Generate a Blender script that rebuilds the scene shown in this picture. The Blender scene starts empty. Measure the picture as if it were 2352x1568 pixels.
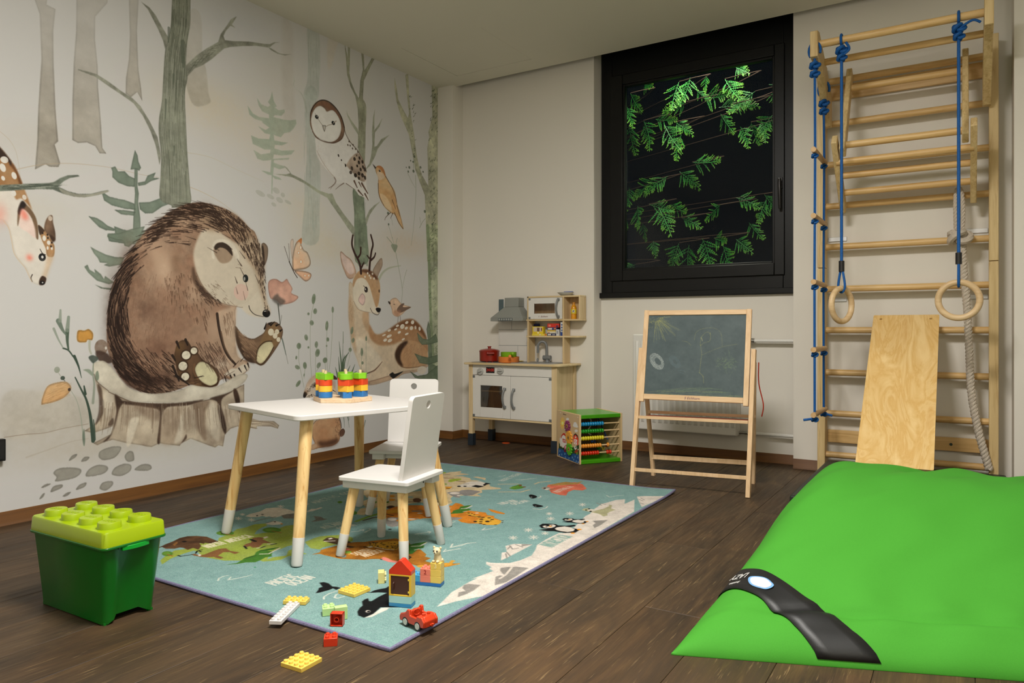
import bpy, bmesh, math, random
import numpy as np
from mathutils import Vector, Matrix, Euler

random.seed(7)
scene = bpy.context.scene
COL = scene.collection
PI = math.pi

# ------------------------------------------------------------------ camera
F_PX, YAW, HORIZON, EYE = 1676.86, 0.55572976, 758.93, 0.75      # focal length and horizon in pixels of the 2352 x 1568 frame, eye height in m
cam_data = bpy.data.cameras.new('camera')
cam_data.sensor_width = 36.0
cam_data.lens = 36.0 * F_PX / 2352.0
cam_data.shift_y = -(784.0 - HORIZON) / 2352.0
cam_data.clip_start = 0.05
cam_data.clip_end = 60
cam = bpy.data.objects.new('camera', cam_data)
cam.location = (0, 0, EYE)
cam.rotation_euler = (PI / 2, 0, YAW)
COL.objects.link(cam)
scene.camera = cam

# ------------------------------------------------------------------ night sky, lamps, exposure
world = bpy.data.worlds.new('night_sky')
scene.world = world
world.use_nodes = True
world.node_tree.nodes['Background'].inputs[0].default_value = (0.003, 0.006, 0.010, 1)
world.node_tree.nodes['Background'].inputs[1].default_value = 0.30

def area_light(name, loc, size, power, color, rot=(0, 0, 0), size_y=None):
    d = bpy.data.lights.new(name, 'AREA')
    d.energy = power; d.color = color
    d.shape = 'RECTANGLE'; d.size = size; d.size_y = size_y or size
    o = bpy.data.objects.new(name, d)
    o.location = loc; o.rotation_euler = rot
    COL.objects.link(o)
    return o
area_light('ceiling_panel_lamp', (-0.80, 1.25, 2.435), 0.60, 72, (1.0, 0.965, 0.91))
area_light('bounced_flash', (0.75, -0.6, 1.55), 0.35, 30, (1.0, 0.975, 0.93), rot=(PI, 0, 0))
area_light('conifer_fill', (-1.4, 4.55, 3.0), 0.2, 26, (1.0, 0.97, 0.80), rot=(math.radians(14), 0, 0))  # added fill light above the window, no real lamp, brightens the conifer sprays

scene.view_settings.view_transform = 'Standard'
scene.view_settings.look = 'None'
scene.view_settings.gamma = 1.0
scene.view_settings.use_curve_mapping = False
scene.view_settings.exposure = 0.48

# ------------------------------------------------------------------ helpers: pixels to points
_c, _s = math.cos(YAW), math.sin(YAW)
def ray(u, v):
    a = (u - 1176.0) / F_PX
    return Vector((a * _c - _s, a * _s + _c, -(v - HORIZON) / F_PX))
def on_z(u, v, z=0.0):
    k = ray(u, v); t = (z - EYE) / k.z
    return Vector((k.x * t, k.y * t, z))
def on_y(u, v, y):
    k = ray(u, v); t = y / k.y
    return Vector((k.x * t, y, EYE + k.z * t))
def on_x(u, v, x):
    k = ray(u, v); t = x / k.x
    return Vector((x, k.y * t, EYE + k.z * t))
def on_plane(u, v, o, n):
    k = ray(u, v); c = Vector((0, 0, EYE))
    return c + k * ((o - c).dot(n) / k.dot(n))
def depth(x, y): return -x * _s + y * _c

# ------------------------------------------------------------------ helpers: materials
def srgb(c):
    def f(x):
        x /= 255.0
        return x / 12.92 if x <= 0.04045 else ((x + 0.055) / 1.055) ** 2.4
    return tuple(f(x) for x in c)
def hexc(c, gain=1.0):
    return tuple(min(0.95, x * gain) for x in srgb(c)) + (1,)

class NT:
    def __init__(s, name):
        s.m = bpy.data.materials.new(name); s.m.use_nodes = True
        s.t = s.m.node_tree; s.n = s.t.nodes; s.b = s.n['Principled BSDF']
    def add(s, kind, **kw):
        n = s.n.new(kind)
        for k, v in kw.items():
            if k in n.inputs: n.inputs[k].default_value = v
            else: setattr(n, k, v)
        return n
    def link(s, a, b): s.t.links.new(a, b)
    def coord(s, out='Object', scale=(1, 1, 1), rot=(0, 0, 0), rnd=False):
        c = s.add('ShaderNodeTexCoord'); m = s.add('ShaderNodeMapping')
        m.inputs['Scale'].default_value = scale; m.inputs['Rotation'].default_value = rot
        s.link(c.outputs[out], m.inputs['Vector'])
        if rnd:
            i = s.add('ShaderNodeObjectInfo'); k = s.add('ShaderNodeVectorMath', operation='SCALE')
            cb = s.add('ShaderNodeCombineXYZ'); mm = s.add('ShaderNodeMath', operation='MULTIPLY'); mm.inputs[1].default_value = 37.0
            s.link(i.outputs['Random'], mm.inputs[0])
            for q in range(3): s.link(mm.outputs[0], cb.inputs[q])
            s.link(cb.outputs[0], m.inputs['Location'])
        return m.outputs[0]
    def ramp(s, fac, stops):
        r = s.add('ShaderNodeValToRGB'); e = r.color_ramp.elements
        while len(e) < len(stops): e.new(0.5)
        for k, (p, c) in enumerate(stops):
            e[k].position = p; e[k].color = c
        s.link(fac, r.inputs[0]); return r.outputs[0]
    def noise(s, vec, scale, detail=4, rough=0.55, dist=0.0):
        n = s.add('ShaderNodeTexNoise')
        n.inputs['Scale'].default_value = scale; n.inputs['Detail'].default_value = detail
        n.inputs['Roughness'].default_value = rough; n.inputs['Distortion'].default_value = dist
        s.link(vec, n.inputs['Vector']); return n.outputs[0]
    def mix(s, fac, a, b, mode='MIX'):
        m = s.add('ShaderNodeMix', data_type='RGBA', blend_type=mode)
        for sock, val in ((m.inputs[0], fac), (m.inputs[6], a), (m.inputs[7], b)):
            if hasattr(val, 'links'): s.link(val, sock)
            else: sock.default_value = val
        return m.outputs[2]
    def bump(s, h, strength=0.2, dist=0.002):
        b = s.add('ShaderNodeBump'); b.inputs['Strength'].default_value = strength; b.inputs['Distance'].default_value = dist
        s.link(h, b.inputs['Height']); s.link(b.outputs[0], s.b.inputs['Normal'])
    def col(s, o): s.link(o, s.b.inputs['Base Color'])

def plain(name, c, rough=0.5, metal=0.0, spec=0.5, var=0.06, scale=14.0, bump=0.0, coat=0.0, gain=1.0):
    """A painted, plastic or metal surface: one colour with a little procedural unevenness."""
    t = NT(name); v = t.coord(); f = t.noise(v, scale, 3)
    a = hexc(c, gain)
    t.col(t.ramp(f, [(0.3, tuple(x * (1 - var) for x in a[:3]) + (1,)), (0.7, tuple(min(1, x * (1 + var)) for x in a[:3]) + (1,))]))
    t.b.inputs['Roughness'].default_value = rough; t.b.inputs['Metallic'].default_value = metal
    t.b.inputs['Specular IOR Level'].default_value = spec; t.b.inputs['Coat Weight'].default_value = coat
    if bump: t.bump(t.noise(v, 300, 2), bump, 0.0006)
    return t.m

def wood(name, light, dark, axis='Z', fine=60.0, rough=0.45, contrast=1.0, rnd=True, gain=1.0):
    """Planed wood with grain running along one object axis."""
    t = NT(name); sc = {'X': (0.06, 1, 1), 'Y': (1, 0.06, 1), 'Z': (1, 1, 0.06)}[axis]
    v = t.coord(scale=sc, rnd=rnd)
    w = t.noise(v, fine, 5, 0.6, 1.2)
    big = t.noise(v, fine * 0.3, 2, 0.5, 2.0)
    a, b = hexc(light, gain), hexc(dark, gain)
    c1 = t.ramp(w, [(0.36, b), (0.36 + 0.22 * contrast, a)])
    c2 = t.ramp(big, [(0.4, b), (0.62, a)])
    t.col(t.mix(0.45, c1, c2)); t.b.inputs['Roughness'].default_value = rough
    t.b.inputs['Specular IOR Level'].default_value = 0.35
    t.bump(w, 0.06, 0.001)
    return t.m

# ------------------------------------------------------------------ helpers: meshes
class G:
    """Collects shapes in one bmesh and links them as one mesh object."""
    def __init__(s): s.bm = bmesh.new(); s.mats = []; s.cur = 0
    def use(s, m):
        if m not in s.mats: s.mats.append(m)
        s.cur = s.mats.index(m); return s
    def _new(s, fn):
        before = set(s.bm.faces); r = fn()
        for f in s.bm.faces:
            if f not in before: f.material_index = s.cur
        return r
    def faces(s, verts, faces, mtx=None):
        vs = [s.bm.verts.new(mtx @ Vector(v) if mtx else v) for v in verts]
        for f in faces:
            try: q = s.bm.faces.new([vs[i] for i in f]); q.material_index = s.cur
            except ValueError: pass
        return vs
    def box(s, lo, hi, mtx=None):
        (x0, y0, z0), (x1, y1, z1) = lo, hi
        v = [(x0, y0, z0), (x1, y0, z0), (x1, y1, z0), (x0, y1, z0), (x0, y0, z1), (x1, y0, z1), (x1, y1, z1), (x0, y1, z1)]
        s.faces(v, [(3, 2, 1, 0), (4, 5, 6, 7), (0, 1, 5, 4), (1, 2, 6, 5), (2, 3, 7, 6), (3, 0, 4, 7)], mtx); return s
    def hexa(s, bot, top, mtx=None):
        s.faces(list(bot) + list(top), [(3, 2, 1, 0), (4, 5, 6, 7), (0, 1, 5, 4), (1, 2, 6, 5), (2, 3, 7, 6), (3, 0, 4, 7)], mtx); return s
    def tube(s, pts, r, seg=10, closed=False, cap=True):
        pts = [Vector(p) for p in pts]; n = len(pts)
        rs = r if isinstance(r, (list, tuple)) else [r] * n
        rings = []; up = None
        for i, p in enumerate(pts):
            a = pts[(i - 1) % n] if (closed or i > 0) else p
            b = pts[(i + 1) % n] if (closed or i < n - 1) else p
            d = (b - a).normalized()
            if up is None:
                up = Vector((0, 0, 1)) if abs(d.z) < 0.9 else Vector((1, 0, 0))
            x = up - d * up.dot(d)
            if x.length < 1e-6: x = d.orthogonal()
            x.normalize(); y = d.cross(x); up = x
            rings.append([s.bm.verts.new(p + (x * math.cos(2 * PI * k / seg) + y * math.sin(2 * PI * k / seg)) * rs[i]) for k in range(seg)])
        for i in range(n if closed else n - 1):
            A, B = rings[i], rings[(i + 1) % n]
            off = 0
            if closed and i == n - 1:
                off = min(range(seg), key=lambda q: (A[0].co - B[q].co).length)
            for k in range(seg):
                try: f = s.bm.faces.new((A[k], A[(k + 1) % seg], B[(k + 1 + off) % seg], B[(k + off) % seg])); f.material_index = s.cur
                except ValueError: pass
        if cap and not closed:
            for R, fl in ((rings[0], True), (rings[-1], False)):
                try: f = s.bm.faces.new(R[::-1] if fl else R); f.material_index = s.cur
                except ValueError: pass
        return s
    def cyl(s, a, b, r0, r1=None, seg=16):
        r1 = r0 if r1 is None else r1
        return s.tube([a, b], [r0, r1], seg)
    def lathe(s, prof, origin=(0, 0, 0), seg=24, mtx=None):
        """prof: (radius, height) pairs turned about the local Z axis."""
        o = Vector(origin); rings = []
        M = mtx or Matrix.Identity(4)
        for r, z in prof:
            if r < 1e-6: rings.append([s.bm.verts.new(M @ (o + Vector((0, 0, z))))])
            else: rings.append([s.bm.verts.new(M @ (o + Vector((r * math.cos(2 * PI * k / seg), r * math.sin(2 * PI * k / seg), z)))) for k in range(seg)])
        for A, B in zip(rings[:-1], rings[1:]):
            for k in range(seg):
                a, b = A[k % len(A)], A[(k + 1) % len(A)]; c, d = B[(k + 1) % len(B)], B[k % len(B)]
                q = []
                for x in (a, b, c, d):
                    if x not in q: q.append(x)
                if len(q) > 2:
                    try: f = s.bm.faces.new(q); f.material_index = s.cur
                    except ValueError: pass
        return s
    def prism(s, poly, h0, h1, mtx=None):
        """poly: 2-D outline in local XY, raised from h0 to h1 along local Z."""
        n = len(poly)
        v = [(x, y, h0) for x, y in poly] + [(x, y, h1) for x, y in poly]
        f = [tuple(range(n - 1, -1, -1)), tuple(range(n, 2 * n))] + [(i, (i + 1) % n, n + (i + 1) % n, n + i) for i in range(n)]
        s.faces(v, f, mtx); return s
    def ball(s, c, r, sub=2, scale=(1, 1, 1), mtx=None):
        M = Matrix.Translation(c) @ (mtx or Matrix.Identity(4)) @ Matrix.Diagonal((r * scale[0], r * scale[1], r * scale[2], 1))
        s._new(lambda: bmesh.ops.create_icosphere(s.bm, subdivisions=sub, radius=1.0, matrix=M)); return s
    def obj(s, name, mat, parent=None, bevel=0.0, smooth=40, world=True, segs=2):
        bm = s.bm
        bmesh.ops.recalc_face_normals(bm, faces=bm.faces)
        root = parent
        while root is not None and root.parent is not None: root = root.parent
        if root is not None and world:
            M = Matrix.LocRotScale(root.location, root.rotation_euler, root.scale)
            bm.transform(M.inverted())
        me = bpy.data.meshes.new(name); bm.to_mesh(me); bm.free()
        for m in (s.mats or ([mat] if mat else [])): me.materials.append(m)
        if smooth:
            me.shade_smooth(); me.set_sharp_from_angle(angle=math.radians(smooth))
        o = bpy.data.objects.new(name, me); COL.objects.link(o)
        if parent is not None: o.parent = parent
        if bevel:
            b = o.modifiers.new('bevel', 'BEVEL'); b.width = bevel; b.segments = segs; b.limit_method = 'ANGLE'; b.angle_limit = math.radians(40)
        return o

def tag(o, label, cat, group=None):
    o['label'] = label; o['category'] = cat
    if group: o['group'] = group
    return o
def thing(name, label, cat, loc=(0, 0, 0), rotz=0.0, group=None):
    o = bpy.data.objects.new(name, None); o.empty_display_size = 0.05
    o.location = loc; o.rotation_euler = (0, 0, rotz); COL.objects.link(o)
    return tag(o, label, cat, group)
def struct(g, name, m, **kw):
    o = g.obj(name, m, **kw)
    o['kind'] = 'structure'; return o
def dup(root, loc, rotz, label, group=None):
    """A copy of a thing together with copies of its parts and their sub-parts."""
    r = root.copy(); COL.objects.link(r); r.location = loc; r.rotation_euler = (0, 0, rotz); r['label'] = label
    if group: r['group'] = group
    for ch in list(root.children):
        c = ch.copy(); COL.objects.link(c); c.parent = r
        for g in list(ch.children):
            d = g.copy(); COL.objects.link(d); d.parent = c
    return r
def repeat(o, parent, loc):
    """Another piece of the same kind, sharing mesh data; loc in the thing's own space."""
    c = o.copy(); COL.objects.link(c); c.parent = parent; c.location = loc
    return c
def text_mesh(g, txt, size, mtx, depth_=0.0006, shear=0.0, align='CENTER'):
    cu = bpy.data.curves.new('lettering', 'FONT'); cu.body = txt; cu.size = size; cu.extrude = depth_; cu.align_x = align; cu.align_y = 'CENTER'; cu.shear = shear
    cu.resolution_u = 3
    o = bpy.data.objects.new('lettering', cu); COL.objects.link(o)
    dg = bpy.context.evaluated_depsgraph_get(); dg.update()
    me = bpy.data.meshes.new_from_object(o.evaluated_get(dg))
    me.transform(mtx)
    n0 = len(g.bm.faces); g.bm.from_mesh(me)
    g.bm.faces.ensure_lookup_table()
    for f in g.bm.faces[n0:]: f.material_index = g.cur
    bpy.data.objects.remove(o); bpy.data.meshes.remove(me); bpy.data.curves.remove(cu)
    return g
def frame_mtx(o, x, y):
    """A matrix whose local X and Y run along the given directions."""
    x = Vector(x).normalized(); y = Vector(y); y = (y - x * y.dot(x)).normalized(); z = x.cross(y)
    M = Matrix((x, y, z)).transposed().to_4x4(); M.translation = Vector(o); return M
def rot2(x, y, a): return (x * math.cos(a) - y * math.sin(a), x * math.sin(a) + y * math.cos(a))
def spline(pts, n=6, closed=False):
    P = [Vector(p) for p in pts]; m = len(P); out = []
    for i in range(m if closed else m - 1):
        p0 = P[(i - 1) % m] if (closed or i > 0) else P[i]
        p1, p2 = P[i], P[(i + 1) % m]
        p3 = P[(i + 2) % m] if (closed or i < m - 2) else P[i + 1]
        for k in range(n):
            t = k / n
            out.append(0.5 * ((2 * p1) + (p2 - p0) * t + (2 * p0 - 5 * p1 + 4 * p2 - p3) * t * t + (3 * p1 - p0 - 3 * p2 + p3) * t ** 3))
    if not closed: out.append(P[-1])
    return out

# ------------------------------------------------------------------ flat prints: a small painter for the wallpaper, the rug, the chalkboard
class Canvas:
    """A flat print drawn in plane metres; to_px turns plane coordinates into canvas pixels."""
    def __init__(s, w, h, col, to_px, seed=1):
        s.w, s.h, s.to_px = w, h, to_px
        s.a = np.empty((h, w, 3), np.float32); s.a[:] = np.array(col, np.float32)
        rng = np.random.default_rng(seed); s.rng = rng
        s.n1 = s.noise(rng, 10); s.n2 = s.noise(rng, 40); s.n3 = s.noise(rng, 160)
        s.grain = rng.random((h, w), dtype=np.float32)
    def noise(s, rng, cells):
        out = np.zeros((s.h, s.w), np.float32); amp = 1.0; tot = 0
        for o in range(3):
            cy = max(2, int(cells * s.h / s.w * 2 ** o)) + 2; cx = int(cells * 2 ** o) + 2
            g = rng.random((cy, cx)).astype(np.float32)
            y = np.linspace(0, cy - 1.001, s.h); x = np.linspace(0, cx - 1.001, s.w)
            yi = y.astype(int); xi = x.astype(int); fy = (y - yi)[:, None]; fx = (x - xi)[None]
            fy = fy * fy * (3 - 2 * fy); fx = fx * fx * (3 - 2 * fx)
            r0 = g[yi][:, xi] * (1 - fx) + g[yi][:, xi + 1] * fx; r1 = g[yi + 1][:, xi] * (1 - fx) + g[yi + 1][:, xi + 1] * fx
            out += amp * (r0 * (1 - fy) + r1 * fy); tot += amp; amp *= 0.55
        return out / tot
    @staticmethod
    def blur(m, r):
        if r < 1: return m
        for ax in (0, 1):
            p = np.pad(m, [(r + 1, r) if k == ax else (0, 0) for k in (0, 1)], mode='edge')
            c = np.cumsum(p, axis=ax, dtype=np.float64)
            n = m.shape[ax]
            m = ((np.take(c, range(2 * r + 1, 2 * r + 1 + n), ax) - np.take(c, range(0, n), ax)) / (2 * r + 1)).astype(np.float32)
        return m
    def smooth(s, p, n=4):
        q = np.roll(p, 1, 0); a = np.roll(p, -1, 0); b = np.roll(p, -2, 0); out = []
        for t in np.linspace(0, 1, n, endpoint=False):
            out.append(0.5 * (2 * p + (a - q) * t + (2 * q - 5 * p + 4 * a - b) * t * t + (3 * p - q - 3 * a + b) * t ** 3))
        return np.stack(out, 1).reshape(-1, 2)
    def mask(s, p, pad=4):
        x0 = int(max(0, p[:, 0].min() - pad)); x1 = int(min(s.w, p[:, 0].max() + pad + 1)); y0 = int(max(0, p[:, 1].min() - pad)); y1 = int(min(s.h, p[:, 1].max() + pad + 1))
        if x1 <= x0 + 1 or y1 <= y0 + 1: return None
        m = np.zeros((y1 - y0, x1 - x0), np.float32); X = np.arange(x0, x1, dtype=np.float32)[None]
        for (ax, ay), (bx, by) in zip(p, np.roll(p, -1, 0)):
            d = 1.0
            if ay > by: ax, ay, bx, by, d = bx, by, ax, ay, -1.0
            r0 = max(y0, math.ceil(ay - 0.5)); r1 = min(y1, math.ceil(by - 0.5))
            if r1 <= r0: continue
            yy = np.arange(r0, r1) + 0.5; xc = ax + (bx - ax) * (yy - ay) / (by - ay)
            m[r0 - y0:r1 - y0] += d * np.clip(X + 1.0 - xc[:, None], 0, 1)
        return np.clip(np.abs(m), 0, 1), x0, y0, x1, y1
    def fill(s, P, col, a=1.0, soft=1, edge=0.0, tex=0.12, col2=None, grad=None, sm=True, a2=None, er=5, jag=0):
        """P in plane metres. col2 with grad=(from, to) in metres fades the colour; a2 fades the opacity the same way."""
        p = s.to_px(np.asarray(P, np.float64))
        if sm and len(p) > 3: p = s.smooth(p)
        if jag: p = p + s.rng.normal(0, jag, p.shape)
        r = s.mask(p, 4 + 3 * soft + er)
        if r is None: return
        m, x0, y0, x1, y1 = r
        core = m
        if soft: m = s.blur(s.blur(m, soft), soft) if soft > 2 else s.blur(m, soft)
        A = m * a; C = np.array(col, np.float32)[None, None]
        if grad is not None:
            g = s.to_px(np.asarray(grad, np.float64)); d = g[1] - g[0]
            yy, xx = np.mgrid[y0:y1, x0:x1]
            t = np.clip(((xx - g[0][0]) * d[0] + (yy - g[0][1]) * d[1]) / (d @ d), 0, 1).astype(np.float32)
            t = np.clip(t + (s.n2[y0:y1, x0:x1] - 0.5) * 0.35, 0, 1)
            if col2 is not None: C = C * (1 - t[..., None]) + np.array(col2, np.float32) * t[..., None]
            if a2 is not None: A = m * (a * (1 - t) + a2 * t)
        elif col2 is not None:
            t = np.clip((s.n2[y0:y1, x0:x1] - 0.32) * 2.6, 0, 1)[..., None]; C = C * (1 - t) + np.array(col2, np.float32) * t
        k = 1 + tex * ((s.n2[y0:y1, x0:x1] - 0.5) * 1.6 + (s.n3[y0:y1, x0:x1] - 0.5) * 1.0 + (s.grain[y0:y1, x0:x1] - 0.5) * 0.4)
        C = C * (2 - k)[..., None] if tex else C
        if edge:
            e = np.clip(core - s.blur(core, er), 0, 1) * 2 * edge
            C = C * (1 - np.clip(e, 0, 0.8))[..., None]
        sub = s.a[y0:y1, x0:x1]; sub[:] = sub * (1 - A[..., None]) + C * A[..., None]
    def blob(s, c, rx, ry, col, a=0.5, ang=0.0, hard=0.0, tex=0.3):
        """A soft round wash; c and the radii in metres."""
        p = s.to_px(np.array([c], np.float64))[0]; k = s.scale
        RX, RY = max(0.5, rx * k), max(0.5, ry * k); R = max(RX, RY) * (2.2 - hard)
        x0, x1, y0, y1 = int(max(0, p[0] - R)), int(min(s.w, p[0] + R + 1)), int(max(0, p[1] - R)), int(min(s.h, p[1] + R + 1))
        if x1 <= x0 or y1 <= y0: return
        yy, xx = np.mgrid[y0:y1, x0:x1]; dx, dy = xx + 0.5 - p[0], yy + 0.5 - p[1]
        ca, sa = math.cos(ang), math.sin(ang); u = (dx * ca + dy * sa) / RX; v = (-dx * sa + dy * ca) / RY
        d = np.sqrt(u * u + v * v)
        if hard: m = np.clip((1 - d) * min(RX, RY) * (0.2 + hard) + 0.5, 0, 1)
        else: m = np.exp(-d * d * 1.6)
        m = m * a * (1 + tex * (s.n3[y0:y1, x0:x1] - 0.5) * 2 * (0 if hard > 0.9 else 1))
        m = np.clip(m, 0, 1)[..., None].astype(np.float32)
        sub = s.a[y0:y1, x0:x1]; sub[:] = sub * (1 - m) + np.array(col, np.float32) * m
    def stroke(s, P, w0, w1, col, a=1.0, rough=0.0):
        """A tapering brush stroke; widths (full) in metres."""
        p = s.to_px(np.asarray(P, np.float64)); k = s.scale; n = len(p) - 1
        L = np.concatenate([[0], np.cumsum(np.hypot(*np.diff(p, axis=0).T))]); T = max(L[-1], 1e-6)
        pad = max(w0, w1) * k * 0.5 + 2
        x0, x1, y0, y1 = int(max(0, p[:, 0].min() - pad)), int(min(s.w, p[:, 0].max() + pad + 1)), int(max(0, p[:, 1].min() - pad)), int(min(s.h, p[:, 1].max() + pad + 1))
        if x1 <= x0 or y1 <= y0: return
        m = np.zeros((y1 - y0, x1 - x0), np.float32)
        for i in range(n):
            A, B = p[i], p[i + 1]
            ra, rb = [max(0.45, (w0 + (w1 - w0) * L[q] / T) * k * 0.5) for q in (i, i + 1)]
            q = max(ra, rb) + 2
            u0, u1, v0, v1 = int(max(x0, min(A[0], B[0]) - q)), int(min(x1, max(A[0], B[0]) + q + 1)), int(max(y0, min(A[1], B[1]) - q)), int(min(y1, max(A[1], B[1]) + q + 1))
            if u1 <= u0 or v1 <= v0: continue
            X = np.arange(u0, u1, dtype=np.float32)[None] + 0.5 - A[0]; Y = np.arange(v0, v1, dtype=np.float32)[:, None] + 0.5 - A[1]
            d = B - A; dd = d @ d + 1e-9
            t = np.clip((X * d[0] + Y * d[1]) / dd, 0, 1)
            dist = np.hypot(X - d[0] * t, Y - d[1] * t)
            mm = np.clip(ra + (rb - ra) * t + 0.5 - dist, 0, 1)
            w = m[v0 - y0:v1 - y0, u0 - x0:u1 - x0]; np.maximum(w, mm, out=w)
        if rough: m = m * np.clip(1.15 - rough * s.grain[y0:y1, x0:x1] * 1.6, 0, 1)
        m = (m * a)[..., None]
        sub = s.a[y0:y1, x0:x1]; sub[:] = sub * (1 - m) + np.array(col, np.float32) * m
    def image(s, name, gain):
        lin = np.clip(s.a / 255.0, 0, 1); lin = np.where(lin <= 0.04045, lin / 12.92, ((lin + 0.055) / 1.055) ** 2.4) * np.array(gain, np.float32)
        lin = np.clip(lin, 0, 0.9); out = np.where(lin <= 0.0031308, lin * 12.92, 1.055 * lin ** (1 / 2.4) - 0.055)
        im = bpy.data.images.new(name, s.w, s.h); px = np.ones((s.h, s.w, 4), np.float32); px[..., :3] = out[::-1]
        im.pixels.foreach_set(px.ravel()); im.update(); im.pack(); return im

def print_mat(name, im, rough=0.6, fibre=0.0, spec=0.3):
    """The print as a flat image on its own surface, with a little procedural relief."""
    t = NT(name); c = t.add('ShaderNodeTexCoord'); i = t.add('ShaderNodeTexImage'); i.image = im; i.extension = 'EXTEND'
    t.link(c.outputs['UV'], i.inputs['Vector'])
    o = i.outputs['Color']
    if fibre:
        v = t.coord('Object'); f = t.noise(v, 420, 2, 0.7); f2 = t.noise(v, 60, 3)
        o = t.mix(fibre, o, t.ramp(f, [(0.3, (0.25, 0.3, 0.3, 1)), (0.5, (0.5, 0.5, 0.5, 1)), (0.72, (0.82, 0.8, 0.7, 1))]), 'OVERLAY')
        o = t.mix(0.10, o, t.ramp(f2, [(0.3, (0.3, 0.3, 0.3, 1)), (0.7, (0.7, 0.7, 0.7, 1))]), 'OVERLAY')
        t.bump(f, 0.5, 0.003)
    else:
        t.bump(t.noise(t.coord('Object'), 220, 2), 0.05, 0.0005)
    t.col(o); t.b.inputs['Roughness'].default_value = rough; t.b.inputs['Specular IOR Level'].default_value = spec
    return t.m

# stroke lettering for the woven words
GLYPH = {'A': '0,0 .5,1 1,0|.2,.4 .8,.4', 'B': '0,0 0,1 .7,.95 .8,.75 .7,.55 0,.5 .8,.45 .95,.25 .8,.03 0,0', 'C': '1,.85 .6,1 .2,.85 0,.5 .2,.15 .6,0 1,.15', 'D': '0,0 0,1 .6,.9 1,.5 .6,.1 0,0',
 'E': '1,0 0,0 0,1 1,1|0,.5 .8,.5', 'F': '0,0 0,1 1,1|0,.5 .8,.5', 'H': '0,0 0,1|1,0 1,1|0,.5 1,.5', 'I': '.5,0 .5,1', 'L': '0,1 0,0 1,0', 'M': '0,0 0,1 .5,.4 1,1 1,0', 'N': '0,0 0,1 1,0 1,1',
 'O': '.5,0 .1,.2 0,.5 .1,.8 .5,1 .9,.8 1,.5 .9,.2 .5,0', 'P': '0,0 0,1 .8,.95 1,.75 .8,.5 0,.45', 'R': '0,0 0,1 .8,.95 1,.75 .8,.5 0,.45 1,0', 'S': '.95,.85 .5,1 .1,.8 .3,.55 .8,.45 .95,.2 .5,0 0,.15', 'T': '.5,0 .5,1|0,1 1,1', 'U': '0,1 0,.3 .3,0 .7,0 1,.3 1,1', 'Z': '0,1 1,1 0,0 1,0', 'K': '0,0 0,1|1,1 0,.5 1,0'}
def letters(cv, txt, a, b, h, w, col, up=1):
    a, b = np.array(a, float), np.array(b, float); d = b - a; n = len(txt); ux = d / n; un = np.array([-d[1], d[0]]) / np.hypot(*d) * h * up
    for i, ch in enumerate(txt):
        for part in GLYPH.get(ch, '').split('|'):
            q = [tuple(map(float, z.split(','))) for z in part.split()]
            if q: cv.stroke([a + ux * (i + 0.12 + 0.72 * x) + un * y for x, y in q], w, w, col)

CROPS = {1: (0, 0, 2.8), 2: (0, 440, 2.8), 3: (540, 180, 3.7327), 4: (540, 520, 3.7327), 5: (60, 820, 3.92), 6: (380, 480, 3.732), 7: (640, 820, 6.357), 8: (0, 300, 4.127), 9: (600, 60, 5.6),
         'a': (360, 1080, 4.9), 'b': (1000, 1050, 7.35), 'c': (1000, 1120, 4.3556), 'd': (700, 1220, 5.88), 'e': (740, 1120, 7.35), 'f': (960, 1040, 3.92), 'g': (1420, 680, 3.266), 'h': (1270, 920, 9.8)}
def px(k, t):
    x0, y0, sc = CROPS[k]
    return [(x0 + float(a) / sc, y0 + float(b) / sc) for a, b in (q.split(',') for q in t.split())]

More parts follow.
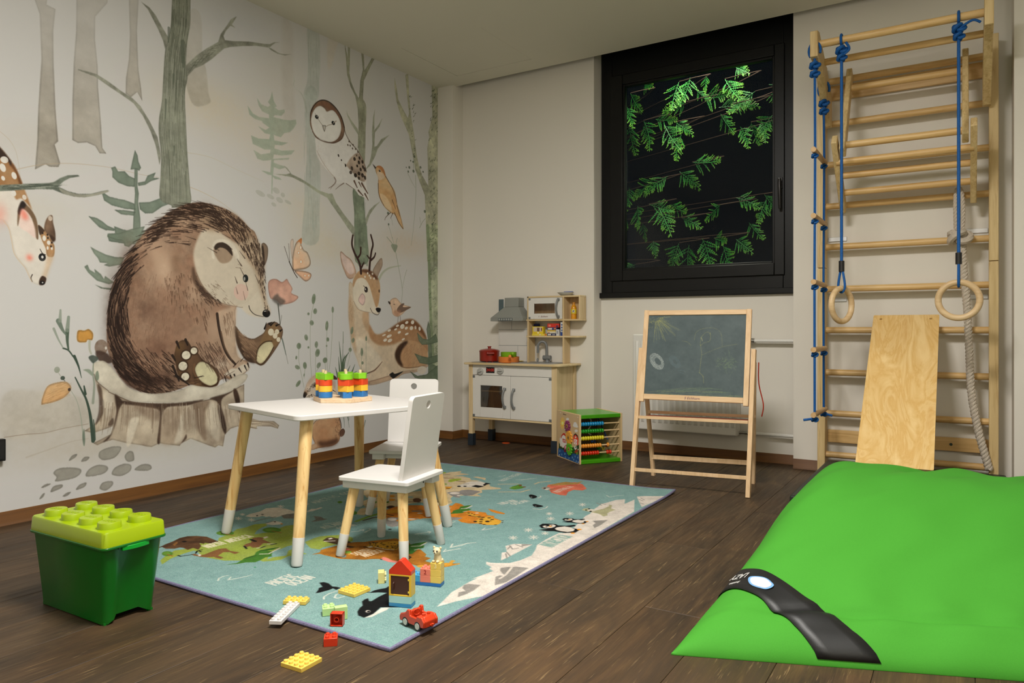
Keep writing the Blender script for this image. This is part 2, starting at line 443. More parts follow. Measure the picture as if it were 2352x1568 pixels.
# ------------------------------------------------------------------ the woodland wallpaper (a flat print on the wall beside the table)
WALL_X, CEIL, Y_PIL = -3.148, 2.451, 4.079
MY0, MS = 0.95, 640.0
def make_mural():
    W, H = int((Y_PIL - MY0) * MS), int(CEIL * MS)
    cv = Canvas(W, H, (191, 188, 184), lambda p: np.stack([(p[:, 0] - MY0) * MS, (CEIL - p[:, 1]) * MS], 1), seed=3)
    cv.scale = MS
    R = random.Random(11)
    def pt(k, t): return [(q.y, q.z) for q in (on_x(u, v, WALL_X) for u, v in px(k, t))]
    def wd(P, w):                                               # a width in frame pixels at P, in metres
        y = P[0][0]; return w * depth(WALL_X, y) / F_PX
    def F(k, t, col, **kw): cv.fill(pt(k, t), col, **kw)
    def S(k, t, w0, w1, col, a=1.0, sm=True, rough=0.0):
        P = pt(k, t); sc = CROPS[k][2]
        if sm and len(P) > 2: P = [tuple(q) for q in spline([Vector((a_, b_, 0)) for a_, b_ in P], 5)]; P = [(q[0], q[1]) for q in P]
        cv.stroke(P, wd(P, w0 / sc), wd(P, w1 / sc), col, a, rough)
    def E(k, x, y, rx, ry, col, a=1.0, ang=0.0, hard=0.8):
        c = pt(k, '%f,%f' % (x, y)); sc = CROPS[k][2]; q = pt(k, '%f,%f' % (x + rx, y))
        cv.blob(c[0], max(0.0015, abs(q[0][0] - c[0][0])), wd(c, ry / sc), col, a, math.radians(ang), hard)
    def fur(k, poly, n, ang, l0, l1, w, col, a=0.9, dens=None):
        """Many short hairs inside a polygon (crop pixels); ang(x, y) gives their direction."""
        P = [tuple(map(float, q.split(','))) for q in poly.split()]; xs = [q[0] for q in P]; ys = [q[1] for q in P]; made = 0; tries = 0
        while made < n and tries < n * 30:
            tries += 1; x, y = R.uniform(min(xs), max(xs)), R.uniform(min(ys), max(ys))
            c = False; j = len(P) - 1
            for i in range(len(P)):
                if (P[i][1] > y) != (P[j][1] > y) and x < (P[j][0] - P[i][0]) * (y - P[i][1]) / (P[j][1] - P[i][1]) + P[i][0]: c = not c
                j = i
            if not c or (dens and R.random() > dens(x, y)): continue
            t = ang(x, y) + R.uniform(-.12, .12); l = R.uniform(l0, l1); made += 1
            S(k, '%f,%f %f,%f' % (x, y, x + l * math.cos(t), y + l * math.sin(t)), w * R.uniform(.6, 1.1), w * .3, col, a * R.uniform(.6, 1), sm=False)
    # washes
    for x, y, rx, ry, c, a in ((480, 240, 130, 70, (194, 184, 165), .8), (640, 330, 160, 90, (198, 186, 168), .5), (90, 330, 120, 60, (186, 176, 160), .3), (120, 960, 190, 90, (172, 164, 150), .75), (300, 1010, 260, 50, (176, 168, 154), .8),
                                (740, 560, 90, 60, (192, 182, 162), .7), (800, 330, 60, 200, (196, 186, 168), .35), (930, 560, 90, 40, (190, 176, 158), .75), (430, 1020, 90, 40, (180, 176, 162), .4), (640, 180, 90, 130, (192, 185, 172), .45), (840, 590, 80, 40, (184, 172, 150), .5), (60, 480, 120, 60, (190, 182, 168), .5), (560, 60, 120, 60, (178, 178, 180), .5), (700, 480, 70, 60, (196, 186, 166), .6)):
        q = pt(1, '%f,%f' % (x * 2.8, y * 2.8)); cv.blob(q[0], wd(q, rx) * 1.25, wd(q, ry), c, a)
    # far trunks
    F(1, '180,-900 225,0 255,90 265,380 245,700 240,900 225,1090 290,1055 320,1070 375,1075 385,1050 350,930 370,910 355,700 345,400 340,200 355,60 300,30 420,-900', (146, 138, 124), a=.35, a2=.85, grad=[pt(1, '300,100')[0], pt(1, '300,800')[0]], edge=.25, sm=False, jag=.6)
    F(1, '500,-900 485,200 475,400 465,650 462,900 500,920 560,915 610,940 640,985 685,985 660,950 650,800 630,560 625,430 612,250 615,110 690,20 760,-900', (152, 144, 130), a=.3, a2=.75, grad=[pt(1, '550,100')[0], pt(1, '550,800')[0]], edge=.3, sm=False, jag=.6)
    F(1, '800,-900 835,230 830,380 810,500 808,600 840,625 880,590 915,650 905,560 890,450 885,330 880,200 940,-900', (150, 142, 128), a=.35, a2=.7, grad=[pt(1, '850,100')[0], pt(1, '850,560')[0]], edge=.25, sm=False, jag=.5)
    F(1, '1215,80 1290,100 1300,350 1325,450 1340,600 1350,660 1250,680 1200,560 1190,400', (160, 152, 136), a=.25, a2=.6, grad=[pt(1, '1250,100')[0], pt(1, '1250,600')[0]], soft=2)
    F(9, '270,-60 400,40 405,700 430,1200 290,1200', (170, 160, 146), a=.25, soft=6)
    F(9, '860,150 980,180 950,330 900,520 850,520', (200, 180, 150), a=.25, soft=4)
    S(1, '100,1090 250,1060 450,1050 700,1075 900,1120 1020,1140', 5, 3, (170, 150, 125), .6); S(1, '1215,1200 1300,1235 1420,1300 1530,1385', 4, 2, (180, 160, 128), .7)
    S(1, '0,845 60,900 100,970 120,1060 130,1150', 4, 2, (175, 160, 140), .6); S(1, '1200,980 1350,1010 1500,1080 1700,1170', 4, 2, (180, 168, 140), .5)
    F(5, '-200,330 100,300 400,330 560,420 570,595 330,640 160,680 -200,720', (172, 164, 150), a=.5, soft=3); S(5, '-200,720 0,692 160,680 330,640 560,598', 4, 3, (120, 100, 80), .9)
    S(5, '0,900 200,830 400,760 560,730', 14, 8, (165, 155, 140), .5)
    # pines
    DG, PG, GG = (94, 106, 92), (146, 156, 138), (66, 80, 64)
    for t in ('868,965 850,1040 838,1090 870,1085 895,1098 905,1075 890,1040 882,1000', '866,1080 884,1080 887,1200 894,1240 888,1300 902,1400 908,1568 852,1568 858,1400 865,1240 862,1180', '700,1040 712,1080 740,1070 760,1100 800,1100 830,1130 865,1150 865,1200 820,1200 760,1175 720,1140 720,1100',
              '885,1175 930,1165 950,1130 1000,1110 985,1140 1025,1145 970,1165 930,1190 890,1195', '655,1245 670,1240 700,1265 760,1280 800,1285 860,1310 870,1350 800,1340 720,1320 670,1290', '730,1345 800,1350 870,1360 860,1385 780,1375', '890,1300 960,1300 1010,1280 1060,1260 1075,1270 1050,1300 1115,1300 1040,1330 980,1370 930,1370 900,1345',
              '570,1390 620,1400 660,1425 690,1450 740,1470 735,1485 680,1480 640,1460 600,1420', '730,1455 790,1475 850,1485 950,1480 930,1540 800,1568 700,1550 690,1510 740,1500'):
        F(1, t, DG, a=.92, col2=(118, 130, 114), edge=.2, sm=False, soft=1, jag=.7)
    for t in ('690,270 760,265 850,240 930,225 900,290 830,355 800,350 790,320 740,310 690,290', '580,350 620,375 680,405 740,420 800,420 780,470 700,480 665,475 690,460 640,455 630,425 600,395', '540,480 560,465 575,500 610,520 605,495 650,530 670,560 675,540 735,585 700,595 620,570 565,520', '610,595 660,615 720,615 715,630 650,620'):
        F(2, t, (104, 116, 100), a=.9, col2=(125, 137, 120), edge=.2, sm=False, jag=.7)
    F(3, '315,110 325,170 330,190 355,240 335,245 370,270 420,265 425,290 395,320 340,315 325,330 400,350 470,360 520,350 525,390 500,430 470,460 420,470 390,505 345,490 330,480 335,530 400,545 455,550 400,575 340,570 335,600 400,620 510,615 480,650 400,660 330,650 325,690 465,680 455,695 330,700 330,720 380,740 440,760 380,780 330,760 325,830 380,850 400,870 340,860 322,840 318,990 308,990 310,830 280,825 220,790 300,805 308,700 240,705 190,690 155,610 220,650 300,640 305,610 250,610 150,560 135,490 200,515 290,520 300,480 250,470 195,410 260,440 290,420 230,380 240,370 170,350 120,310 105,230 150,300 200,330 290,340 290,310 230,280 200,230 185,165 220,220 280,245 300,230 280,200 300,170', PG, a=.85, col2=(166, 172, 152), sm=False, jag=.4)
    for x, y, a, b in ((215, 985, 42, 22), (350, 960, 30, 25), (408, 998, 18, 20), (302, 1012, 32, 18), (380, 1042, 30, 22), (330, 1080, 22, 16), (452, 1060, 30, 14)): E(3, x, y, a, b, (164, 164, 152), .6, 15)
    # big trunk
    TK = (124, 126, 110)
    for t in ('1062,320 1082,240 1040,172 1000,98 960,48 905,10 948,58 982,122 1018,192 1048,262', '1035,1000 1012,880 962,780 902,682 850,630 780,586 690,520 620,476 500,443 500,450 610,492 698,554 788,614 858,664 918,744 968,845 1000,935 1025,1060', '1195,500 1250,440 1300,420 1360,380 1440,312 1480,302 1560,296 1650,295 1720,305 1740,300 1745,293 1770,276 1800,272 1760,272 1735,284 1700,282 1600,267 1500,264 1445,258 1436,230 1450,200 1480,166 1512,178 1490,158 1522,105 1484,124 1458,164 1418,220 1402,270 1330,310 1260,358 1195,420', '1720,300 1745,312 1790,340 1830,350 1878,348 1830,356 1785,346 1738,320'):
        F(1, t, (128, 128, 114), a=.95, tex=.3, sm=False)
    F(1, '1150,-900 1108,-60 1095,180 1062,320 1050,480 1040,650 1022,760 1020,860 1035,1000 1030,1150 1028,1280 1100,1320 1110,1335 1222,1310 1220,1200 1205,1000 1195,800 1188,600 1205,500 1195,410 1205,260 1222,150 1225,-60 1250,-900', TK, a=.97, tex=.2, edge=.15)
    Ls = [(-900, 1152, 1246), (-60, 1112, 1222), (180, 1098, 1216), (320, 1068, 1198), (480, 1054, 1190), (650, 1044, 1186), (860, 1026, 1192), (1000, 1038, 1202), (1200, 1034, 1216), (1320, 1034, 1218)]
    def edge_x(y, t):
        for (ya, la, ra), (yb, lb, rb) in zip(Ls[:-1], Ls[1:]):
            if ya <= y <= yb:
                f = (y - ya) / (yb - ya); return (la + (lb - la) * f) * (1 - t) + (ra + (rb - ra) * f) * t
        return 1100
    for i in range(480):
        t = R.random(); y = R.uniform(-700, 1250); l = R.uniform(60, 260); dk = R.random() < .5
        ys = [y + l * q / 3 for q in range(4)]
        if ys[-1] > 1315: continue
        S(1, ' '.join('%f,%f' % (edge_x(q, t), q) for q in ys), R.uniform(1.5, 5), 1.2, (84, 88, 74) if dk else (156, 156, 142), R.uniform(.35, .75), sm=False)
    for (x, y, l, w) in ((1175, 270, 130, 30), (1115, 480, 60, 16), (1085, 180, 90, 18), (1065, 640, 120, 14), (1180, 370, 60, 20), (1120, 940, 60, 12)): S(1, '%d,%d %d,%d' % (x, y, x - 3, y + l), w, w * .6, (86, 92, 78), .6)
    for k in range(26):
        f = R.random(); S(1, '%f,%f %f,%f' % (1205 + 190 * f, 455 - 150 * f + R.uniform(-30, 20), 1250 + 190 * f, 425 - 150 * f + R.uniform(-30, 20)), 3, 1, (92, 94, 80), .6)
    # pale tree behind the owl and the owl's tree
    BG = (160, 167, 156)
    F(9, '590,20 735,60 757,480 745,700 725,930 570,930 545,850 590,700 600,400', BG, a=.45, soft=2); F(3, '600,120 700,120 690,600 722,700 732,900 722,1100 712,1395 577,1395 590,1100 602,850 612,600', BG, a=.5, soft=2)
    for i in range(90):
        f = R.random(); x = 590 + 125 * f; y = R.uniform(100, 1250); S(3, '%f,%f %f,%f' % (x, y, x + R.uniform(-4, 4), y + R.uniform(60, 200)), 2.5, 1.2, (132, 146, 134) if R.random() < .7 else (186, 188, 178), .5)
    for i in range(30):
        x = 600 + 140 * R.random(); y = R.uniform(60, 700); S(9, '%f,%f %f,%f' % (x, y, x + R.uniform(-6, 6), y + R.uniform(80, 240)), 4, 2, (140, 148, 136), .5)
    F(9, '412,650 428,700 418,752 445,808 505,850 560,940 590,1100 575,1100 545,960 515,880 478,832 425,785 408,745 418,700', (165, 168, 156), a=.7)
    OT = (142, 142, 120)
    F(9, '1280,300 1305,560 1272,700 1258,900 1250,925 1205,845 1155,720 1130,600 1138,400 1140,240 1112,240 1112,400 1068,220 1088,420 1102,620 1148,780 1208,900 1238,1060 1253,1300 1238,1568 1335,1568 1342,1250 1330,1100 1305,1000 1307,880 1318,700 1402,520 1465,400 1425,400 1370,500 1325,570 1318,400 1310,330', OT, a=.92, tex=.25, sm=False, edge=.15)
    F(3, '1065,150 1118,220 1122,350 1112,480 1115,560 1105,740 1060,640 1052,500 1058,400 1072,240', OT, a=.9, tex=.25); F(3, '1010,940 1020,1150 1020,1300 1030,1568 1140,1568 1130,1350 1115,1200 1105,1040 1100,940', (118, 128, 106), a=.95, tex=.3, edge=.15)
    for t in ('952,270 965,312 1003,372 1048,432 1058,490 998,398 960,318', '1108,790 1150,728 1166,650 1176,560 1172,460 1182,330 1198,258 1192,335 1192,445 1228,398 1262,338 1236,412 1197,464 1192,586 1212,580 1252,520 1322,483 1272,535 1222,602 1202,660 1162,742', '412,745 446,768 482,820 562,858 642,908 722,962 802,988 830,985 838,1000 862,1060 922,1150 992,1240 1032,1290 1022,1356 958,1272 898,1182 828,1082 790,1024 700,974 600,904 488,846 330,818 430,822 472,812', '1115,1204 1150,1128 1190,1088 1244,1052 1192,1110 1152,1170 1122,1262'):
        F(3, t, (140, 142, 122), a=.92, tex=.25, sm=False)
    for i in range(70):
        y = R.uniform(240, 1450); x = R.uniform(1058, 1105) if y < 700 else R.uniform(1022, 1125); S(3, '%f,%f %f,%f' % (x, y, x + R.uniform(-5, 5), y + R.uniform(40, 130)), 3, 1.5, (96, 104, 84), .5)
    S(4, '1035,0 1045,150 1060,330', 40, 20, (118, 130, 108), .7); S(4, '1120,0 1125,150 1130,330', 30, 20, (118, 130, 108), .7); S(4, '1225,470 1260,400 1320,355 1420,335', 26, 6, (158, 162, 140), .8)
    # birches at the corner
    BR = (166, 165, 136)
    F(3, '1365,-10 1385,90 1397,180 1440,268 1480,340 1490,300 1475,170 1458,-30 1482,-40 1492,150 1503,300 1533,480 1552,640 1572,740 1602,830 1642,900 1655,920 1650,700 1646,600 1662,500 1656,460 1690,330 1683,40 1760,40 1760,1568 1645,1568 1635,1260 1625,1000 1578,880 1543,780 1518,640 1488,480 1418,320 1383,200 1366,80', BR, a=.85, tex=.35, sm=False, edge=.1)
    F(4, '1637,-20 1760,-20 1760,1440 1665,1440 1662,700 1655,400', (150, 156, 126), a=.8, tex=.4, sm=False)
    S(4, '1648,0 1662,330 1672,700 1690,1000 1710,1400', 40, 30, (112, 128, 94), .6)
    for i in range(110):
        if R.random() < .75: k, x, y = 3, R.uniform(1655, 1740), R.uniform(70, 1540)
        else: k, x, y = 3, R.uniform(1480, 1560), R.uniform(150, 700)
        if k == 3 and x < 1640 and abs(x - (1472 + y * .13)) > 30: continue
        S(k, '%f,%f %f,%f' % (x, y, x + R.uniform(4, 14), y - R.uniform(4, 26)), 7, 2, (58, 66, 48), R.uniform(.4, .9), sm=False)
    for i in range(80):
        x, y = R.uniform(1655, 1745), R.uniform(0, 1400); S(4, '%f,%f %f,%f' % (x, y, x + R.uniform(4, 30), y - R.uniform(-6, 30)), 8, 2, (92, 108, 76), R.uniform(.3, .8), sm=False)
    # stems with seed heads
    ST = (140, 146, 126)
    for k, t, w in ((3, '1545,830 1548,1000 1530,1250 1508,1430', 6), (3, '1478,810 1510,880 1542,935', 5), (3, '1530,690 1528,800', 7), (3, '1580,1280 1605,1230 1630,1200', 7), (3, '1582,1190 1590,1250', 5), (4, '1300,90 1355,160 1375,220 1400,350 1432,540 1422,660', 8), (4, '1345,90 1365,170', 5), (4, '1388,100 1370,190', 6), (4, '1470,370 1450,440 1430,545', 5), (3, '1310,1250 1330,1310 1345,1370', 5), (3, '1340,1200 1350,1260', 4)): S(k, t, w, w * .6, ST, .85)
    for x, y, r in ((1466, 762, 4), (1492, 762, 8), (1503, 705, 5), (1483, 798, 7), (1528, 795, 9), (1524, 715, 6), (1588, 762, 8), (1610, 800, 6), (1536, 670, 8), (1625, 1140, 9), (1690, 1250, 8), (1310, 1155, 9), (1315, 1250, 7)): E(3, x, y, r, r * 1.4, (86, 94, 78), .8)
    F(4, '1335,155 1390,160 1375,215 1362,215', (120, 128, 108), a=.8)
    # owl
    WH = (208, 203, 196)
    F(3, '690,500 690,580 700,660 740,730 800,800 850,850 870,900 920,895 960,900 1030,960 1060,1000 1090,1012 1142,1042 1146,1020 1122,900 1126,800 1102,720 1052,620 982,540 935,450 900,440 760,450', WH, a=.97, tex=.05)
    F(3, '640,350 645,280 680,215 735,184 790,195 850,240 900,310 930,390 937,452 915,520 850,556 790,548 735,525 690,505 660,450 642,400', (128, 100, 80), a=.95, col2=(96, 72, 56), edge=.35)
    F(3, '650,372 660,302 690,252 730,236 768,260 785,284 835,272 880,322 905,390 905,452 880,512 830,544 780,540 720,516 672,462', (214, 210, 202), a=.98, tex=.04, edge=.08)
    F(3, '735,195 790,205 840,245 890,320 925,400 905,360 850,280 800,268 770,240 735,228 690,240 660,290 690,225', (120, 84, 64), a=.7); S(3, '642,360 650,285 690,215 740,186 800,198 860,250 910,330 936,420', 6, 10, (48, 38, 32), .85); S(3, '936,420 945,470 985,545 1050,620 1100,715 1125,800', 8, 10, (84, 70, 58), .8)
    S(3, '662,455 700,510 780,548 850,545 900,500', 8, 6, (96, 76, 62), .8)
    for x, y in ((698, 330), (840, 382)):
        E(3, x, y, 15, 17, (26, 28, 28)); E(3, x + 4, y - 5, 4, 4, (210, 210, 205))
    S(3, '685,300 705,340 735,385 755,410', 4, 5, (110, 92, 78), .8); S(3, '865,365 830,392 800,400 775,415', 9, 4, (140, 122, 106), .7); F(3, '745,405 760,400 778,408 764,458', (180, 172, 160), a=.9, edge=.4); S(3, '748,408 764,455', 3, 2, (70, 60, 50))
    F(3, '928,720 950,740 990,680 1055,640 1112,740 1122,860 1092,885 1055,860 1000,800', (166, 142, 120), a=.75, col2=(120, 98, 80), soft=2)
    for x, y, a, b in ((1022, 690, 11, 16), (1065, 682, 8, 14), (1090, 715, 8, 16), (1060, 720, 10, 16), (1045, 750, 8, 12), (1000, 770, 10, 18), (1075, 780, 9, 15), (1095, 760, 8, 15), (1030, 830, 13, 18), (990, 805, 12, 15), (1060, 815, 12, 16), (1110, 780, 9, 18), (1090, 830, 12, 18), (945, 745, 6, 14), (910, 700, 5, 8), (885, 660, 6, 12), (1112, 850, 9, 18), (1060, 855, 10, 14)): E(3, x, y, a, b, (44, 36, 30), .9, -20)
    for x, y in ((975, 540), (985, 575), (1005, 600), (1030, 605), (1050, 630), (965, 570), (1010, 570), (1040, 660)): E(3, x, y, 5, 9, (70, 56, 46), .85, -20)
    for a, b in (('1020,880 1045,935', 20), ('1055,960 1095,1005', 18), ('1085,900 1135,985', 22), ('1112,990 1140,1042', 18), ('1060,890 1080,930', 14), ('950,900 1030,955', 6)): S(3, a, b, b * .5, (86, 64, 50), .9)
    S(3, '700,620 740,700 800,790 850,845', 5, 5, (150, 132, 116), .7); S(3, '850,850 862,880 840,915 800,940', 14, 5, (120, 104, 92), .8); S(3, '930,898 895,920 860,950', 10, 4, (110, 94, 82), .8); S(3, '840,910 815,950', 5, 3, (110, 94, 82), .8)
    for i in range(60): x = R.uniform(690, 800); y = R.uniform(560, 760); S(3, '%f,%f %f,%f' % (x, y, x + 5, y + 10), 4, 2, (186, 170, 156), .5, sm=False) if x < 690 + (y - 520) * .5 else None
    # small orange bird
    F(3, '1203,765 1228,748 1262,762 1288,830 1328,900 1368,970 1390,1080 1410,1150 1442,1290 1400,1240 1368,1170 1330,1150 1270,1090 1230,1000 1224,900 1224,850 1204,800', (184, 142, 96), a=.95, col2=(206, 172, 126), edge=.35)
    F(3, '1210,755 1240,748 1275,780 1292,850 1262,800 1235,770', (164, 104, 62), a=.75); F(3, '1215,800 1260,810 1280,850 1230,870', (206, 190, 170), a=.7, soft=2); F(3, '1175,730 1208,762 1198,776', (62, 54, 46), sm=False); E(3, 1238, 792, 8, 9, (34, 30, 28)); E(3, 1240, 790, 3, 3, (210, 210, 200))
    F(3, '1240,990 1290,1010 1330,1080 1340,1140 1270,1080', (214, 194, 160), a=.6, soft=2)
    for t in ('1330,1150 1290,1190 1282,1215', '1350,1155 1330,1200', '1365,1150 1400,1230 1440,1290', '1385,1090 1410,1180', '1345,1040 1375,1120', '1290,840 1350,950 1385,1060', '1225,900 1232,1000 1275,1090'): S(3, t, 7, 4, (70, 52, 38), .85)
    # butterfly and flower
    OR = (196, 116, 62)
    F(4, '495,372 488,280 500,200 520,140 568,98 566,150 590,200 620,222 646,290 640,335 600,362 540,372', (214, 168, 130), a=.8, edge=.6, er=7, col2=(220, 190, 160)); F(4, '508,380 560,376 620,388 652,408 642,448 602,470 552,430', (212, 162, 126), a=.8, edge=.55, er=6); F(4, '470,150 485,105 502,130 488,280', (206, 180, 160), a=.7, edge=.3)
    F(4, '520,140 568,98 566,150 545,130', OR, a=.8)
    for x, y, a, b in ((560, 180, 8, 14), (542, 225, 8, 10), (563, 302, 9, 14), (598, 420, 8, 10), (630, 420, 7, 10)): E(4, x, y, a + 4, b + 4, OR, .6); E(4, x, y, a, b, (214, 206, 192))
    S(4, '462,300 480,340 505,395 532,438', 9, 7, (56, 46, 40)); S(4, '420,170 440,230 462,300', 5, 4, (70, 60, 52)); S(4, '457,145 462,220 468,300', 4, 4, (90, 78, 66))
    F(4, '280,510 295,460 348,448 400,475 440,448 458,475 490,530 482,570 540,600 510,640 450,662 390,664 350,630 300,612', (198, 152, 132), a=.95, col2=(176, 128, 110), edge=.25); F(4, '315,622 360,575 380,600 430,640 385,680 362,668', (78, 72, 66), a=.75, soft=3)
    S(4, '366,660 372,720 380,790 384,840', 12, 7, (84, 84, 76)); S(4, '398,760 384,850', 4, 4, (110, 110, 100)); S(4, '384,900 410,980 432,1080 452,1175', 5, 4, (120, 122, 112)); S(4, '400,960 420,1040 435,1100', 9, 6, (88, 100, 90), .9)
    # bear
    BO = '1290,68 1180,85 1060,150 960,230 880,320 800,440 740,560 700,700 685,850 690,1000 720,1100 780,1200 870,1270 980,1300 1100,1285 1200,1250 1230,1240 1300,1255 1390,1250 1410,1215 1450,1200 1510,1215 1580,1160 1600,1130 1590,1090 1530,1060 1512,960 1515,850 1520,740 1600,700 1690,560 1650,290 1600,230 1540,165 1450,110 1370,85'
    F(2, BO, (128, 98, 78), a=.98, col2=(160, 130, 106), edge=.2, er=9, tex=.25)
    for x, y, rx, ry, c, a in ((740, 820, 75, 330, (66, 46, 36), .85), (830, 480, 70, 200, (84, 60, 46), .7), (960, 1220, 230, 70, (56, 38, 30), .9), (820, 1120, 90, 140, (70, 48, 38), .8), (1060, 500, 100, 170, (196, 168, 142), .75), (1000, 380, 70, 110, (186, 156, 130), .6), (1130, 460, 40, 110, (120, 92, 70), .6), (960, 760, 120, 90, (96, 68, 54), .55), (1100, 850, 160, 140, (136, 104, 84), .5), (1250, 620, 60, 120, (190, 162, 136), .6), (1380, 880, 90, 160, (176, 148, 124), .7), (1330, 160, 60, 90, (120, 92, 70), .55), (1180, 200, 130, 60, (186, 158, 130), .6), (1480, 900, 40, 150, (198, 178, 156), .7), (1440, 1110, 90, 70, (200, 182, 160), .75), (1010, 1030, 130, 110, (104, 74, 58), .6), (1180, 1060, 80, 90, (120, 90, 70), .5), (1290, 960, 70, 110, (150, 120, 98), .6)):
        q = pt(2, '%f,%f' % (x, y)); sc = 2.8; q2 = pt(2, '%f,%f' % (x + rx, y)); cv.blob(q[0], abs(q2[0][0] - q[0][0]), wd(q, ry / sc), c, a)
    HD = '1290,262 1330,240 1400,250 1470,300 1530,330 1600,300 1660,320 1695,400 1698,560 1712,690 1737,775 1700,806 1600,792 1540,742 1440,722 1370,682 1300,602 1255,490 1245,380'
    F(2, HD, (196, 184, 164), a=.96, soft=3, tex=.05)
    F(2, '1300,90 1450,115 1540,168 1600,235 1650,295 1698,420 1700,560 1712,700 1735,775 1715,770 1670,640 1640,520 1570,420 1520,330 1440,270 1330,250 1280,180', (160, 134, 108), a=.7, soft=6)
    F(2, '1240,480 1270,560 1310,620 1375,685 1350,690 1280,640 1235,560', (72, 54, 42), a=.8, soft=3); S(2, '1262,520 1300,600 1370,680 1440,720 1530,740 1560,742', 4, 3, (110, 92, 76), .8)
    for x, y, rx, ry in ((1465, 340, 62, 44),): pass
    F(2, '1362,420 1362,355 1385,312 1440,306 1505,345 1540,425 1520,440 1490,370 1440,330 1395,330 1375,380 1380,430', (206, 196, 178), a=.9); F(2, '1372,370 1392,332 1432,328 1480,358 1496,412 1470,452 1420,458 1386,415', (150, 128, 106), a=.95, soft=2); F(2, '1378,352 1400,330 1440,328 1482,360 1494,412 1455,372 1415,358 1385,375', (46, 36, 30), a=.9, soft=1)
    F(2, '1680,342 1700,330 1722,362 1718,430 1698,475 1690,420', (122, 102, 84), a=.97, edge=.3); F(2, '1682,355 1692,350 1700,420 1696,465 1688,420', (44, 34, 28), a=.85, soft=2)
    E(2, 1578, 557, 17, 25, (36, 38, 36)); E(2, 1571, 560, 6, 13, (150, 148, 140)); E(2, 1550, 645, 47, 53, (202, 172, 156), .9, 0, .4); S(2, '1600,733 1608,760 1640,790 1694,803', 6, 3, (50, 44, 38)); E(2, 1712, 782, 25, 25, (24, 22, 22)); S(2, '1700,768 1725,764', 6, 3, (190, 186, 178)); S(2, '1515,487 1560,492', 4, 2, (130, 112, 94), .8); S(2, '1530,465 1560,480', 3, 2, (130, 112, 94), .8)
    # raised arm and paw
    F(2, '1510,860 1560,920 1620,945 1660,930 1700,900 1712,850 1760,836 1790,848 1818,890 1800,965 1720,1085 1680,1117 1640,1102 1580,1082 1530,1000 1512,930', (92, 70, 54), a=.98, col2=(120, 94, 72), edge=.3)
    F(2, '1512,870 1560,1000 1640,1098 1580,1082 1530,1000 1512,930', (50, 36, 28), a=.7, soft=3); F(2, '1668,1000 1700,905 1760,850 1800,900 1790,970 1760,1000 1720,960', (134, 104, 66), a=.6, soft=3)
    F(2, '1650,1085 1660,1012 1700,972 1742,964 1756,1000 1722,1058 1682,1102', (202, 192, 154), a=.98, edge=.12); S(2, '1645,1080 1658,1010 1700,966 1748,960', 9, 7, (62, 46, 30), .85); S(2, '1758,1000 1722,1065 1680,1110 1645,1092', 8, 7, (62, 46, 30), .85)
    for x, y, r in ((1742, 902, 19), (1768, 926, 15), (1780, 900, 14), (1790, 950, 13)): E(2, x, y, r, r * 1.2, (206, 196, 172))
    for t in ('1700,880 1712,842', '1740,858 1765,835', '1775,860 1798,850', '1800,895 1815,885', '1730,850 1748,838'): S(2, t, 13, 4, (34, 28, 24))
    # front leg, feet
    F(2, '1395,780 1460,750 1520,742 1512,850 1517,960 1542,1060 1602,1112 1590,1150 1525,1132 1470,1082 1430,1000 1405,880', (186, 162, 138), a=.7, soft=3); S(2, '1395,785 1408,880 1432,980 1462,1050 1512,1108', 20, 16, (44, 32, 26), .9); S(2, '1420,900 1445,1000 1490,1080', 12, 8, (96, 74, 58), .8)
    F(2, '1400,1215 1440,1180 1520,1190 1585,1150 1602,1118 1560,1110 1520,1135 1480,1140', (206, 196, 178), a=.85, soft=2)
    for t in ('1445,1190 1455,1225', '1480,1180 1497,1222', '1505,1175 1520,1208', '1535,1135 1552,1160', '1572,1118 1585,1148', '1592,1105 1600,1130'): S(2, t, 12, 5, (40, 32, 28), .9)
    F(2, '1118,1055 1145,968 1200,955 1232,1000 1265,1028 1305,1080 1380,1128 1412,1198 1385,1250 1300,1252 1225,1235 1150,1185 1128,1105', (98, 74, 48), a=.95, col2=(70, 50, 36), edge=.2); F(2, '1200,1030 1260,1040 1290,1085 1250,1120 1240,1200 1290,1245 1225,1235 1205,1130', (110, 82, 60), a=.7, soft=3)
    F(2, '1255,1130 1290,1092 1340,1112 1390,1172 1396,1222 1350,1246 1292,1216 1262,1172', (206, 198, 160), a=.98, edge=.1); S(2, '1300,1235 1350,1252 1395,1232 1400,1200', 12, 8, (60, 40, 26), .9); S(2, '1250,1110 1246,1160 1275,1210', 14, 8, (110, 80, 56), .8)
    for x, y, r in ((1196, 1050, 27), (1175, 1120, 28), (1190, 1188, 25), (1246, 1022, 21)): E(2, x, y, r + 9, r + 9, (58, 42, 30), .8); E(2, x, y, r, r, (208, 200, 178))
    for t in ('1135,965 1152,1005', '1192,950 1205,985', '1108,1052 1125,1085', '1110,1120 1150,1215', '1130,1180 1215,1240'): S(2, t, 18, 10, (34, 26, 22), .9)
    E(2, 650, 1000, 42, 50, (118, 98, 82), .9, 0, .4); F(2, '620,1020 690,1040 720,1095 660,1100 620,1065', (62, 46, 38), a=.9, soft=2); E(2, 680, 1004, 7, 10, (205, 200, 190))
    # bear's coat
    cx, cy = 1150, 760
    tang = lambda x, y: math.atan2((y - cy), (x - cx)) - PI / 2
    fur(2, BO, 700, lambda x, y: tang(x, y), 30, 75, 8, (44, 30, 24), .75, lambda x, y: max(0, min(1, ((abs((x - cx) / 460) ** 2 + abs((y - cy) / 620) ** 2) - .45) * 1.6)) * (1 if x < 1260 or y < 260 else .05))
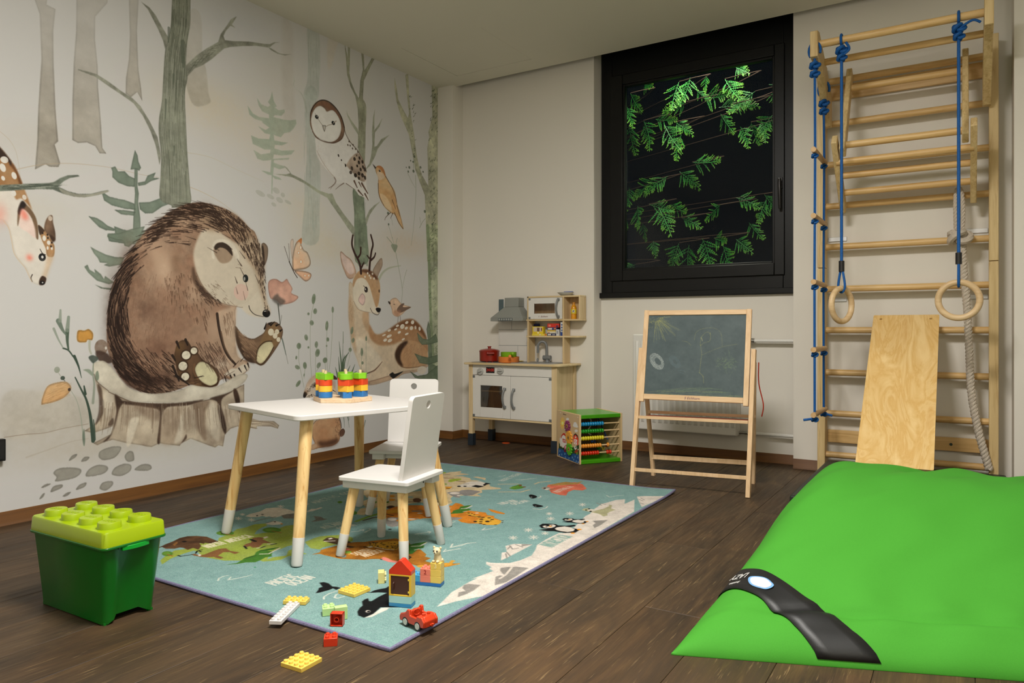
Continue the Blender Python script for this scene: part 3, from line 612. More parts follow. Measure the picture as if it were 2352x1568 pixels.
    fur(2, '690,850 700,700 740,560 800,440 880,320 900,420 850,560 820,720 820,900 860,1080 960,1230 780,1200 720,1100', 420, lambda x, y: tang(x, y), 50, 110, 9, (36, 25, 20), .85)
    fur(2, '690,850 740,560 880,320 920,420 860,620 850,900 900,1100 780,1180', 120, lambda x, y: tang(x, y), 40, 90, 6, (150, 118, 94), .6)
    fur(2, '900,330 1060,150 1180,85 1290,68 1370,88 1340,140 1200,150 1080,220 980,330', 170, lambda x, y: tang(x, y) + PI, 30, 60, 9, (48, 34, 26), .9)
    fur(2, '1300,75 1450,112 1545,170 1600,235 1660,310 1700,430 1690,560 1660,520 1600,420 1530,330 1440,240 1340,180', 330, lambda x, y: 0.55 + (x - 1300) / 400 * 0.95, 18, 38, 8, (54, 40, 32), .9)
    fur(2, '1640,440 1700,440 1705,600 1730,770 1705,770 1680,640', 70, lambda x, y: 1.35, 14, 28, 7, (60, 46, 38), .85)
    fur(2, '1040,560 1250,500 1370,700 1340,900 1180,760 1080,700', 110, lambda x, y: 1.5 - (x - 1100) / 900, 16, 40, 10, (96, 72, 56), .7)
    fur(2, '1250,560 1330,640 1440,720 1340,720 1300,700', 60, lambda x, y: .8, 16, 30, 8, (60, 44, 36), .85)
    fur(2, '1380,560 1300,600 1440,715 1530,735 1480,700', 40, lambda x, y: .7, 14, 26, 5, (120, 102, 84), .7)
    fur(2, '1240,960 1400,960 1480,1120 1440,1190 1330,1120', 130, lambda x, y: 1.1, 25, 60, 6, (70, 52, 42), .7)
    fur(2, '1420,780 1510,760 1510,900 1450,900', 40, lambda x, y: 1.45, 25, 50, 6, (110, 84, 66), .6)
    fur(2, '860,1000 1100,1010 1120,1240 960,1290 820,1200', 160, lambda x, y: 1.0 - (x - 860) / 700, 30, 70, 7, (40, 28, 22), .7)
    fur(2, '1520,880 1640,960 1660,1090 1560,1050', 80, lambda x, y: .75, 20, 45, 6, (150, 120, 94), .6)
    fur(2, '780,600 1100,500 1150,900 900,1000', 160, lambda x, y: 1.75, 20, 50, 6, (110, 80, 62), .4)
    # stump
    F(5, '610,170 660,240 740,300 830,345 950,395 1100,412 1300,416 1480,406 1650,376 1800,326 1930,256 1962,240 1962,400 1930,520 2000,540 2100,570 2230,573 2277,612 2265,642 2200,622 2080,620 2070,645 1990,630 1900,622 1840,642 1790,692 1772,802 1730,792 1700,812 1640,792 1560,762 1480,732 1400,772 1380,797 1250,782 1200,772 1130,807 1080,802 1040,792 900,772 780,742 700,762 640,792 600,772 700,722 760,690 780,620 700,650 600,682 520,662 600,612 650,562 690,482 690,400 640,300', (182, 168, 146), a=.97, col2=(160, 144, 124), edge=.25, sm=False, soft=1)
    F(5, '600,60 680,30 740,60 800,130 880,230 960,290 1100,325 1250,320 1400,290 1480,250 1560,260 1680,270 1780,230 1900,160 1985,150 1985,192 1930,252 1800,322 1650,372 1480,402 1300,412 1100,407 950,392 830,342 740,302 660,232 610,150', (196, 188, 170), a=.95, col2=(184, 174, 156), edge=.12)
    DK = (58, 42, 33)
    for t, a in (('800,330 870,400 850,440 832,480 802,600 782,660 762,700 732,742 690,762 770,680 792,600 812,480 802,400', .92), ('870,390 1000,407 1200,417 1400,407 1600,382 1450,432 1300,442 1252,462 1222,520 1212,640 1202,772 1178,762 1193,640 1203,520 1188,470 1100,452 980,432 878,420', .9), ('1650,372 1780,332 1862,306 1772,362 1755,430 1785,550 1802,640 1790,692 1758,620 1728,500 1718,400', .9), ('1862,300 1892,288 1922,380 1922,500 1888,420', .95), ('640,240 680,290 690,420 690,500 660,560 620,610 650,500 655,380', .75), ('1440,690 1442,730 1395,772 1420,730', .8), ('740,590 780,545 785,600 745,618', .7)): F(5, t, DK, a=a, soft=2, tex=.3)
    F(5, '1500,420 1650,392 1612,480 1612,600 1622,742 1590,732 1540,640 1520,500', (118, 98, 80), a=.7, soft=3); F(5, '1225,520 1300,460 1400,450 1390,600 1350,760 1215,770', (136, 116, 96), a=.5, soft=5); F(5, '960,430 1180,455 1190,560 1100,560 1000,470', (110, 90, 74), a=.5, soft=5)
    F(5, '930,570 1010,540 1000,600 940,780 900,780', (206, 196, 176), a=.7, soft=2); F(5, '1390,520 1412,540 1410,640 1400,740 1330,770 1370,640', (206, 196, 176), a=.7, soft=3); F(5, '700,300 780,330 770,480 720,540 705,420', (206, 196, 178), a=.6, soft=3); F(5, '1650,420 1700,420 1740,600 1730,760 1640,640', (204, 194, 174), a=.6, soft=3)
    for i in range(170):
        x = R.uniform(660, 1900); y0 = 420 + R.uniform(-20, 60); l = R.uniform(60, 250); b = (x - 1250) / 1250 * .22
        S(5, '%f,%f %f,%f %f,%f' % (x, y0, x + b * l * .4, y0 + l * .5, x + b * l * 1.3, y0 + l), R.uniform(2, 7), 1.5, (104, 84, 66) if R.random() < .75 else (206, 194, 174), R.uniform(.25, .7))
    for t in ('740,310 830,352 950,400 1100,416 1300,420 1480,410 1650,380 1800,330 1935,255', '610,150 640,220 740,302'): S(5, t, 7, 6, (84, 66, 52), .7)
    for t in ('2010,570 2100,580 2200,590 2255,625', '2030,600 2120,598', '2010,625 2080,640'): S(5, t, 7, 3, (110, 92, 74), .8)
    # stones
    for t in ('650,880 670,840 760,805 850,803 842,850 790,905 700,925 660,907', '885,890 920,845 960,850 972,900 965,930 910,937', '243,1040 290,1000 400,990 487,1003 490,1042 440,1082 350,1105 260,1115 272,1078', '540,1072 560,1010 640,968 720,975 735,1010 680,1052', '768,1042 800,990 880,957 942,968 936,1022 860,1066 790,1062', '973,1012 1040,962 1112,965 1128,1000 1082,1020', '383,932 410,885 457,868 442,900', '493,937 525,895 570,898 540,932', '133,1172 175,1140 222,1138 170,1167', '218,1212 245,1160 322,1143 322,1170 270,1197', '447,1192 480,1145 542,1126 522,1167', '660,1170 690,1125 772,1113 777,1150 720,1197 673,1190', '117,1277 140,1235 167,1220 152,1257', '326,1252 360,1220 402,1210 372,1244'):
        F(5, t, (128, 124, 113), a=.85, col2=(150, 146, 134), edge=.2)
    # plants at the stump
    G1 = (58, 72, 60)
    S(5, '432,-10 470,80 497,185', 26, 4, G1); S(5, '440,180 500,300 540,380 572,500 588,620 602,752', 10, 34, G1); S(5, '520,258 532,330', 12, 24, G1); S(5, '605,560 612,640 612,740', 8, 26, G1, .9)
    S(2, '405,1005 440,1020 470,1060', 10, 8, G1); S(2, '432,890 432,960 440,1018', 24, 10, (76, 90, 76)); S(2, '375,830 400,885 425,920', 32, 10, (96, 108, 94), .9); S(2, '440,805 432,890', 18, 26, (120, 130, 116), .85); S(2, '345,880 375,950 405,1003', 16, 6, (130, 138, 124), .8); S(2, '388,760 385,830', 12, 22, (130, 138, 124), .8)
    S(5, '605,40 600,150 612,250 600,410', 10, 24, (128, 134, 118), .8); F(5, '512,112 570,108 600,150 590,165 545,130', (120, 130, 112), a=.85); F(5, '620,190 625,140 645,122 655,180 640,210', (106, 116, 98), a=.9); F(5, '560,0 600,-20 650,10 610,50 590,45', (66, 74, 66), a=.9)
    F(5, '135,422 145,360 190,260 280,225 360,220 402,260 396,302 340,362 250,402 160,422', (192, 150, 102), a=.95, col2=(206, 168, 120), edge=.3)
    for i in range(60): x, y = R.uniform(160, 370), R.uniform(240, 400); S(5, '%f,%f %f,%f' % (x, y, x + 40, y - 16), 3, 1.5, (150, 108, 66), .4, sm=False) if abs((y - 320) + (x - 270) * .45) < 75 else None
    E(5, 388, 290, 13, 15, (70, 56, 48)); S(5, '402,300 450,380 480,480 495,560 510,700 520,790', 5, 10, (140, 146, 130), .8); F(5, '505,720 520,640 530,740 520,800', (104, 116, 100), a=.9)
    E(5, 277, 112, 26, 28, (140, 144, 128), .85); E(5, 328, 186, 20, 18, (62, 72, 62)); S(5, '290,140 310,168', 4, 4, (140, 140, 126)); S(5, '335,200 350,215', 5, 4, (70, 72, 62))
    F(2, '495,905 510,888 540,892 570,883 597,910 592,952 562,952 550,967 498,962', (182, 132, 62), a=.97, edge=.3); S(2, '575,960 575,1010 585,1040', 16, 12, (160, 160, 142), .8)
    # deer looking down at the edge of the picture
    F(8, '-160,0 0,160 60,230 120,310 160,380 190,450 210,500 240,580 270,660 320,770 360,895 430,930 500,1060 512,1110 506,1190 470,1290 432,1400 425,1440 400,1462 340,1456 300,1430 270,1370 230,1290 170,1220 130,1150 100,1000 70,900 30,850 -160,760', (206, 198, 186), a=.98, tex=.05, edge=.1)
    F(8, '-160,0 0,160 60,230 120,310 160,380 190,450 210,500 240,580 300,745 262,700 200,640 150,650 110,560 70,520 -160,500', (142, 100, 62), a=.95, col2=(166, 128, 88), soft=2); F(8, '-160,-10 0,158 60,228 110,300 100,335 40,262 -160,250', (42, 32, 28), a=.9, soft=2); F(8, '120,310 160,380 190,450 208,500 180,500 150,400 105,340', (92, 56, 30), a=.8, soft=2)
    for x, y, a, b in ((40, 275, 38, 32), (25, 350, 28, 40), (132, 425, 24, 34), (28, 450, 18, 22), (127, 590, 24, 30), (230, 630, 20, 24)): E(8, x, y, a, b, (210, 204, 194), 1, -15)
    F(8, '165,905 168,760 205,668 250,700 310,770 350,862 362,1020 335,1000 300,832 220,745 188,830', (104, 80, 58), a=.95, soft=1); F(8, '168,760 205,665 245,700 225,740 190,800', (34, 28, 26), a=.9, soft=2); F(8, '182,860 210,738 280,820 325,905 335,1015 260,960 195,920', (216, 190, 178), a=.9, soft=2); F(8, '190,800 210,738 260,800 250,850', (222, 112, 92), a=.75, soft=4)
    F(8, '418,942 428,860 460,808 495,803 502,870 522,960 522,1032 492,1042 460,990', (128, 100, 78), a=.97, col2=(92, 70, 54), edge=.25); E(8, 475, 830, 20, 24, (200, 186, 170), .8)
    F(8, '360,893 420,942 490,1042 516,1100 506,1190 446,1186 430,1112 390,1022', (166, 126, 86), a=.97, edge=.15); F(8, '360,893 420,942 410,960 375,985', (48, 36, 30), a=.85, soft=1); F(8, '470,985 515,1010 522,1040 495,1055', (60, 42, 32), a=.8, soft=2)
    for x, y, a, b in ((418, 1018, 17, 26), (460, 1060, 17, 21), (450, 1110, 10, 17), (490, 1115, 9, 15)): E(8, x, y, a, b, (212, 206, 194))
    for x, y in ((403, 970), (448, 985), (452, 1015), (490, 1060), (482, 1095)): E(8, x, y, 8, 10, (44, 34, 30))
    F(8, '446,1186 506,1190 470,1290 432,1400 400,1380 430,1290', (190, 156, 120), a=.6, soft=4); F(8, '370,1456 372,1412 398,1375 436,1395 428,1440 402,1462', (58, 40, 30), a=.97, soft=1); E(8, 400, 1440, 25, 20, (26, 22, 22)); E(8, 402, 1438, 8, 6, (190, 186, 180))
    E(8, 398, 1198, 34, 37, (26, 26, 26)); E(8, 400, 1196, 12, 14, (200, 196, 190)); S(8, '378,1120 400,1160 428,1175', 5, 8, (40, 34, 30)); E(8, 278, 1200, 40, 40, (222, 128, 108), .85, 0, 0); S(8, '305,1362 292,1395 305,1430', 8, 5, (52, 40, 34)); S(8, '30,850 80,920 105,1020 130,1150 175,1225 235,1295 272,1372 300,1430', 10, 8, (196, 176, 150), .8)
    cv.blob(pt(8, '0,790')[0], .03, .05, (220, 150, 134), .6)
    F(8, '-160,520 0,515 180,505 330,500 460,495 500,488 520,480 570,448 640,422 740,418 752,432 660,448 602,478 548,528 640,572 740,598 860,598 960,573 1022,562 1028,570 1018,580 930,607 800,630 700,622 600,597 500,557 380,552 240,557 120,567 -160,580', (96, 102, 90), a=.97, tex=.3, sm=False)
    F(8, '560,545 640,575 740,600 860,600 960,575 1025,565 1020,580 930,607 800,630 700,622 600,595', (158, 154, 138), a=.8, soft=1)
    for i in range(60): x = R.uniform(-40, 520); y = 530 + R.uniform(-22, 24); S(8, '%f,%f %f,%f' % (x, y, x + R.uniform(40, 130), y + R.uniform(-5, 3)), 4, 2, (52, 60, 50) if R.random() < .6 else (160, 162, 148), .7, sm=False)
    # deer at rest
    F(4, '985,470 972,620 970,760 985,900 1000,1020 1040,1130 1080,1230 1150,1262 1060,1290 1000,1300 1100,1342 1200,1342 1380,1302 1450,1252 1560,1232 1640,1192 1652,1100 1642,970 1612,890 1570,830 1520,795 1460,798 1400,824 1320,880 1240,922 1190,910 1148,830 1142,730 1100,640', (196, 176, 150), a=.97, tex=.12, edge=.12)
    F(4, '1150,840 1190,912 1240,923 1320,882 1400,825 1460,800 1520,796 1570,832 1612,892 1642,970 1650,1080 1560,1000 1440,980 1350,1010 1260,1020 1200,1000 1150,940', (150, 110, 76), a=.92, col2=(168, 128, 92), soft=4); F(4, '1300,900 1400,826 1460,800 1520,797 1570,833 1612,892 1640,965 1580,900 1500,850 1400,870', (104, 68, 44), a=.85, soft=4)
    F(4, '1000,990 1090,960 1180,1040 1260,1150 1200,1235 1110,1245 1045,1140', (204, 192, 172), a=.8, soft=6); F(4, '978,600 1010,700 1020,900 1040,1080 1000,1000 982,880 970,740', (178, 148, 116), a=.7, soft=4); F(4, '1100,720 1142,735 1150,850 1190,915 1130,900 1090,800', (168, 132, 98), a=.6, soft=4)
    for x, y, a, b in ((1470, 822, 14, 12), (1520, 820, 14, 17), (1390, 850, 14, 10), (1432, 856, 19, 20), (1466, 870, 13, 12), (1510, 870, 15, 17), (1545, 865, 8, 16), (1580, 875, 9, 18), (1320, 890, 15, 10), (1375, 880, 13, 8), (1275, 930, 16, 7), (1320, 938, 22, 12), (1406, 906, 14, 11), (1470, 920, 16, 9), (1285, 972, 16, 13), (1326, 976, 20, 14), (1440, 965, 14, 8)): E(4, x, y, a, b, (214, 206, 192), .95, -15)
    F(4, '1370,1100 1400,1020 1470,980 1560,988 1642,1060 1645,1180 1560,1202 1470,1217 1400,1182', (170, 130, 94), a=.92, col2=(186, 148, 110), soft=2); F(4, '1368,1100 1395,1028 1452,982 1480,990 1430,1060 1415,1130 1440,1200 1395,1172', (48, 32, 24), a=.9, soft=4); S(4, '1395,1170 1440,1205 1540,1205 1630,1190', 7, 5, (110, 82, 60), .85)
    F(4, '1040,1290 1080,1232 1150,1262 1260,1155 1200,1235 1130,1265 1070,1300', (150, 118, 94), a=.8, soft=2); S(4, '1130,1258 1200,1225 1260,1158', 12, 5, (90, 68, 54), .85)
    F(4, '1090,1340 1200,1310 1340,1270 1460,1235 1560,1222 1640,1180 1650,1200 1560,1245 1450,1262 1370,1300 1210,1352 1100,1362', (176, 148, 122), a=.85, edge=.15); F(4, '1320,1270 1350,1248 1370,1262 1440,1240 1360,1300 1345,1296', (28, 28, 28), a=.95); F(4, '1080,1350 1150,1335 1150,1350 1090,1362', (150, 130, 110), a=.8); S(4, '1080,1345 1200,1315 1330,1275', 8, 6, (140, 112, 92), .7)
    F(4, '903,212 950,250 1000,292 1037,390 1012,442 965,442 930,372 905,292', (182, 150, 128), a=.97, edge=.25); F(4, '908,225 950,262 995,305 1020,385 985,410 940,360 915,290', (206, 184, 174), a=.9, soft=2); F(4, '1252,268 1262,330 1232,402 1215,440 1178,388 1202,330', (160, 138, 118), a=.95, edge=.25)
    F(4, '1010,450 1040,400 1100,368 1170,385 1220,440 1242,520 1232,600 1226,660 1247,700 1230,752 1190,747 1150,737 1080,722 1030,672 1008,600', (208, 196, 176), a=.98, tex=.05, edge=.12)
    F(4, '1008,470 1040,400 1100,366 1172,385 1224,445 1242,520 1232,640 1210,692 1188,640 1150,510 1105,445 1045,450 1012,520', (168, 130, 92), a=.93, col2=(184, 148, 112), soft=2); F(4, '1070,380 1110,366 1172,385 1222,440 1210,455 1150,410', (82, 52, 36), a=.85, soft=3)
    for t, w0, w1 in (('1078,400 1072,340 1055,290 1020,220 1000,150 1008,75', 26, 18), ('1048,270 1072,235 1076,180', 18, 18), ('1082,350 1102,310', 20, 14), ('1150,372 1155,300 1168,210 1180,150 1162,72', 24, 18), ('1160,290 1190,262 1202,228', 20, 14), ('1156,280 1130,248', 16, 12)): S(4, t, w0, w1, (58, 40, 34))
    for x, y in ((1135, 400), (1112, 430), (1160, 440), (1176, 405), (1190, 445), (1150, 420)): E(4, x, y, 7, 10, (210, 200, 184))
    E(4, 1121, 540, 15, 25, (38, 32, 30)); E(4, 1116, 535, 6, 9, (190, 184, 174)); S(4, '1098,508 1112,518 1135,560', 5, 4, (60, 48, 40)); E(4, 1233, 552, 5, 14, (60, 46, 40))
    F(4, '1055,620 1078,578 1098,576 1114,605 1110,650 1092,676 1062,650', (204, 172, 164), a=.85, edge=.3); F(4, '1203,706 1222,694 1247,704 1242,728 1222,735', (28, 24, 24)); S(4, '1158,698 1172,730 1195,750 1222,756 1236,735', 5, 4, (52, 42, 38)); S(4, '1015,640 1050,705 1100,726 1150,737', 5, 4, (150, 124, 100), .8)
    fur(4, '980,520 1010,620 1040,1000 1000,1000 975,760', 60, lambda x, y: 1.5, 14, 30, 4, (150, 118, 90), .5); fur(4, '1420,1010 1600,1000 1630,1160 1480,1190', 90, lambda x, y: 2.2, 16, 36, 4, (140, 104, 74), .5)
    # little bird on its back
    F(4, '1322,655 1340,620 1380,612 1415,650 1440,668 1505,690 1470,712 1430,752 1390,772 1350,752 1338,700', (206, 174, 146), a=.97, edge=.25); F(4, '1385,712 1420,665 1450,660 1438,690 1508,688 1455,722 1410,738', (98, 78, 66), a=.9, soft=1); F(4, '1360,720 1420,720 1400,768 1360,755', (164, 118, 92), a=.6, soft=3); F(4, '1310,640 1328,648 1330,665 1318,662', (52, 42, 36)); S(4, '1358,665 1370,668', 5, 3, (60, 46, 40)); S(4, '1398,770 1392,820', 4, 4, (70, 56, 46)); S(4, '1412,765 1418,808', 4, 4, (70, 56, 46))
    # meadow plants
    LG = (116, 126, 104)
    for t in ('672,660 652,760 642,900 645,1150 655,1290', '785,890 782,1020 790,1250', '835,740 830,900 820,1100 800,1260', '690,1090 688,1180 690,1260', '545,1050 545,1150 565,1260 590,1380', '597,1220 590,1300', '770,1165 775,1250', '700,1035 690,1100', '715,1210 695,1240', '995,920 990,1000 985,1080 960,1200', '1085,1110 1080,1200 1085,1400', '1122,990 1120,1300', '925,900 928,1000', '1112,1330 1110,1400'): S(4, t, 5, 4, (140, 146, 124), .85)
    for x, y, a, b, g in ((672, 620, 16, 45, 10), (685, 725, 16, 25, 20), (655, 825, 18, 22, 30), (608, 950, 15, 27, -20), (545, 1023, 19, 27, 0), (695, 1010, 14, 28, 5), (705, 1082, 19, 35, 20), (785, 850, 13, 42, 5), (835, 712, 10, 27, 0), (793, 967, 12, 18, -10), (770, 1145, 20, 24, -15), (715, 1188, 15, 28, 40), (597, 1190, 16, 30, -10), (532, 1205, 22, 17, 25), (540, 1345, 27, 17, -45), (1000, 890, 12, 33, 15), (1010, 975, 12, 22, 25), (985, 1055, 14, 18, 0), (1085, 1075, 11, 35, 0), (1122, 960, 7, 22, 0), (1090, 1168, 10, 14, 0), (627, 748, 10, 12, 0), (627, 1035, 8, 10, 0), (523, 1122, 8, 16, 10), (1078, 1315, 11, 20, 0), (1108, 1418, 20, 16, 30), (590, 1272, 5, 14, 10), (783, 1022, 6, 9, 0)):
        E(4, x, y, a, b, LG, .9, g); E(4, x + a * .25, y, a * .45, b * .7, (92, 104, 84), .5, g, 0)
    for t, w in (('922,1290 905,1130 890,985', 30), ('922,1290 925,1150 975,1080', 40), ('925,1290 940,1150 975,1070', 26), ('880,1290 858,1205', 24), ('900,1290 884,1115', 26), ('940,1290 985,1190', 26), ('985,1290 1025,1180', 26), ('960,1290 1040,1240', 26), ('918,1290 925,900', 8), ('905,1290 935,1100', 40)): S(4, t, w, 3, (74, 90, 70), .95, rough=.3)
    for t in ('1655,810 1640,880 1650,960 1658,1100 1652,1250 1640,1320 1760,1320 1740,1200 1690,1180 1680,1000 1672,880', '1556,905 1610,960 1660,965 1720,915 1740,990 1660,1012 1600,1012 1570,980', '1535,1088 1600,1110 1650,1120 1740,1095 1740,1160 1660,1182 1580,1172', '1495,1238 1560,1280 1640,1270 1735,1185 1740,1320 1600,1312 1540,1292'): F(4, t, (86, 100, 80), a=.92, col2=(112, 124, 102), edge=.25, sm=False, jag=.9)
    E(4, 1600, 1230, 40, 34, (204, 194, 178), .9)
    # rabbit behind the table
    F(7, '362,575 360,525 380,460 410,380 460,310 520,265 600,248 690,290 770,330 815,420 845,500 850,620 700,640 500,620 430,590', (202, 186, 168), a=.97, tex=.08, edge=.15); F(7, '400,420 460,310 520,262 600,248 700,290 640,330 560,300 490,350 430,430', (186, 146, 116), a=.55, soft=5); F(7, '590,262 680,230 770,245 835,285 850,325 770,318 690,300 620,282', (58, 40, 32), a=.95); F(7, '640,262 700,246 780,262 700,280', (120, 84, 62), a=.7, soft=3)
    F(7, '356,578 360,532 380,498 410,530 398,568 376,590', (30, 24, 22), a=.95, soft=1); F(7, '372,505 400,470 430,510 408,535', (132, 92, 62), a=.6, soft=4); E(7, 535, 412, 18, 24, (30, 34, 32)); E(7, 540, 405, 6, 7, (190, 190, 184)); S(7, '520,385 545,378', 6, 4, (60, 44, 36)); S(7, '500,548 540,565 568,562 562,545', 6, 6, (110, 84, 66))
    F(7, '790,340 822,350 826,430 800,470', (176, 140, 116), a=.6, soft=3); S(7, '790,480 830,505', 12, 6, (60, 44, 36))
    for i in range(70):
        t = R.random(); x = 380 + 300 * t + R.uniform(-10, 30); y = 540 - 280 * t ** .6 + R.uniform(-6, 60); S(7, '%f,%f %f,%f' % (x, y, x + R.uniform(8, 20), y - R.uniform(4, 16)), 7, 4, (70, 54, 44), .8, sm=False)
    for i in range(14): x, y = R.uniform(420, 490), R.uniform(540, 580); E(7, x, y, 5, 6, (60, 48, 40), .8)
    F(7, '478,1010 505,935 600,890 620,700 860,700 892,920 912,1030 902,1130 872,1230 780,1292 650,1312 560,1332 480,1352 418,1342 428,1292 520,1262 490,1172', (168, 122, 86), a=.97, col2=(188, 146, 108), edge=.3)
    F(7, '560,1230 700,1220 860,1180 850,1250 760,1295 640,1312 600,1290', (70, 46, 34), a=.85, soft=6); F(7, '430,1290 530,1262 560,1300 480,1350 415,1340', (190, 158, 128), a=.8, soft=2); F(7, '440,960 500,900 600,890 520,960 480,1050 450,1040', (208, 194, 174), a=.6, soft=3)
    F(7, '895,1070 940,1040 966,1080 945,1140 905,1158 885,1130', (170, 132, 104), a=.95, col2=(96, 66, 50), edge=.3); S(7, '880,870 905,950 912,1030', 16, 10, (60, 42, 34), .9); S(7, '490,1040 500,980 560,910', 9, 7, (80, 58, 46), .8); S(7, '412,1340 440,1365', 8, 5, (90, 70, 56))
    for i in range(50): x, y = R.uniform(820, 900), R.uniform(890, 1200); S(7, '%f,%f %f,%f' % (x, y, x + 2, y + 18), 6, 3, (72, 50, 40), .7, sm=False)
    for t in ('945,860 955,950 958,1025', '1010,850 1015,930 1028,1028', '1265,920 1240,1040 1222,1165', '1000,860 1020,920 1025,850'): S(7, t, 12, 4, (84, 100, 82), .9)
    return cv

# ------------------------------------------------------------------ the woven world map of the rug (flat pattern in the pile)
RX0, RX1, RY0, RY1 = -2.545, -1.142, 1.298, 3.268
RUG_Z, RS = 0.009, 660.0
def make_rug_print():
    W, H = int((RX1 - RX0) * RS), int((RY1 - RY0) * RS)
    cv = Canvas(W, H, (126, 163, 163), lambda p: np.stack([(p[:, 0] - RX0) * RS, (RY1 - p[:, 1]) * RS], 1), seed=5)
    cv.scale = RS; R = random.Random(4)
    g = (cv.grain - .5)[..., None] * np.array([26, 14, 20], np.float32); cv.a += g + (cv.n2 - .5)[..., None] * 14
    def pt(k, t): return [(q.x, q.y) for q in (on_z(u, v, RUG_Z) for u, v in px(k, t))]
    def F(k, t, col, sm=False, **kw): kw.setdefault('tex', .1); cv.fill(pt(k, t), col, sm=sm, **kw)
    def S(k, t, w, col=(214, 208, 200), w1=None, a=.95): cv.stroke(pt(k, t), w, w if w1 is None else w1, col, a, rough=.25)
    def E(k, x, y, rx, ry, col, n=18):
        F(k, ' '.join('%f,%f' % (x + rx * math.cos(2 * PI * i / n), y + ry * math.sin(2 * PI * i / n)) for i in range(n)), col)
    W_, BK, GN, DGN, BRN = (212, 205, 197), (20, 22, 24), (140, 158, 66), (66, 116, 44), (92, 66, 44)
    # North America
    F('a', '40,1010 100,960 200,900 350,880 420,870 500,810 600,800 690,790 700,760 850,700 900,660 1000,640 1100,605 1240,592 1240,620 1180,640 1120,680 1100,718 1200,700 1300,690 1400,640 1450,620 1560,610 1560,830 1470,850 1400,880 1300,905 1240,1000 1300,975 1460,955 1480,900 1560,870 1600,915 1695,935 1600,948 1480,962 1400,1000 1300,1015 1200,1022 1120,1000 1000,1010 760,1012 640,992 500,965 470,920 420,900 300,935 160,990 60,1055', GN, col2=(150, 168, 82))
    F('a', '-60,900 60,850 100,830 180,800 260,760 350,740 450,737 560,745 640,775 697,800 620,822 540,812 530,825 480,815 500,850 470,890 410,870 350,892 300,870 260,865 200,880 100,880 60,860', BRN, col2=(72, 52, 36)); E('a', 310, 800, 26, 10, (30, 24, 20)); F('a', '180,830 230,800 240,815 200,850', (130, 92, 50))
    F('a', '390,942 430,935 470,950 530,945 620,910 700,880 780,873 825,903 935,918 880,938 815,915 750,918 690,955 755,980 715,992 640,970 560,975 490,970 420,955', (124, 88, 54)); S('a', '240,955 270,965 330,955 400,945', .006, BK); S('a', '440,930 455,905 510,890', .006, BK); S('a', '470,900 500,915', .005, BK); E('a', 482, 950, 18, 12, W_)
    F('a', '970,850 1000,825 1060,810 1080,755 1150,748 1205,755 1190,772 1230,790 1290,815 1200,815 1150,860 1080,867 1050,850 1000,862', (122, 86, 58)); F('a', '970,845 1000,880 1025,880 1000,850', BK); S('a', '1060,775 1110,795', .012, BK); F('a', '1195,750 1240,738 1260,748 1215,765', W_); S('a', '1130,872 1215,855', .007, W_); S('a', '1170,868 1220,850', .007, BK); S('a', '1250,825 1340,822', .007, W_); S('a', '1290,832 1342,822', .008, BK)
    F('a', '770,1057 900,1040 1000,980 1100,948 1120,915 1160,895 1240,880 1375,860 1300,892 1240,900 1305,910 1290,950 1300,965 1220,975 1180,1000 1110,1030 1000,1032 900,1050', DGN); S('a', '1160,938 1260,935 1385,870', .007, W_); S('a', '1160,905 1370,865', .005, BK, a=.6); S('a', '980,990 1120,955', .005, BK, a=.5); E('a', 1105, 1086, 12, 5, (40, 130, 80))
    for x, y, rx, ry in ((1295, 668, 105, 30), (120, 935, 62, 28), (770, 705, 100, 26)): E('a', x, y, rx, ry, (84, 128, 46)); E('a', x - rx * .1, y - 3, rx * .6, ry * .5, (104, 146, 54)); S('a', '%d,%d %d,%d' % (x, y + 10, x + rx, y + ry), .005, (160, 92, 44))
    letters(cv, 'NORTH AMERICA', pt('a', '585,872')[0], pt('a', '1092,742')[0], .045, .006, (214, 212, 180))
    # Arctic
    F('a', '995,515 1050,488 1110,475 1170,458 1230,425 1350,415 1450,428 1560,460 1560,478 1470,490 1400,512 1320,532 1270,515 1230,522 1190,510 1150,522 1060,527', (206, 202, 190)); F('a', '1400,505 1470,488 1560,482 1560,540 1430,538', (120, 118, 112)); S('a', '1100,575 1180,550 1330,522', .010, (120, 122, 116)); E('a', 1130, 508, 9, 6, BK); E('a', 1190, 495, 16, 7, (120, 116, 108))
    F('a', '1220,600 1320,563 1400,578 1420,602 1300,612', (206, 202, 192)); S('a', '1230,590 1310,570', .008, (120, 120, 114)); E('a', 1330, 575, 10, 5, BK); E('a', 1405, 600, 14, 6, (210, 130, 50))
    F('a', '1735,575 1790,550 1765,510 1850,520 1880,540 1925,545 1860,560 1800,570', (118, 118, 112)); F('a', '1670,470 1740,430 1790,430 1850,410 1865,420 1760,455', (208, 204, 196))
    for k, x, y, r in (('a', 965, 495, 26), ('a', 920, 540, 40), ('a', 1065, 555, 40), ('a', 1395, 405, 40), ('a', 1675, 375, 34), ('c', 1135, 258, 30), ('c', 1342, 257, 40), ('c', 1152, 308, 40), ('c', 928, 420, 44), ('c', 775, 497, 44), ('c', 980, 493, 48), ('c', 1095, 453, 36), ('c', 1468, 168, 36)):
        for q in range(4):
            t = q * PI / 4; S(k, '%f,%f %f,%f' % (x - r * math.cos(t), y - r * .42 * math.sin(t), x + r * math.cos(t), y + r * .42 * math.sin(t)), .0055, (206, 206, 198))
    letters(cv, 'ARCTIC OCEAN', pt('a', '1790,370')[0], pt('a', '2330,215')[0], .04, .005, (188, 200, 194)); letters(cv, 'ATLANTIC', pt('e', '50,690')[0], pt('e', '520,560')[0], .036, .005, (196, 206, 198)); letters(cv, 'OCEAN', pt('e', '330,700')[0], pt('e', '580,625')[0], .036, .005, (196, 206, 198))
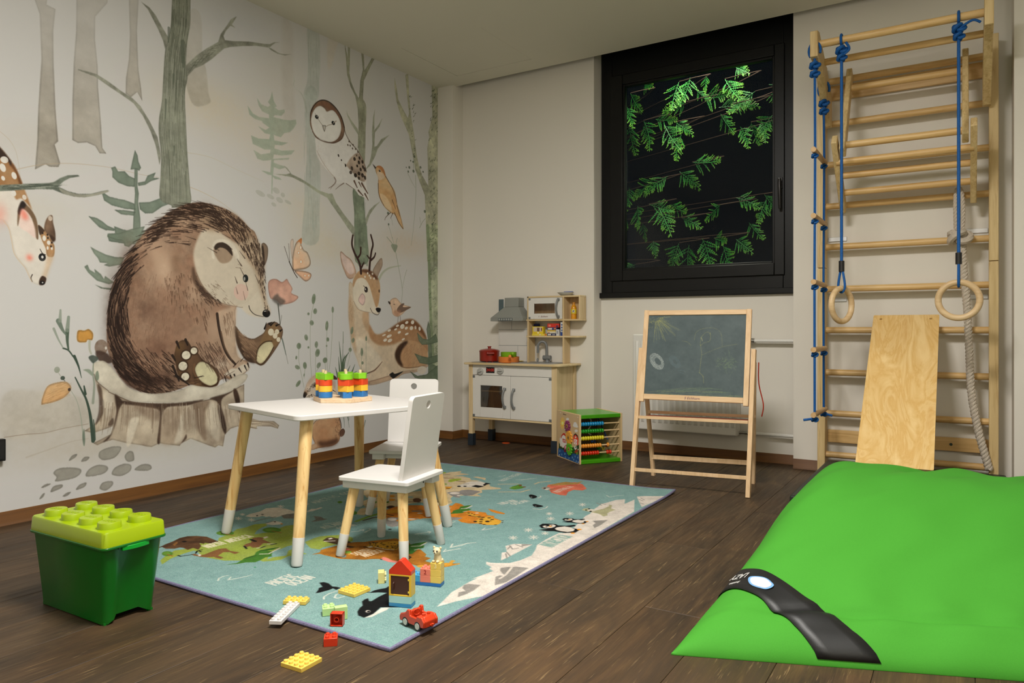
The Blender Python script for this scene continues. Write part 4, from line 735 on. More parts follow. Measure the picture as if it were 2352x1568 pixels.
    letters(cv, 'PACIFIC', pt('a', '1335,1290')[0], pt('a', '1605,1188')[0], .044, .006, (204, 208, 200)); letters(cv, 'OCEAN', pt('a', '1545,1295')[0], pt('a', '1785,1200')[0], .044, .006, (204, 208, 200))
    letters(cv, 'PACIFIC', pt('b', '1150,400')[0], pt('b', '1300,345')[0], .03, .004, (204, 208, 200)); letters(cv, 'OCEAN', pt('b', '1310,335')[0], pt('b', '1470,275')[0], .03, .004, (204, 208, 200)); letters(cv, 'INDIAN', pt('b', '1115,800')[0], pt('b', '1390,732')[0], .034, .005, (204, 208, 200)); letters(cv, 'OCEAN', pt('b', '1340,800')[0], pt('b', '1590,735')[0], .034, .005, (204, 208, 200))
    # South America
    F('d', '0,140 120,90 200,65 300,55 460,45 560,50 650,85 645,130 500,160 350,190 240,215 200,240 80,225 20,165', GN, col2=(150, 168, 84))
    F('d', '90,308 200,280 220,245 350,210 480,175 600,150 700,140 800,140 900,125 1080,108 1230,92 1400,150 1480,230 1560,243 1640,310 1620,340 1700,360 1620,400 1710,425 1860,430 2085,432 1950,472 1850,485 1700,490 1580,470 1500,462 1400,432 1250,405 1150,398 1050,385 1000,372 900,372 800,380 650,375 480,366 340,335 200,300', (162, 108, 38), col2=(142, 92, 34))
    F('d', '820,205 900,155 1000,145 1050,140 1200,125 1300,140 1320,190 1250,245 1190,250 1100,245 950,210 880,218', (192, 146, 44))
    for i in range(70):
        x, y = R.uniform(860, 1260), R.uniform(140, 240); E('d', x, y, R.uniform(6, 14), R.uniform(3, 7), (48, 38, 22), 8) if abs(y - 192 - (x - 1060) * .06) < 42 else None
    S('d', '800,208 850,210', .008, BK); F('d', '835,205 900,195 925,208 870,222', W_); S('d', '950,212 1080,240 1200,248', .005, W_)
    F('d', '1360,270 1395,185 1500,158 1640,138 1645,155 1560,180 1615,190 1600,222 1520,240 1500,262 1450,302 1390,305', DGN, col2=(50, 96, 40)); S('d', '1440,200 1560,195 1640,150', .007, W_); S('d', '1480,250 1540,235', .005, W_)
    F('d', '1015,372 1060,343 1120,360 1180,393 1250,398 1250,425 1130,412', (216, 128, 118)); E('d', 1030, 375, 12, 7, BK); S('d', '1400,335 1430,348 1395,372', .006, BK)
    for x, y, rx, ry, c in ((540, 208, 50, 16, W_), (550, 240, 60, 18, (214, 110, 100)), (560, 275, 70, 20, (120, 156, 60)), (520, 330, 40, 22, (110, 126, 124)), (600, 305, 20, 10, (190, 146, 50)), (1570, 470, 60, 18, (206, 150, 56)), (1920, 440, 70, 18, (204, 150, 56))): E('d', x, y, rx, ry, c)
    F('d', '240,122 300,80 370,75 480,100 600,130 620,150 500,160 560,185 680,205 640,220 520,200 420,170 330,150', (72, 56, 40)); F('d', '310,95 360,82 380,95 330,108', W_); S('d', '270,130 400,125', .008, W_)
    S('d', '1880,455 1960,440 1990,395 2005,400', .012, (204, 150, 56)); S('d', '1900,470 2075,435', .010, (196, 140, 52))
    letters(cv, 'SOUTH', pt('d', '690,325')[0], pt('d', '925,255')[0], .036, .005, (214, 196, 168)); letters(cv, 'AMERICA', pt('d', '820,345')[0], pt('d', '1080,265')[0], .036, .005, (214, 196, 168))
    # orca
    F('d', '145,830 180,790 190,760 240,745 195,690 250,682 320,700 370,742 420,745 485,760 420,787 380,765 320,790 200,822', BK, tex=.1); F('d', '600,800 880,822 940,795 1000,780 1090,765 1140,735 1300,730 1420,800 1440,1000 1380,1022 1140,1022 1020,1022 920,1112 800,1162 720,1132 708,1082 740,1030 780,1000 770,945 800,920 850,900 865,940 900,940 1000,880 1110,828 1000,822 880,828', BK, tex=.1)
    F('d', '800,1162 920,1112 1030,1030 1140,1025 1100,1060 1000,1102 900,1152', W_); E('d', 850, 1078, 34, 18, W_); E('d', 858, 1080, 22, 12, BK)
    # Europe and Asia
    BE = (202, 186, 152)
    F('b', '-80,300 60,290 250,245 340,240 440,228 420,262 580,284 450,298 300,310 460,318 590,350 600,380 760,390 700,400 900,440 930,490 1100,515 1090,532 940,540 780,545 790,590 700,620 780,655 600,652 500,640 300,652 250,690 240,790 130,808 100,700 20,560 -120,500', BE); F('b', '630,330 700,322 850,345 840,385 770,360', BE)
    F('e', '560,260 640,240 780,190 900,150 1000,140 1200,100 1400,80 1650,50 1800,60 1860,130 1900,200 2150,150 2200,250 2050,310 1900,275 1650,240 1400,275 1200,310 1100,310 900,335 780,420 700,460 560,440 640,350 740,330 700,290', BE, col2=(190, 176, 140)); F('e', '640,60 760,30 900,20 1000,60 900,140 760,170', BE)
    for x, y, rx, ry, c in ((1165, 142, 62, 20, (206, 144, 40)), (1170, 200, 60, 20, (206, 144, 40)), (815, 222, 55, 24, (138, 88, 46)), (1600, 205, 70, 36, (92, 64, 42)), (880, 240, 40, 22, (84, 128, 46)), (1090, 238, 40, 16, (84, 128, 46)), (800, 322, 60, 14, (66, 48, 36)), (1160, 325, 70, 28, (66, 48, 36)), (500, 420, 90, 36, (84, 134, 50)), (300, 240, 40, 20, (84, 128, 46))): E('e', x, y, rx, ry, c)
    S('e', '1400,240 1520,232 1640,240', .010, (92, 64, 42)); E('e', 1490, 155, 50, 18, (150, 176, 170)); S('e', '580,560 760,490 1000,420', .018, (120, 156, 52)); S('e', '700,545 860,500 1050,480', .012, (76, 66, 44))
    F('b', '210,405 240,370 330,358 430,356 440,375 330,400 260,418', (150, 170, 60)); S('b', '360,395 500,410', .009, (84, 66, 38)); S('b', '40,330 140,345 300,350', .012, (132, 96, 62)); S('b', '60,285 240,292', .008, (84, 66, 38)); F('b', '110,270 130,250 180,248 170,268', (150, 170, 60)); E('b', 140, 450, 60, 16, (140, 160, 84)); F('b', '60,500 130,492 290,492 240,530 160,540 70,545', (206, 146, 50))
    for x, y in ((110, 510), (150, 548), (200, 520), (100, 575), (230, 525)): E('b', x, y, 14, 5, (50, 40, 26))
    F('b', '380,490 360,475 420,460 500,430 600,403 760,403 830,428 845,460 780,490 700,502 560,502 450,500', (212, 207, 198)); F('b', '800,465 850,426 942,440 860,458 830,478', BK); F('b', '605,487 680,463 760,475 825,490 720,508', BK); E('b', 398, 486, 32, 11, BK); E('b', 498, 486, 28, 9, BK); S('b', '480,445 560,445', .006, BK)
    F('b', '185,597 240,580 400,573 440,550 560,543 700,560 765,575 700,600 620,637 500,647 430,622 405,650 425,685 340,672 260,642 230,612', (136, 134, 132)); E('b', 325, 602, 84, 19, (208, 202, 194)); E('b', 390, 640, 32, 10, (208, 202, 194))
    S('b', '110,690 190,715', .008, (96, 74, 48)); S('b', '130,680 180,730', .008, (96, 74, 48))
    # Africa
    AF = (204, 128, 42)
    F('b', '-180,800 130,812 280,812 340,765 420,780 480,812 420,842 530,890 700,910 850,930 870,970 990,985 990,1020 1100,1060 1100,1095 1020,1137 850,1137 700,1112 560,1112 440,1092 370,1050 200,1000 -180,990', AF, col2=(192, 120, 40)); F('b', '885,862 1000,890 1172,940 1160,957 1040,942 940,912', AF)
    F('e', '1060,378 1250,310 1500,290 1680,290 1780,330 1900,340 1950,500 1700,512 1550,540 1300,572 1050,572', AF, col2=(192, 118, 40)); F('e', '1080,390 1170,370 1300,345 1490,380 1490,400 1300,420 1100,430', (204, 150, 40)); F('e', '1060,560 1100,500 1180,490 1300,500 1240,560 1400,560 1440,600 1300,640 1180,660 1100,640', (134, 132, 128)); E('e', 1180, 525, 75, 26, (208, 202, 194)); S('e', '1400,520 1600,520', .016, (134, 132, 128)); E('e', 1510, 522, 60, 9, W_); S('e', '1550,390 1640,390', .022, (134, 132, 128)); E('e', 1650, 425, 50, 9, W_); E('e', 1140, 695, 30, 8, BK); S('e', '1080,440 1200,465', .006, BK)
    F('b', '495,935 560,928 650,960 760,1000 810,1020 850,1000 920,992 1000,1045 1115,1072 1080,1120 1020,1137 900,1137 720,1112 640,1082 700,1050 780,1035 640,990 560,962', (214, 164, 58))
    for x, y, a, b in ((560, 937, 22, 7), (615, 945, 14, 6), (655, 963, 16, 6), (575, 975, 24, 7), (745, 993, 26, 6), (800, 1010, 30, 7), (905, 1018, 34, 8), (955, 1045, 32, 8), (775, 1048, 36, 9), (670, 1080, 32, 12), (765, 1082, 30, 8), (875, 1078, 38, 14), (760, 1110, 34, 7), (820, 1130, 30, 6), (1010, 1135, 26, 5), (1130, 1068, 20, 5), (1128, 1098, 18, 5), (930, 1068, 10, 6)): E('b', x, y, a, b, (52, 40, 26), 10)
    S('b', '590,982 700,995 790,1030', .005, (52, 40, 26)); E('b', 700, 937, 34, 7, W_)
    F('b', '180,967 280,930 300,895 400,868 420,828 500,815 610,800 570,838 480,850 612,868 560,892 490,905 460,935 400,942 280,947', DGN); S('b', '440,862 520,860 610,815', .009, W_); S('b', '470,912 530,905', .006, W_); F('b', '-60,1010 170,1010 300,1005 462,1015 400,1045 250,1062 190,1092 -60,1090', (134, 132, 130)); F('b', '120,815 180,820 260,850 200,865 130,880', (134, 132, 130)); S('b', '160,868 255,850', .006, W_)
    # Australia and the islands
    CO = (214, 118, 94)
    F('f', '1150,312 1170,285 1280,268 1420,262 1480,280 1518,320 1480,336 1400,330 1350,350 1332,382 1280,378 1200,357 1175,325', CO, col2=(204, 106, 84)); F('f', '1175,290 1250,270 1330,258 1420,268 1485,250 1440,278 1300,288', (166, 132, 74)); letters(cv, 'AUSTRALIA', pt('f', '1255,355')[0], pt('f', '1400,302')[0], .03, .005, (220, 196, 184))
    E('f', 1150, 315, 40, 12, (150, 146, 136)); E('f', 1165, 325, 26, 7, W_); E('f', 1140, 316, 10, 5, BK); S('f', '1180,330 1230,320', .012, (120, 106, 80))
    for t in ('1050,278 1090,262 1190,252', '730,350 850,348 920,350 1000,330', '725,280 900,278', '560,330 740,318'): S('f', t, .011, BE)
    F('f', '820,318 850,300 880,292 905,282 935,283 930,298 970,303 930,318 870,327', (84, 136, 50)); E('f', 920, 290, 14, 7, (120, 84, 50)); E('f', 955, 304, 16, 4, (120, 84, 50)); S('f', '830,310 900,303', .006, (150, 190, 70))
    for t in ('998,380 1015,372 1045,378 1072,393 1040,408 1012,402', '1030,465 1050,458 1080,464 1127,478 1085,488 1050,484'): F('f', t, BK, sm=True)
    E('f', 1020, 396, 8, 5, (120, 122, 122)); E('f', 1058, 478, 8, 4, (120, 122, 122)); S('f', '1080,405 1105,395 1100,385', .005); S('f', '1035,500 1100,508 1150,495 1165,480', .005)
    # Antarctica
    F('c', '8,1187 60,1140 100,1100 160,1040 220,1005 330,940 420,898 355,908 470,868 575,828 535,805 560,790 505,762 505,735 545,745 600,748 740,748 850,720 960,672 1000,610 1012,570 1110,510 1230,452 1330,450 1400,380 1480,300 1500,280 1540,262 1590,210 1660,160 1720,145 1800,120 1895,112 1890,158 1990,115 1985,235 1700,400 1000,840 600,1055 400,1092 200,1132', (212, 206, 199), tex=.1)
    F('c', '2012,85 2080,80 2300,82 2200,130 2060,190 2035,140', (212, 206, 199), tex=.1); F('c', '652,725 660,645 712,638 698,578 780,558 860,558 970,563 850,627 760,672', (212, 206, 199), tex=.1)
    GY = (142, 140, 136)
    F('c', '590,972 598,885 640,872 700,878 665,850 645,825 650,798 720,788 760,790 800,785 930,797 800,882 700,942', GY); S('c', '640,905 700,865 760,795', .008, W_); F('c', '218,1090 230,1042 275,1032 300,1030 268,1000 280,970 330,958 452,967 380,1022 300,1062', GY); F('c', '1588,402 1572,372 1600,352 1572,330 1722,320 1650,372', GY); F('c', '860,560 970,563 860,585', GY)
    for t in ('710,640 745,680', '700,655 715,700', '740,575 770,610 830,600', '750,580 720,610', '800,565 870,590', '1610,150 1660,175', '1650,155 1700,165', '2030,110 2075,130', '2050,100 2090,120', '2045,150 2080,160'): S('c', t, .006, GY)
    F('c', '1462,222 1480,208 1520,204 1600,226 1680,208 1735,182 1732,168 1765,172 1755,205 1800,218 1740,240 1715,255 1720,275 1680,285 1630,258 1550,242', (168, 168, 134)); E('c', 1560, 225, 40, 13, (206, 202, 190)); E('c', 1505, 222, 9, 5, BK); E('c', 1535, 210, 9, 5, BK); E('c', 1550, 235, 12, 6, BK)
    letters(cv, 'ANTARCTICA', pt('c', '1160,592')[0], pt('c', '1365,485')[0], .05, .007, (132, 166, 160))
    def penguin(k, m):
        q = lambda t: ' '.join('%f,%f' % m(*map(float, w.split(','))) for w in t.split())
        F(k, q('1035,378 1070,357 1140,358 1205,363 1220,375 1300,380 1390,370 1402,380 1340,395 1420,412 1440,420 1400,445 1300,450 1230,440 1180,432 1120,432 1030,420 1120,408 1060,402'), BK, tex=.1)
        F(k, q('1068,382 1080,395 1110,402 1160,400 1190,392 1205,378 1180,366 1130,368 1150,380 1120,385 1095,375'), (212, 206, 198), tex=.05)
        F(k, q('1190,408 1210,395 1290,385 1350,395 1392,412 1380,432 1320,442 1250,432 1210,422'), (212, 206, 198), tex=.05)
        for x, y, a, b, c in ((1108, 390, 8, 4, BK), (1160, 378, 7, 4, BK), (1148, 384, 16, 6, (220, 150, 70)), (1436, 415, 24, 7, (222, 150, 56)), (1372, 452, 22, 7, (222, 150, 56))):
            X, Y = m(x, y); X2, Y2 = m(x + a, y + b); E(k, X, Y, abs(X2 - X), abs(Y2 - Y), c)
    penguin('c', lambda x, y: (x, y)); penguin('c', lambda x, y: (1265 + (x - 1032) * .62, 330 + (y - 404) * .6))
    # currents
    for k, t in (('a', '690,1235 700,1210 760,1185 800,1178'), ('a', '805,1228 835,1195'), ('a', '805,1228 900,1212 1000,1190 1070,1172'), ('d', '255,912 255,880 330,835 440,800'), ('d', '400,890 420,850 480,830'), ('d', '400,890 440,900 530,875'), ('d', '1965,215 2000,165'), ('d', '1965,215 2100,180 2200,155 2310,150'), ('d', '1870,272 1905,235'), ('d', '1870,272 1960,250 2100,232'), ('e', '495,738 600,730 700,702'), ('e', '640,705 700,702 690,725'), ('e', '720,745 820,700 790,685'), ('e', '20,610 100,600 240,575'), ('e', '1570,780 1700,760 1830,740'), ('e', '1780,730 1830,740 1800,765'),
                 ('c', '465,420 520,412 600,395'), ('c', '465,420 495,398'), ('c', '150,595 165,560'), ('c', '150,595 260,575 310,555 400,545'), ('c', '85,635 140,625 240,605'), ('c', '1710,75 1740,90 1800,80 1880,72'), ('b', '190,1115 280,1100 330,1080'), ('b', '1070,320 1150,310 1190,295'), ('b', '1450,380 1530,370 1610,352'), ('f', '880,240 1000,235 1070,222')): S(k, t, .006, (200, 208, 200), .004)
    return cv

def make_chalk(o, ux, uz, w, h):
    """Children's chalk drawing on the slate; o is the slate's lower corner, ux and uz its axes."""
    cs = 900.0; n = ux.cross(uz)
    cv = Canvas(int(w * cs), int(h * cs), (72, 84, 86), lambda p: np.stack([p[:, 0] * cs, (h - p[:, 1]) * cs], 1), seed=9); cv.scale = cs
    cv.a += (cv.n1 - .5)[..., None] * 16 + (cv.n2 - .5)[..., None] * 8; R = random.Random(2)
    def pt(t): return [((q - o).dot(ux), (q - o).dot(uz)) for q in (on_plane(u, v, o, n) for u, v in px('g', t))]
    def S(t, w_, c, a=.5, sm=True):
        P = pt(t)
        if sm and len(P) > 2: P = [(q[0], q[1]) for q in spline([Vector((a_, b_, 0)) for a_, b_ in P], 6)]
        cv.stroke(P, w_, w_, c, a, rough=.9)
    YE, GE, WH, BL = (176, 172, 92), (132, 160, 100), (206, 212, 206), (110, 140, 160)
    for i in range(26):
        t = R.uniform(-.15, 1.75); l = R.uniform(90, 190); S('%f,%f %f,%f' % (285 + 30 * math.cos(t), 165 + 20 * math.sin(t), 285 + l * math.cos(t) * 1.1, 160 + l * math.sin(t)), .003, YE, .42)
    for i in range(30): x, y = R.uniform(235, 340), R.uniform(155, 235); S('%f,%f %f,%f' % (x, y, x + R.uniform(-40, 40), y + R.uniform(-25, 30)), .0035, YE, .4)
    S(' '.join('%f,%f' % (290 + 55 * math.cos(i * .9) * (1 - i * .008) + i * .1, 488 + 62 * math.sin(i * .9 + .4) * (1 - i * .008)) for i in range(70)), .0026, WH, .75)
    S(' '.join('%f,%f' % (425 + 45 * math.cos(i) * (1 - i * .02), 490 + 48 * math.sin(i + .5) * (1 - i * .02)) for i in range(32)), .003, BL, .3)
    for i in range(40): x = R.uniform(220, 900); y = 742 - 62 * (1 - ((x - 560) / 400) ** 2) + R.uniform(0, 62); S('%f,%f %f,%f %f,%f' % (x - 90, y + 8, x, y, x + 90, y + 6), .003, GE if R.random() < .7 else YE, .33)
    for i in range(60): x, y = R.uniform(735, 885), R.uniform(465, 540); S('%f,%f %f,%f' % (x, y, x + R.uniform(-30, 30), y + R.uniform(-20, 20)), .003, GE, .35)
    for i in range(20): x, y = R.uniform(800, 855), R.uniform(420, 590); S('%f,%f %f,%f' % (x, y, x + R.uniform(-12, 12), y + R.uniform(-30, 30)), .003, GE, .3)
    for t, c, a in (('570,330 585,270 640,242 720,240 770,280 780,380', YE, .35), ('620,310 660,270 690,285 685,335 640,350 615,370 620,310', YE, .45), ('615,360 625,430 615,520 610,570', YE, .5), ('605,570 635,600 640,650', YE, .65), ('630,440 720,400 800,375 890,360', YE, .38), ('480,335 520,345 545,370', YE, .4), ('622,310 632,335', (214, 212, 130), .8), ('690,270 692,290', YE, .7), ('450,560 480,555 500,565', BL, .35), ('460,570 490,580', BL, .3)): S(t, .0032, c, a)
    return cv

def make_farm(o, ux, uz, w, h):
    """The farm picture printed on the side of the activity cube."""
    cs = 1500.0; n = ux.cross(uz)
    cv = Canvas(int(w * cs), int(h * cs), (186, 160, 122), lambda p: np.stack([p[:, 0] * cs, (h - p[:, 1]) * cs], 1), seed=12); cv.scale = cs
    def pt(t): return [((q - o).dot(ux), (q - o).dot(uz)) for q in (on_plane(u, v, o, n) for u, v in px('h', t))]
    def F(t, c, sm=False, **k): k.setdefault('tex', .05); cv.fill(pt(t), c, sm=sm, **k)
    def E(x, y, rx, ry, c): F(' '.join('%f,%f' % (x + rx * math.cos(2 * PI * i / 16), y + ry * math.sin(2 * PI * i / 16)) for i in range(16)), c)
    def S(t, w_, c): cv.stroke(pt(t), w_, w_, c)
    for i in range(12): S('215,500 %f,%f' % (215 + 52 * math.cos(i * PI / 6), 500 + 130 * math.sin(i * PI / 6)), .008, (222, 178, 70))
    E(215, 500, 32, 50, (232, 204, 90)); E(215, 500, 20, 30, (240, 226, 140))
    for x, y, a, b in ((330, 410, 34, 34), (505, 550, 52, 46), (500, 510, 36, 36), (540, 580, 30, 24), (525, 675, 36, 32), (280, 640, 22, 26)): E(x, y, a, b, (205, 204, 200))
    F('130,930 180,1040 300,1080 440,1060 590,990 590,1240 130,1100', (34, 62, 30)); F('120,1070 200,1090 300,1150 420,1190 590,1215 595,1430 110,1235', (30, 74, 126))
    for x, y in ((155, 1135), (195, 1215), (268, 1200), (340, 1205), (280, 1280), (362, 1295), (440, 1285), (500, 1260), (528, 1370), (560, 1285), (470, 1330)): E(x, y, 11, 20, (132, 176, 200)); E(x, y, 6, 11, (30, 74, 126))
    F('150,850 180,800 240,725 290,790 320,960 220,1070 190,1010 160,1030', (208, 204, 198)); F('172,845 190,775 235,725 265,730 305,830 312,860 270,790 238,765 205,790 182,850', (176, 40, 28)); F('215,850 280,875 285,950 220,930', (178, 44, 34)); F('230,872 268,886 272,930 232,918', (206, 200, 194)); S('240,880 262,922', .004, (178, 44, 34))
    F('455,820 480,760 515,735 560,790 578,880 565,1010 475,980', (206, 60, 34)); F('452,825 475,755 512,733 560,780 582,880 560,820 512,760 480,785', (34, 30, 28)); E(513, 822, 18, 22, (214, 206, 200)); F('485,870 545,890 540,985 480,965', (206, 60, 34)); 
    for t in ('487,872 540,985', '545,890 482,965', '485,870 545,890 540,985 480,965 485,870'): S(t, .006, (214, 206, 200))
    E(285, 1060, 34, 60, (168, 96, 112)); E(285, 1050, 16, 32, (206, 150, 160)); E(280, 1130, 40, 34, (104, 34, 52)); E(510, 1060, 32, 46, (206, 202, 196)); E(520, 1050, 12, 20, (36, 32, 30)); F('480,1150 520,1100 570,1110 560,1190 500,1180', (150, 52, 34)); E(545, 1190, 14, 40, (120, 150, 50)); E(570, 1100, 12, 16, (206, 202, 196))
    for x, y in ((170, 262), (565, 368), (140, 1225), (575, 1390)): E(x, y, 10, 12, (206, 200, 190))
    return cv

# ------------------------------------------------------------------ materials of the room
def paint_mat(name, c, gain=1.0):
    t = NT(name); v = t.coord(); a = hexc(c, gain)
    t.col(t.ramp(t.noise(v, 1.3, 3), [(0.3, tuple(x * .985 for x in a[:3]) + (1,)), (0.7, a)]))
    t.b.inputs['Roughness'].default_value = 0.85; t.b.inputs['Specular IOR Level'].default_value = 0.2
    t.bump(t.noise(v, 260, 3), 0.12, 0.0008); return t.m
M_WALL = paint_mat('wall_paint', (229, 224, 214))
M_CEIL = paint_mat('ceiling_paint', (226, 222, 207))
M_BASE = wood('baseboard_brown', (112, 72, 26), (86, 52, 18), 'Y', 30, 0.5, rnd=False)
M_BASEX = wood('baseboard_brown_x', (112, 72, 26), (86, 52, 18), 'X', 30, 0.5, rnd=False)
M_JOINT = plain('floor_joint', (26, 20, 16), 0.8)

def plank_mat():
    t = NT('dark_oak_planks')
    v = t.coord(scale=(1, 0.055, 1), rnd=True); v2 = t.coord(scale=(1, 0.22, 1), rnd=True); v3 = t.coord(scale=(1, 0.4, 1), rnd=True)
    g1 = t.noise(v, 70, 6, 0.68, 0.8); g2 = t.noise(v2, 9, 4, 0.6, 0.9); g3 = t.noise(v, 190, 3, 0.6, 0.3); g4 = t.noise(v3, 4.5, 3, 0.55)
    c = t.ramp(g1, [(0.25, hexc((30, 23, 18))), (0.45, hexc((60, 44, 28))), (0.58, hexc((80, 60, 37))), (0.78, hexc((128, 102, 66)))])
    c = t.mix(0.62, c, t.ramp(g2, [(0.3, hexc((27, 21, 16))), (0.52, hexc((68, 49, 29))), (0.7, hexc((96, 69, 40)))]))
    c = t.mix(t.ramp(g4, [(0.35, (0, 0, 0, 1)), (0.7, (0.45, 0.45, 0.45, 1))]), c, hexc((74, 60, 42)))
    c = t.mix(t.ramp(g3, [(0.62, (0, 0, 0, 1)), (0.74, (0.55, 0.55, 0.55, 1))]), c, hexc((146, 119, 78)))
    i = t.add('ShaderNodeObjectInfo'); h = t.add('ShaderNodeHueSaturation')
    r = t.add('ShaderNodeMapRange'); r.inputs[3].default_value = 0.78; r.inputs[4].default_value = 1.12
    t.link(i.outputs['Random'], r.inputs[0]); t.link(r.outputs[0], h.inputs['Value']); h.inputs['Saturation'].default_value = 0.95
    t.link(c, h.inputs['Color']); t.col(h.outputs[0])
    t.link(t.ramp(g1, [(0.3, (0.62, 0.62, 0.62, 1)), (0.7, (0.46, 0.46, 0.46, 1))]), t.b.inputs['Roughness'])
    t.b.inputs['Specular IOR Level'].default_value = 0.35
    t.bump(g1, 0.25, 0.0012); return t.m

# ------------------------------------------------------------------ floor of separate planks
XR, YB = 1.85, -1.5
g = G().box((WALL_X - 0.1, YB - 0.1, -0.06), (XR + 0.1, 4.42, -0.004))
floor = struct(g, 'floor', M_JOINT)
M_PLANK = plank_mat()
PW, PL = 0.190, 1.22
first_full = None
row = 0
x = -0.932 - PW * 12
while x < XR:
    x0, x1 = max(x, WALL_X), min(x + PW, XR)
    key = round((x + 0.932) / PW)
    y = {-1: 1.893, 0: 2.480, 1: 1.878}.get(key, random.uniform(1.3, 2.5)) - PL * 4
    while y < 4.307:
        y0, y1 = max(y, YB), min(y + PL, 4.30)
        if y1 - y0 > 0.02 and x1 - x0 > 0.01:
            full = abs(x1 - x0 - PW) < 1e-6 and abs(y1 - y0 - PL) < 1e-6
            if full and first_full is not None:
                o = repeat(first_full, floor, (x0, y0, 0))
            else:
                e = 0.0006; b = 0.0014; w, l = x1 - x0, y1 - y0
                g = G().hexa([(e, e, -.004), (w - e, e, -.004), (w - e, l - e, -.004), (e, l - e, -.004)], [(e, e, -b * .6), (w - e, e, -b * .6), (w - e, l - e, -b * .6), (e, l - e, -b * .6)])
                g.hexa([(e, e, -b * .6), (w - e, e, -b * .6), (w - e, l - e, -b * .6), (e, l - e, -b * .6)], [(e + b, e + b, 0), (w - e - b, e + b, 0), (w - e - b, l - e - b, 0), (e + b, l - e - b, 0)])
                o = g.obj('plank', M_PLANK, floor, smooth=0); o.location = (x0, y0, 0)
                if full: first_full = o
        y += PL
    x += PW

# ------------------------------------------------------------------ walls, ceiling, skirting
HT = 2.80
g = G().box((WALL_X - 0.12, YB - 0.1, -0.02), (WALL_X, 4.42, HT))
wall_left = struct(g, 'wall_left', M_WALL)
mural = make_mural()
M_MURAL = print_mat('wallpaper_print', mural.image('wallpaper_print', (1.22, 1.25, 1.30)), 0.75, spec=0.2)
def uv_panel(name, mat, parent, corners, thick, n):
    """A thin panel whose face carries a print: corners in order lower-left, lower-right, upper-right, upper-left."""
    bm = bmesh.new(); uvl = bm.loops.layers.uv.new('UVMap'); n = Vector(n)
    f = [bm.verts.new(Vector(c)) for c in corners]; b = [bm.verts.new(Vector(c) - n * thick) for c in corners]
    fc = bm.faces.new(f)
    for lp, uv in zip(fc.loops, ((0, 0), (1, 0), (1, 1), (0, 1))): lp[uvl].uv = uv
    for i in range(4):
        q = bm.faces.new((f[(i + 1) % 4], f[i], b[i], b[(i + 1) % 4]))
        for lp in q.loops: lp[uvl].uv = (0.002, 0.002)
    q = bm.faces.new(b[::-1])
    root = parent
    while root is not None and root.parent is not None: root = root.parent
    if root is not None: bm.transform(Matrix.LocRotScale(root.location, root.rotation_euler, root.scale).inverted())
    me = bpy.data.meshes.new(name); bm.to_mesh(me); bm.free(); me.materials.append(mat)
    o = bpy.data.objects.new(name, me); COL.objects.link(o); o.parent = parent
    return o
wp = uv_panel('wallpaper', M_MURAL, wall_left, [(WALL_X + .001, MY0, 0), (WALL_X + .001, Y_PIL, 0), (WALL_X + .001, Y_PIL, CEIL), (WALL_X + .001, MY0, CEIL)], .001, (1, 0, 0))
wp['label'] = 'printed woodland wallpaper with bear, owl and deer'

Y_MID, Y_NICHE, YO = 4.196, 4.307, 4.42
XP, XN0, XN1, XR2, YR2 = -3.016, -1.996, -0.798, 0.187, 4.0
WX0, WX1, WZ0, WZ1 = -1.992, -0.800, 0.985, 2.62
g = G()
g.box((WALL_X, Y_PIL, -.02), (XP, YO, HT)); g.box((XP, Y_MID, -.02), (XN0, YO, HT))
g.box((XN0, Y_NICHE, -.02), (XN1, YO, WZ0)); g.box((XN0, Y_NICHE, WZ1), (XN1, YO, HT))
g.box((XN1, Y_MID, -.02), (XR2, YO, HT)); g.box((XR2, YR2, -.02), (XR + .1, YO, HT))
struct(g, 'wall_back', M_WALL, smooth=0)
struct(G().box((XR, YB - .1, -.02), (XR + .1, YR2, HT)), 'wall_right', M_WALL)
struct(G().box((WALL_X, YB - .1, -.02), (XR, YB, HT)), 'wall_rear', M_WALL)
HX0, HX1, HY0, HY1 = -2.889, -2.312, 3.384, 3.956
g = G(); YE = 4.119
for lo, hi in (((WALL_X, YB), (HX0, YE)), ((HX1, YB), (XR, YE)), ((HX0, YB), (HX1, HY0)), ((HX0, HY1), (HX1, YE))):
    g.box((lo[0], lo[1], CEIL), (hi[0], min(hi[1], YE), CEIL + .03))
ceiling = struct(g, 'ceiling', M_CEIL, smooth=0)
g = G().box((HX0 + .0022, HY0 + .0022, CEIL + .0012), (HX1 - .0022, HY1 - .0022, CEIL + .02))
g.obj('access_panel', M_CEIL, ceiling, bevel=.001)
struct(G().box((WALL_X, YB, HT), (XR, YO, HT + .1)), 'ceiling_slab', M_CEIL)

def skirting(name, a, b, n, m):
    """A cove skirting from a to b (on the floor), standing proud of its wall along n."""
    a, b, n = Vector((*a, 0)), Vector((*b, 0)), Vector((*n, 0)); h = 0.0524
    prof = [(0, 0), (.012, 0), (.010, .004), (.0045, .010), (.004, h - .002), (.0025, h), (0, h)]
    d = (b - a).normalized(); g_ = G(); P = [[p + n * x + Vector((0, 0, z)) for x, z in prof] for p in (a, b)]
    k = len(prof); g_.faces(P[0] + P[1], [tuple(range(k)), tuple(range(2 * k - 1, k - 1, -1))] + [(i, i + k, (i + 1) % k + k, (i + 1) % k) for i in range(k)])
    return struct(g_, name, m, smooth=60)
skirting('baseboard_left', (WALL_X, YB), (WALL_X, Y_PIL), (1, 0), M_BASE)
skirting('baseboard_back', (WALL_X, Y_PIL), (XP + .004, Y_PIL), (0, -1), M_BASEX)
skirting('baseboard_back', (XP, Y_PIL), (XP, Y_MID), (1, 0), M_BASE)
skirting('baseboard_back', (XP, Y_MID), (XN0, Y_MID), (0, -1), M_BASEX)
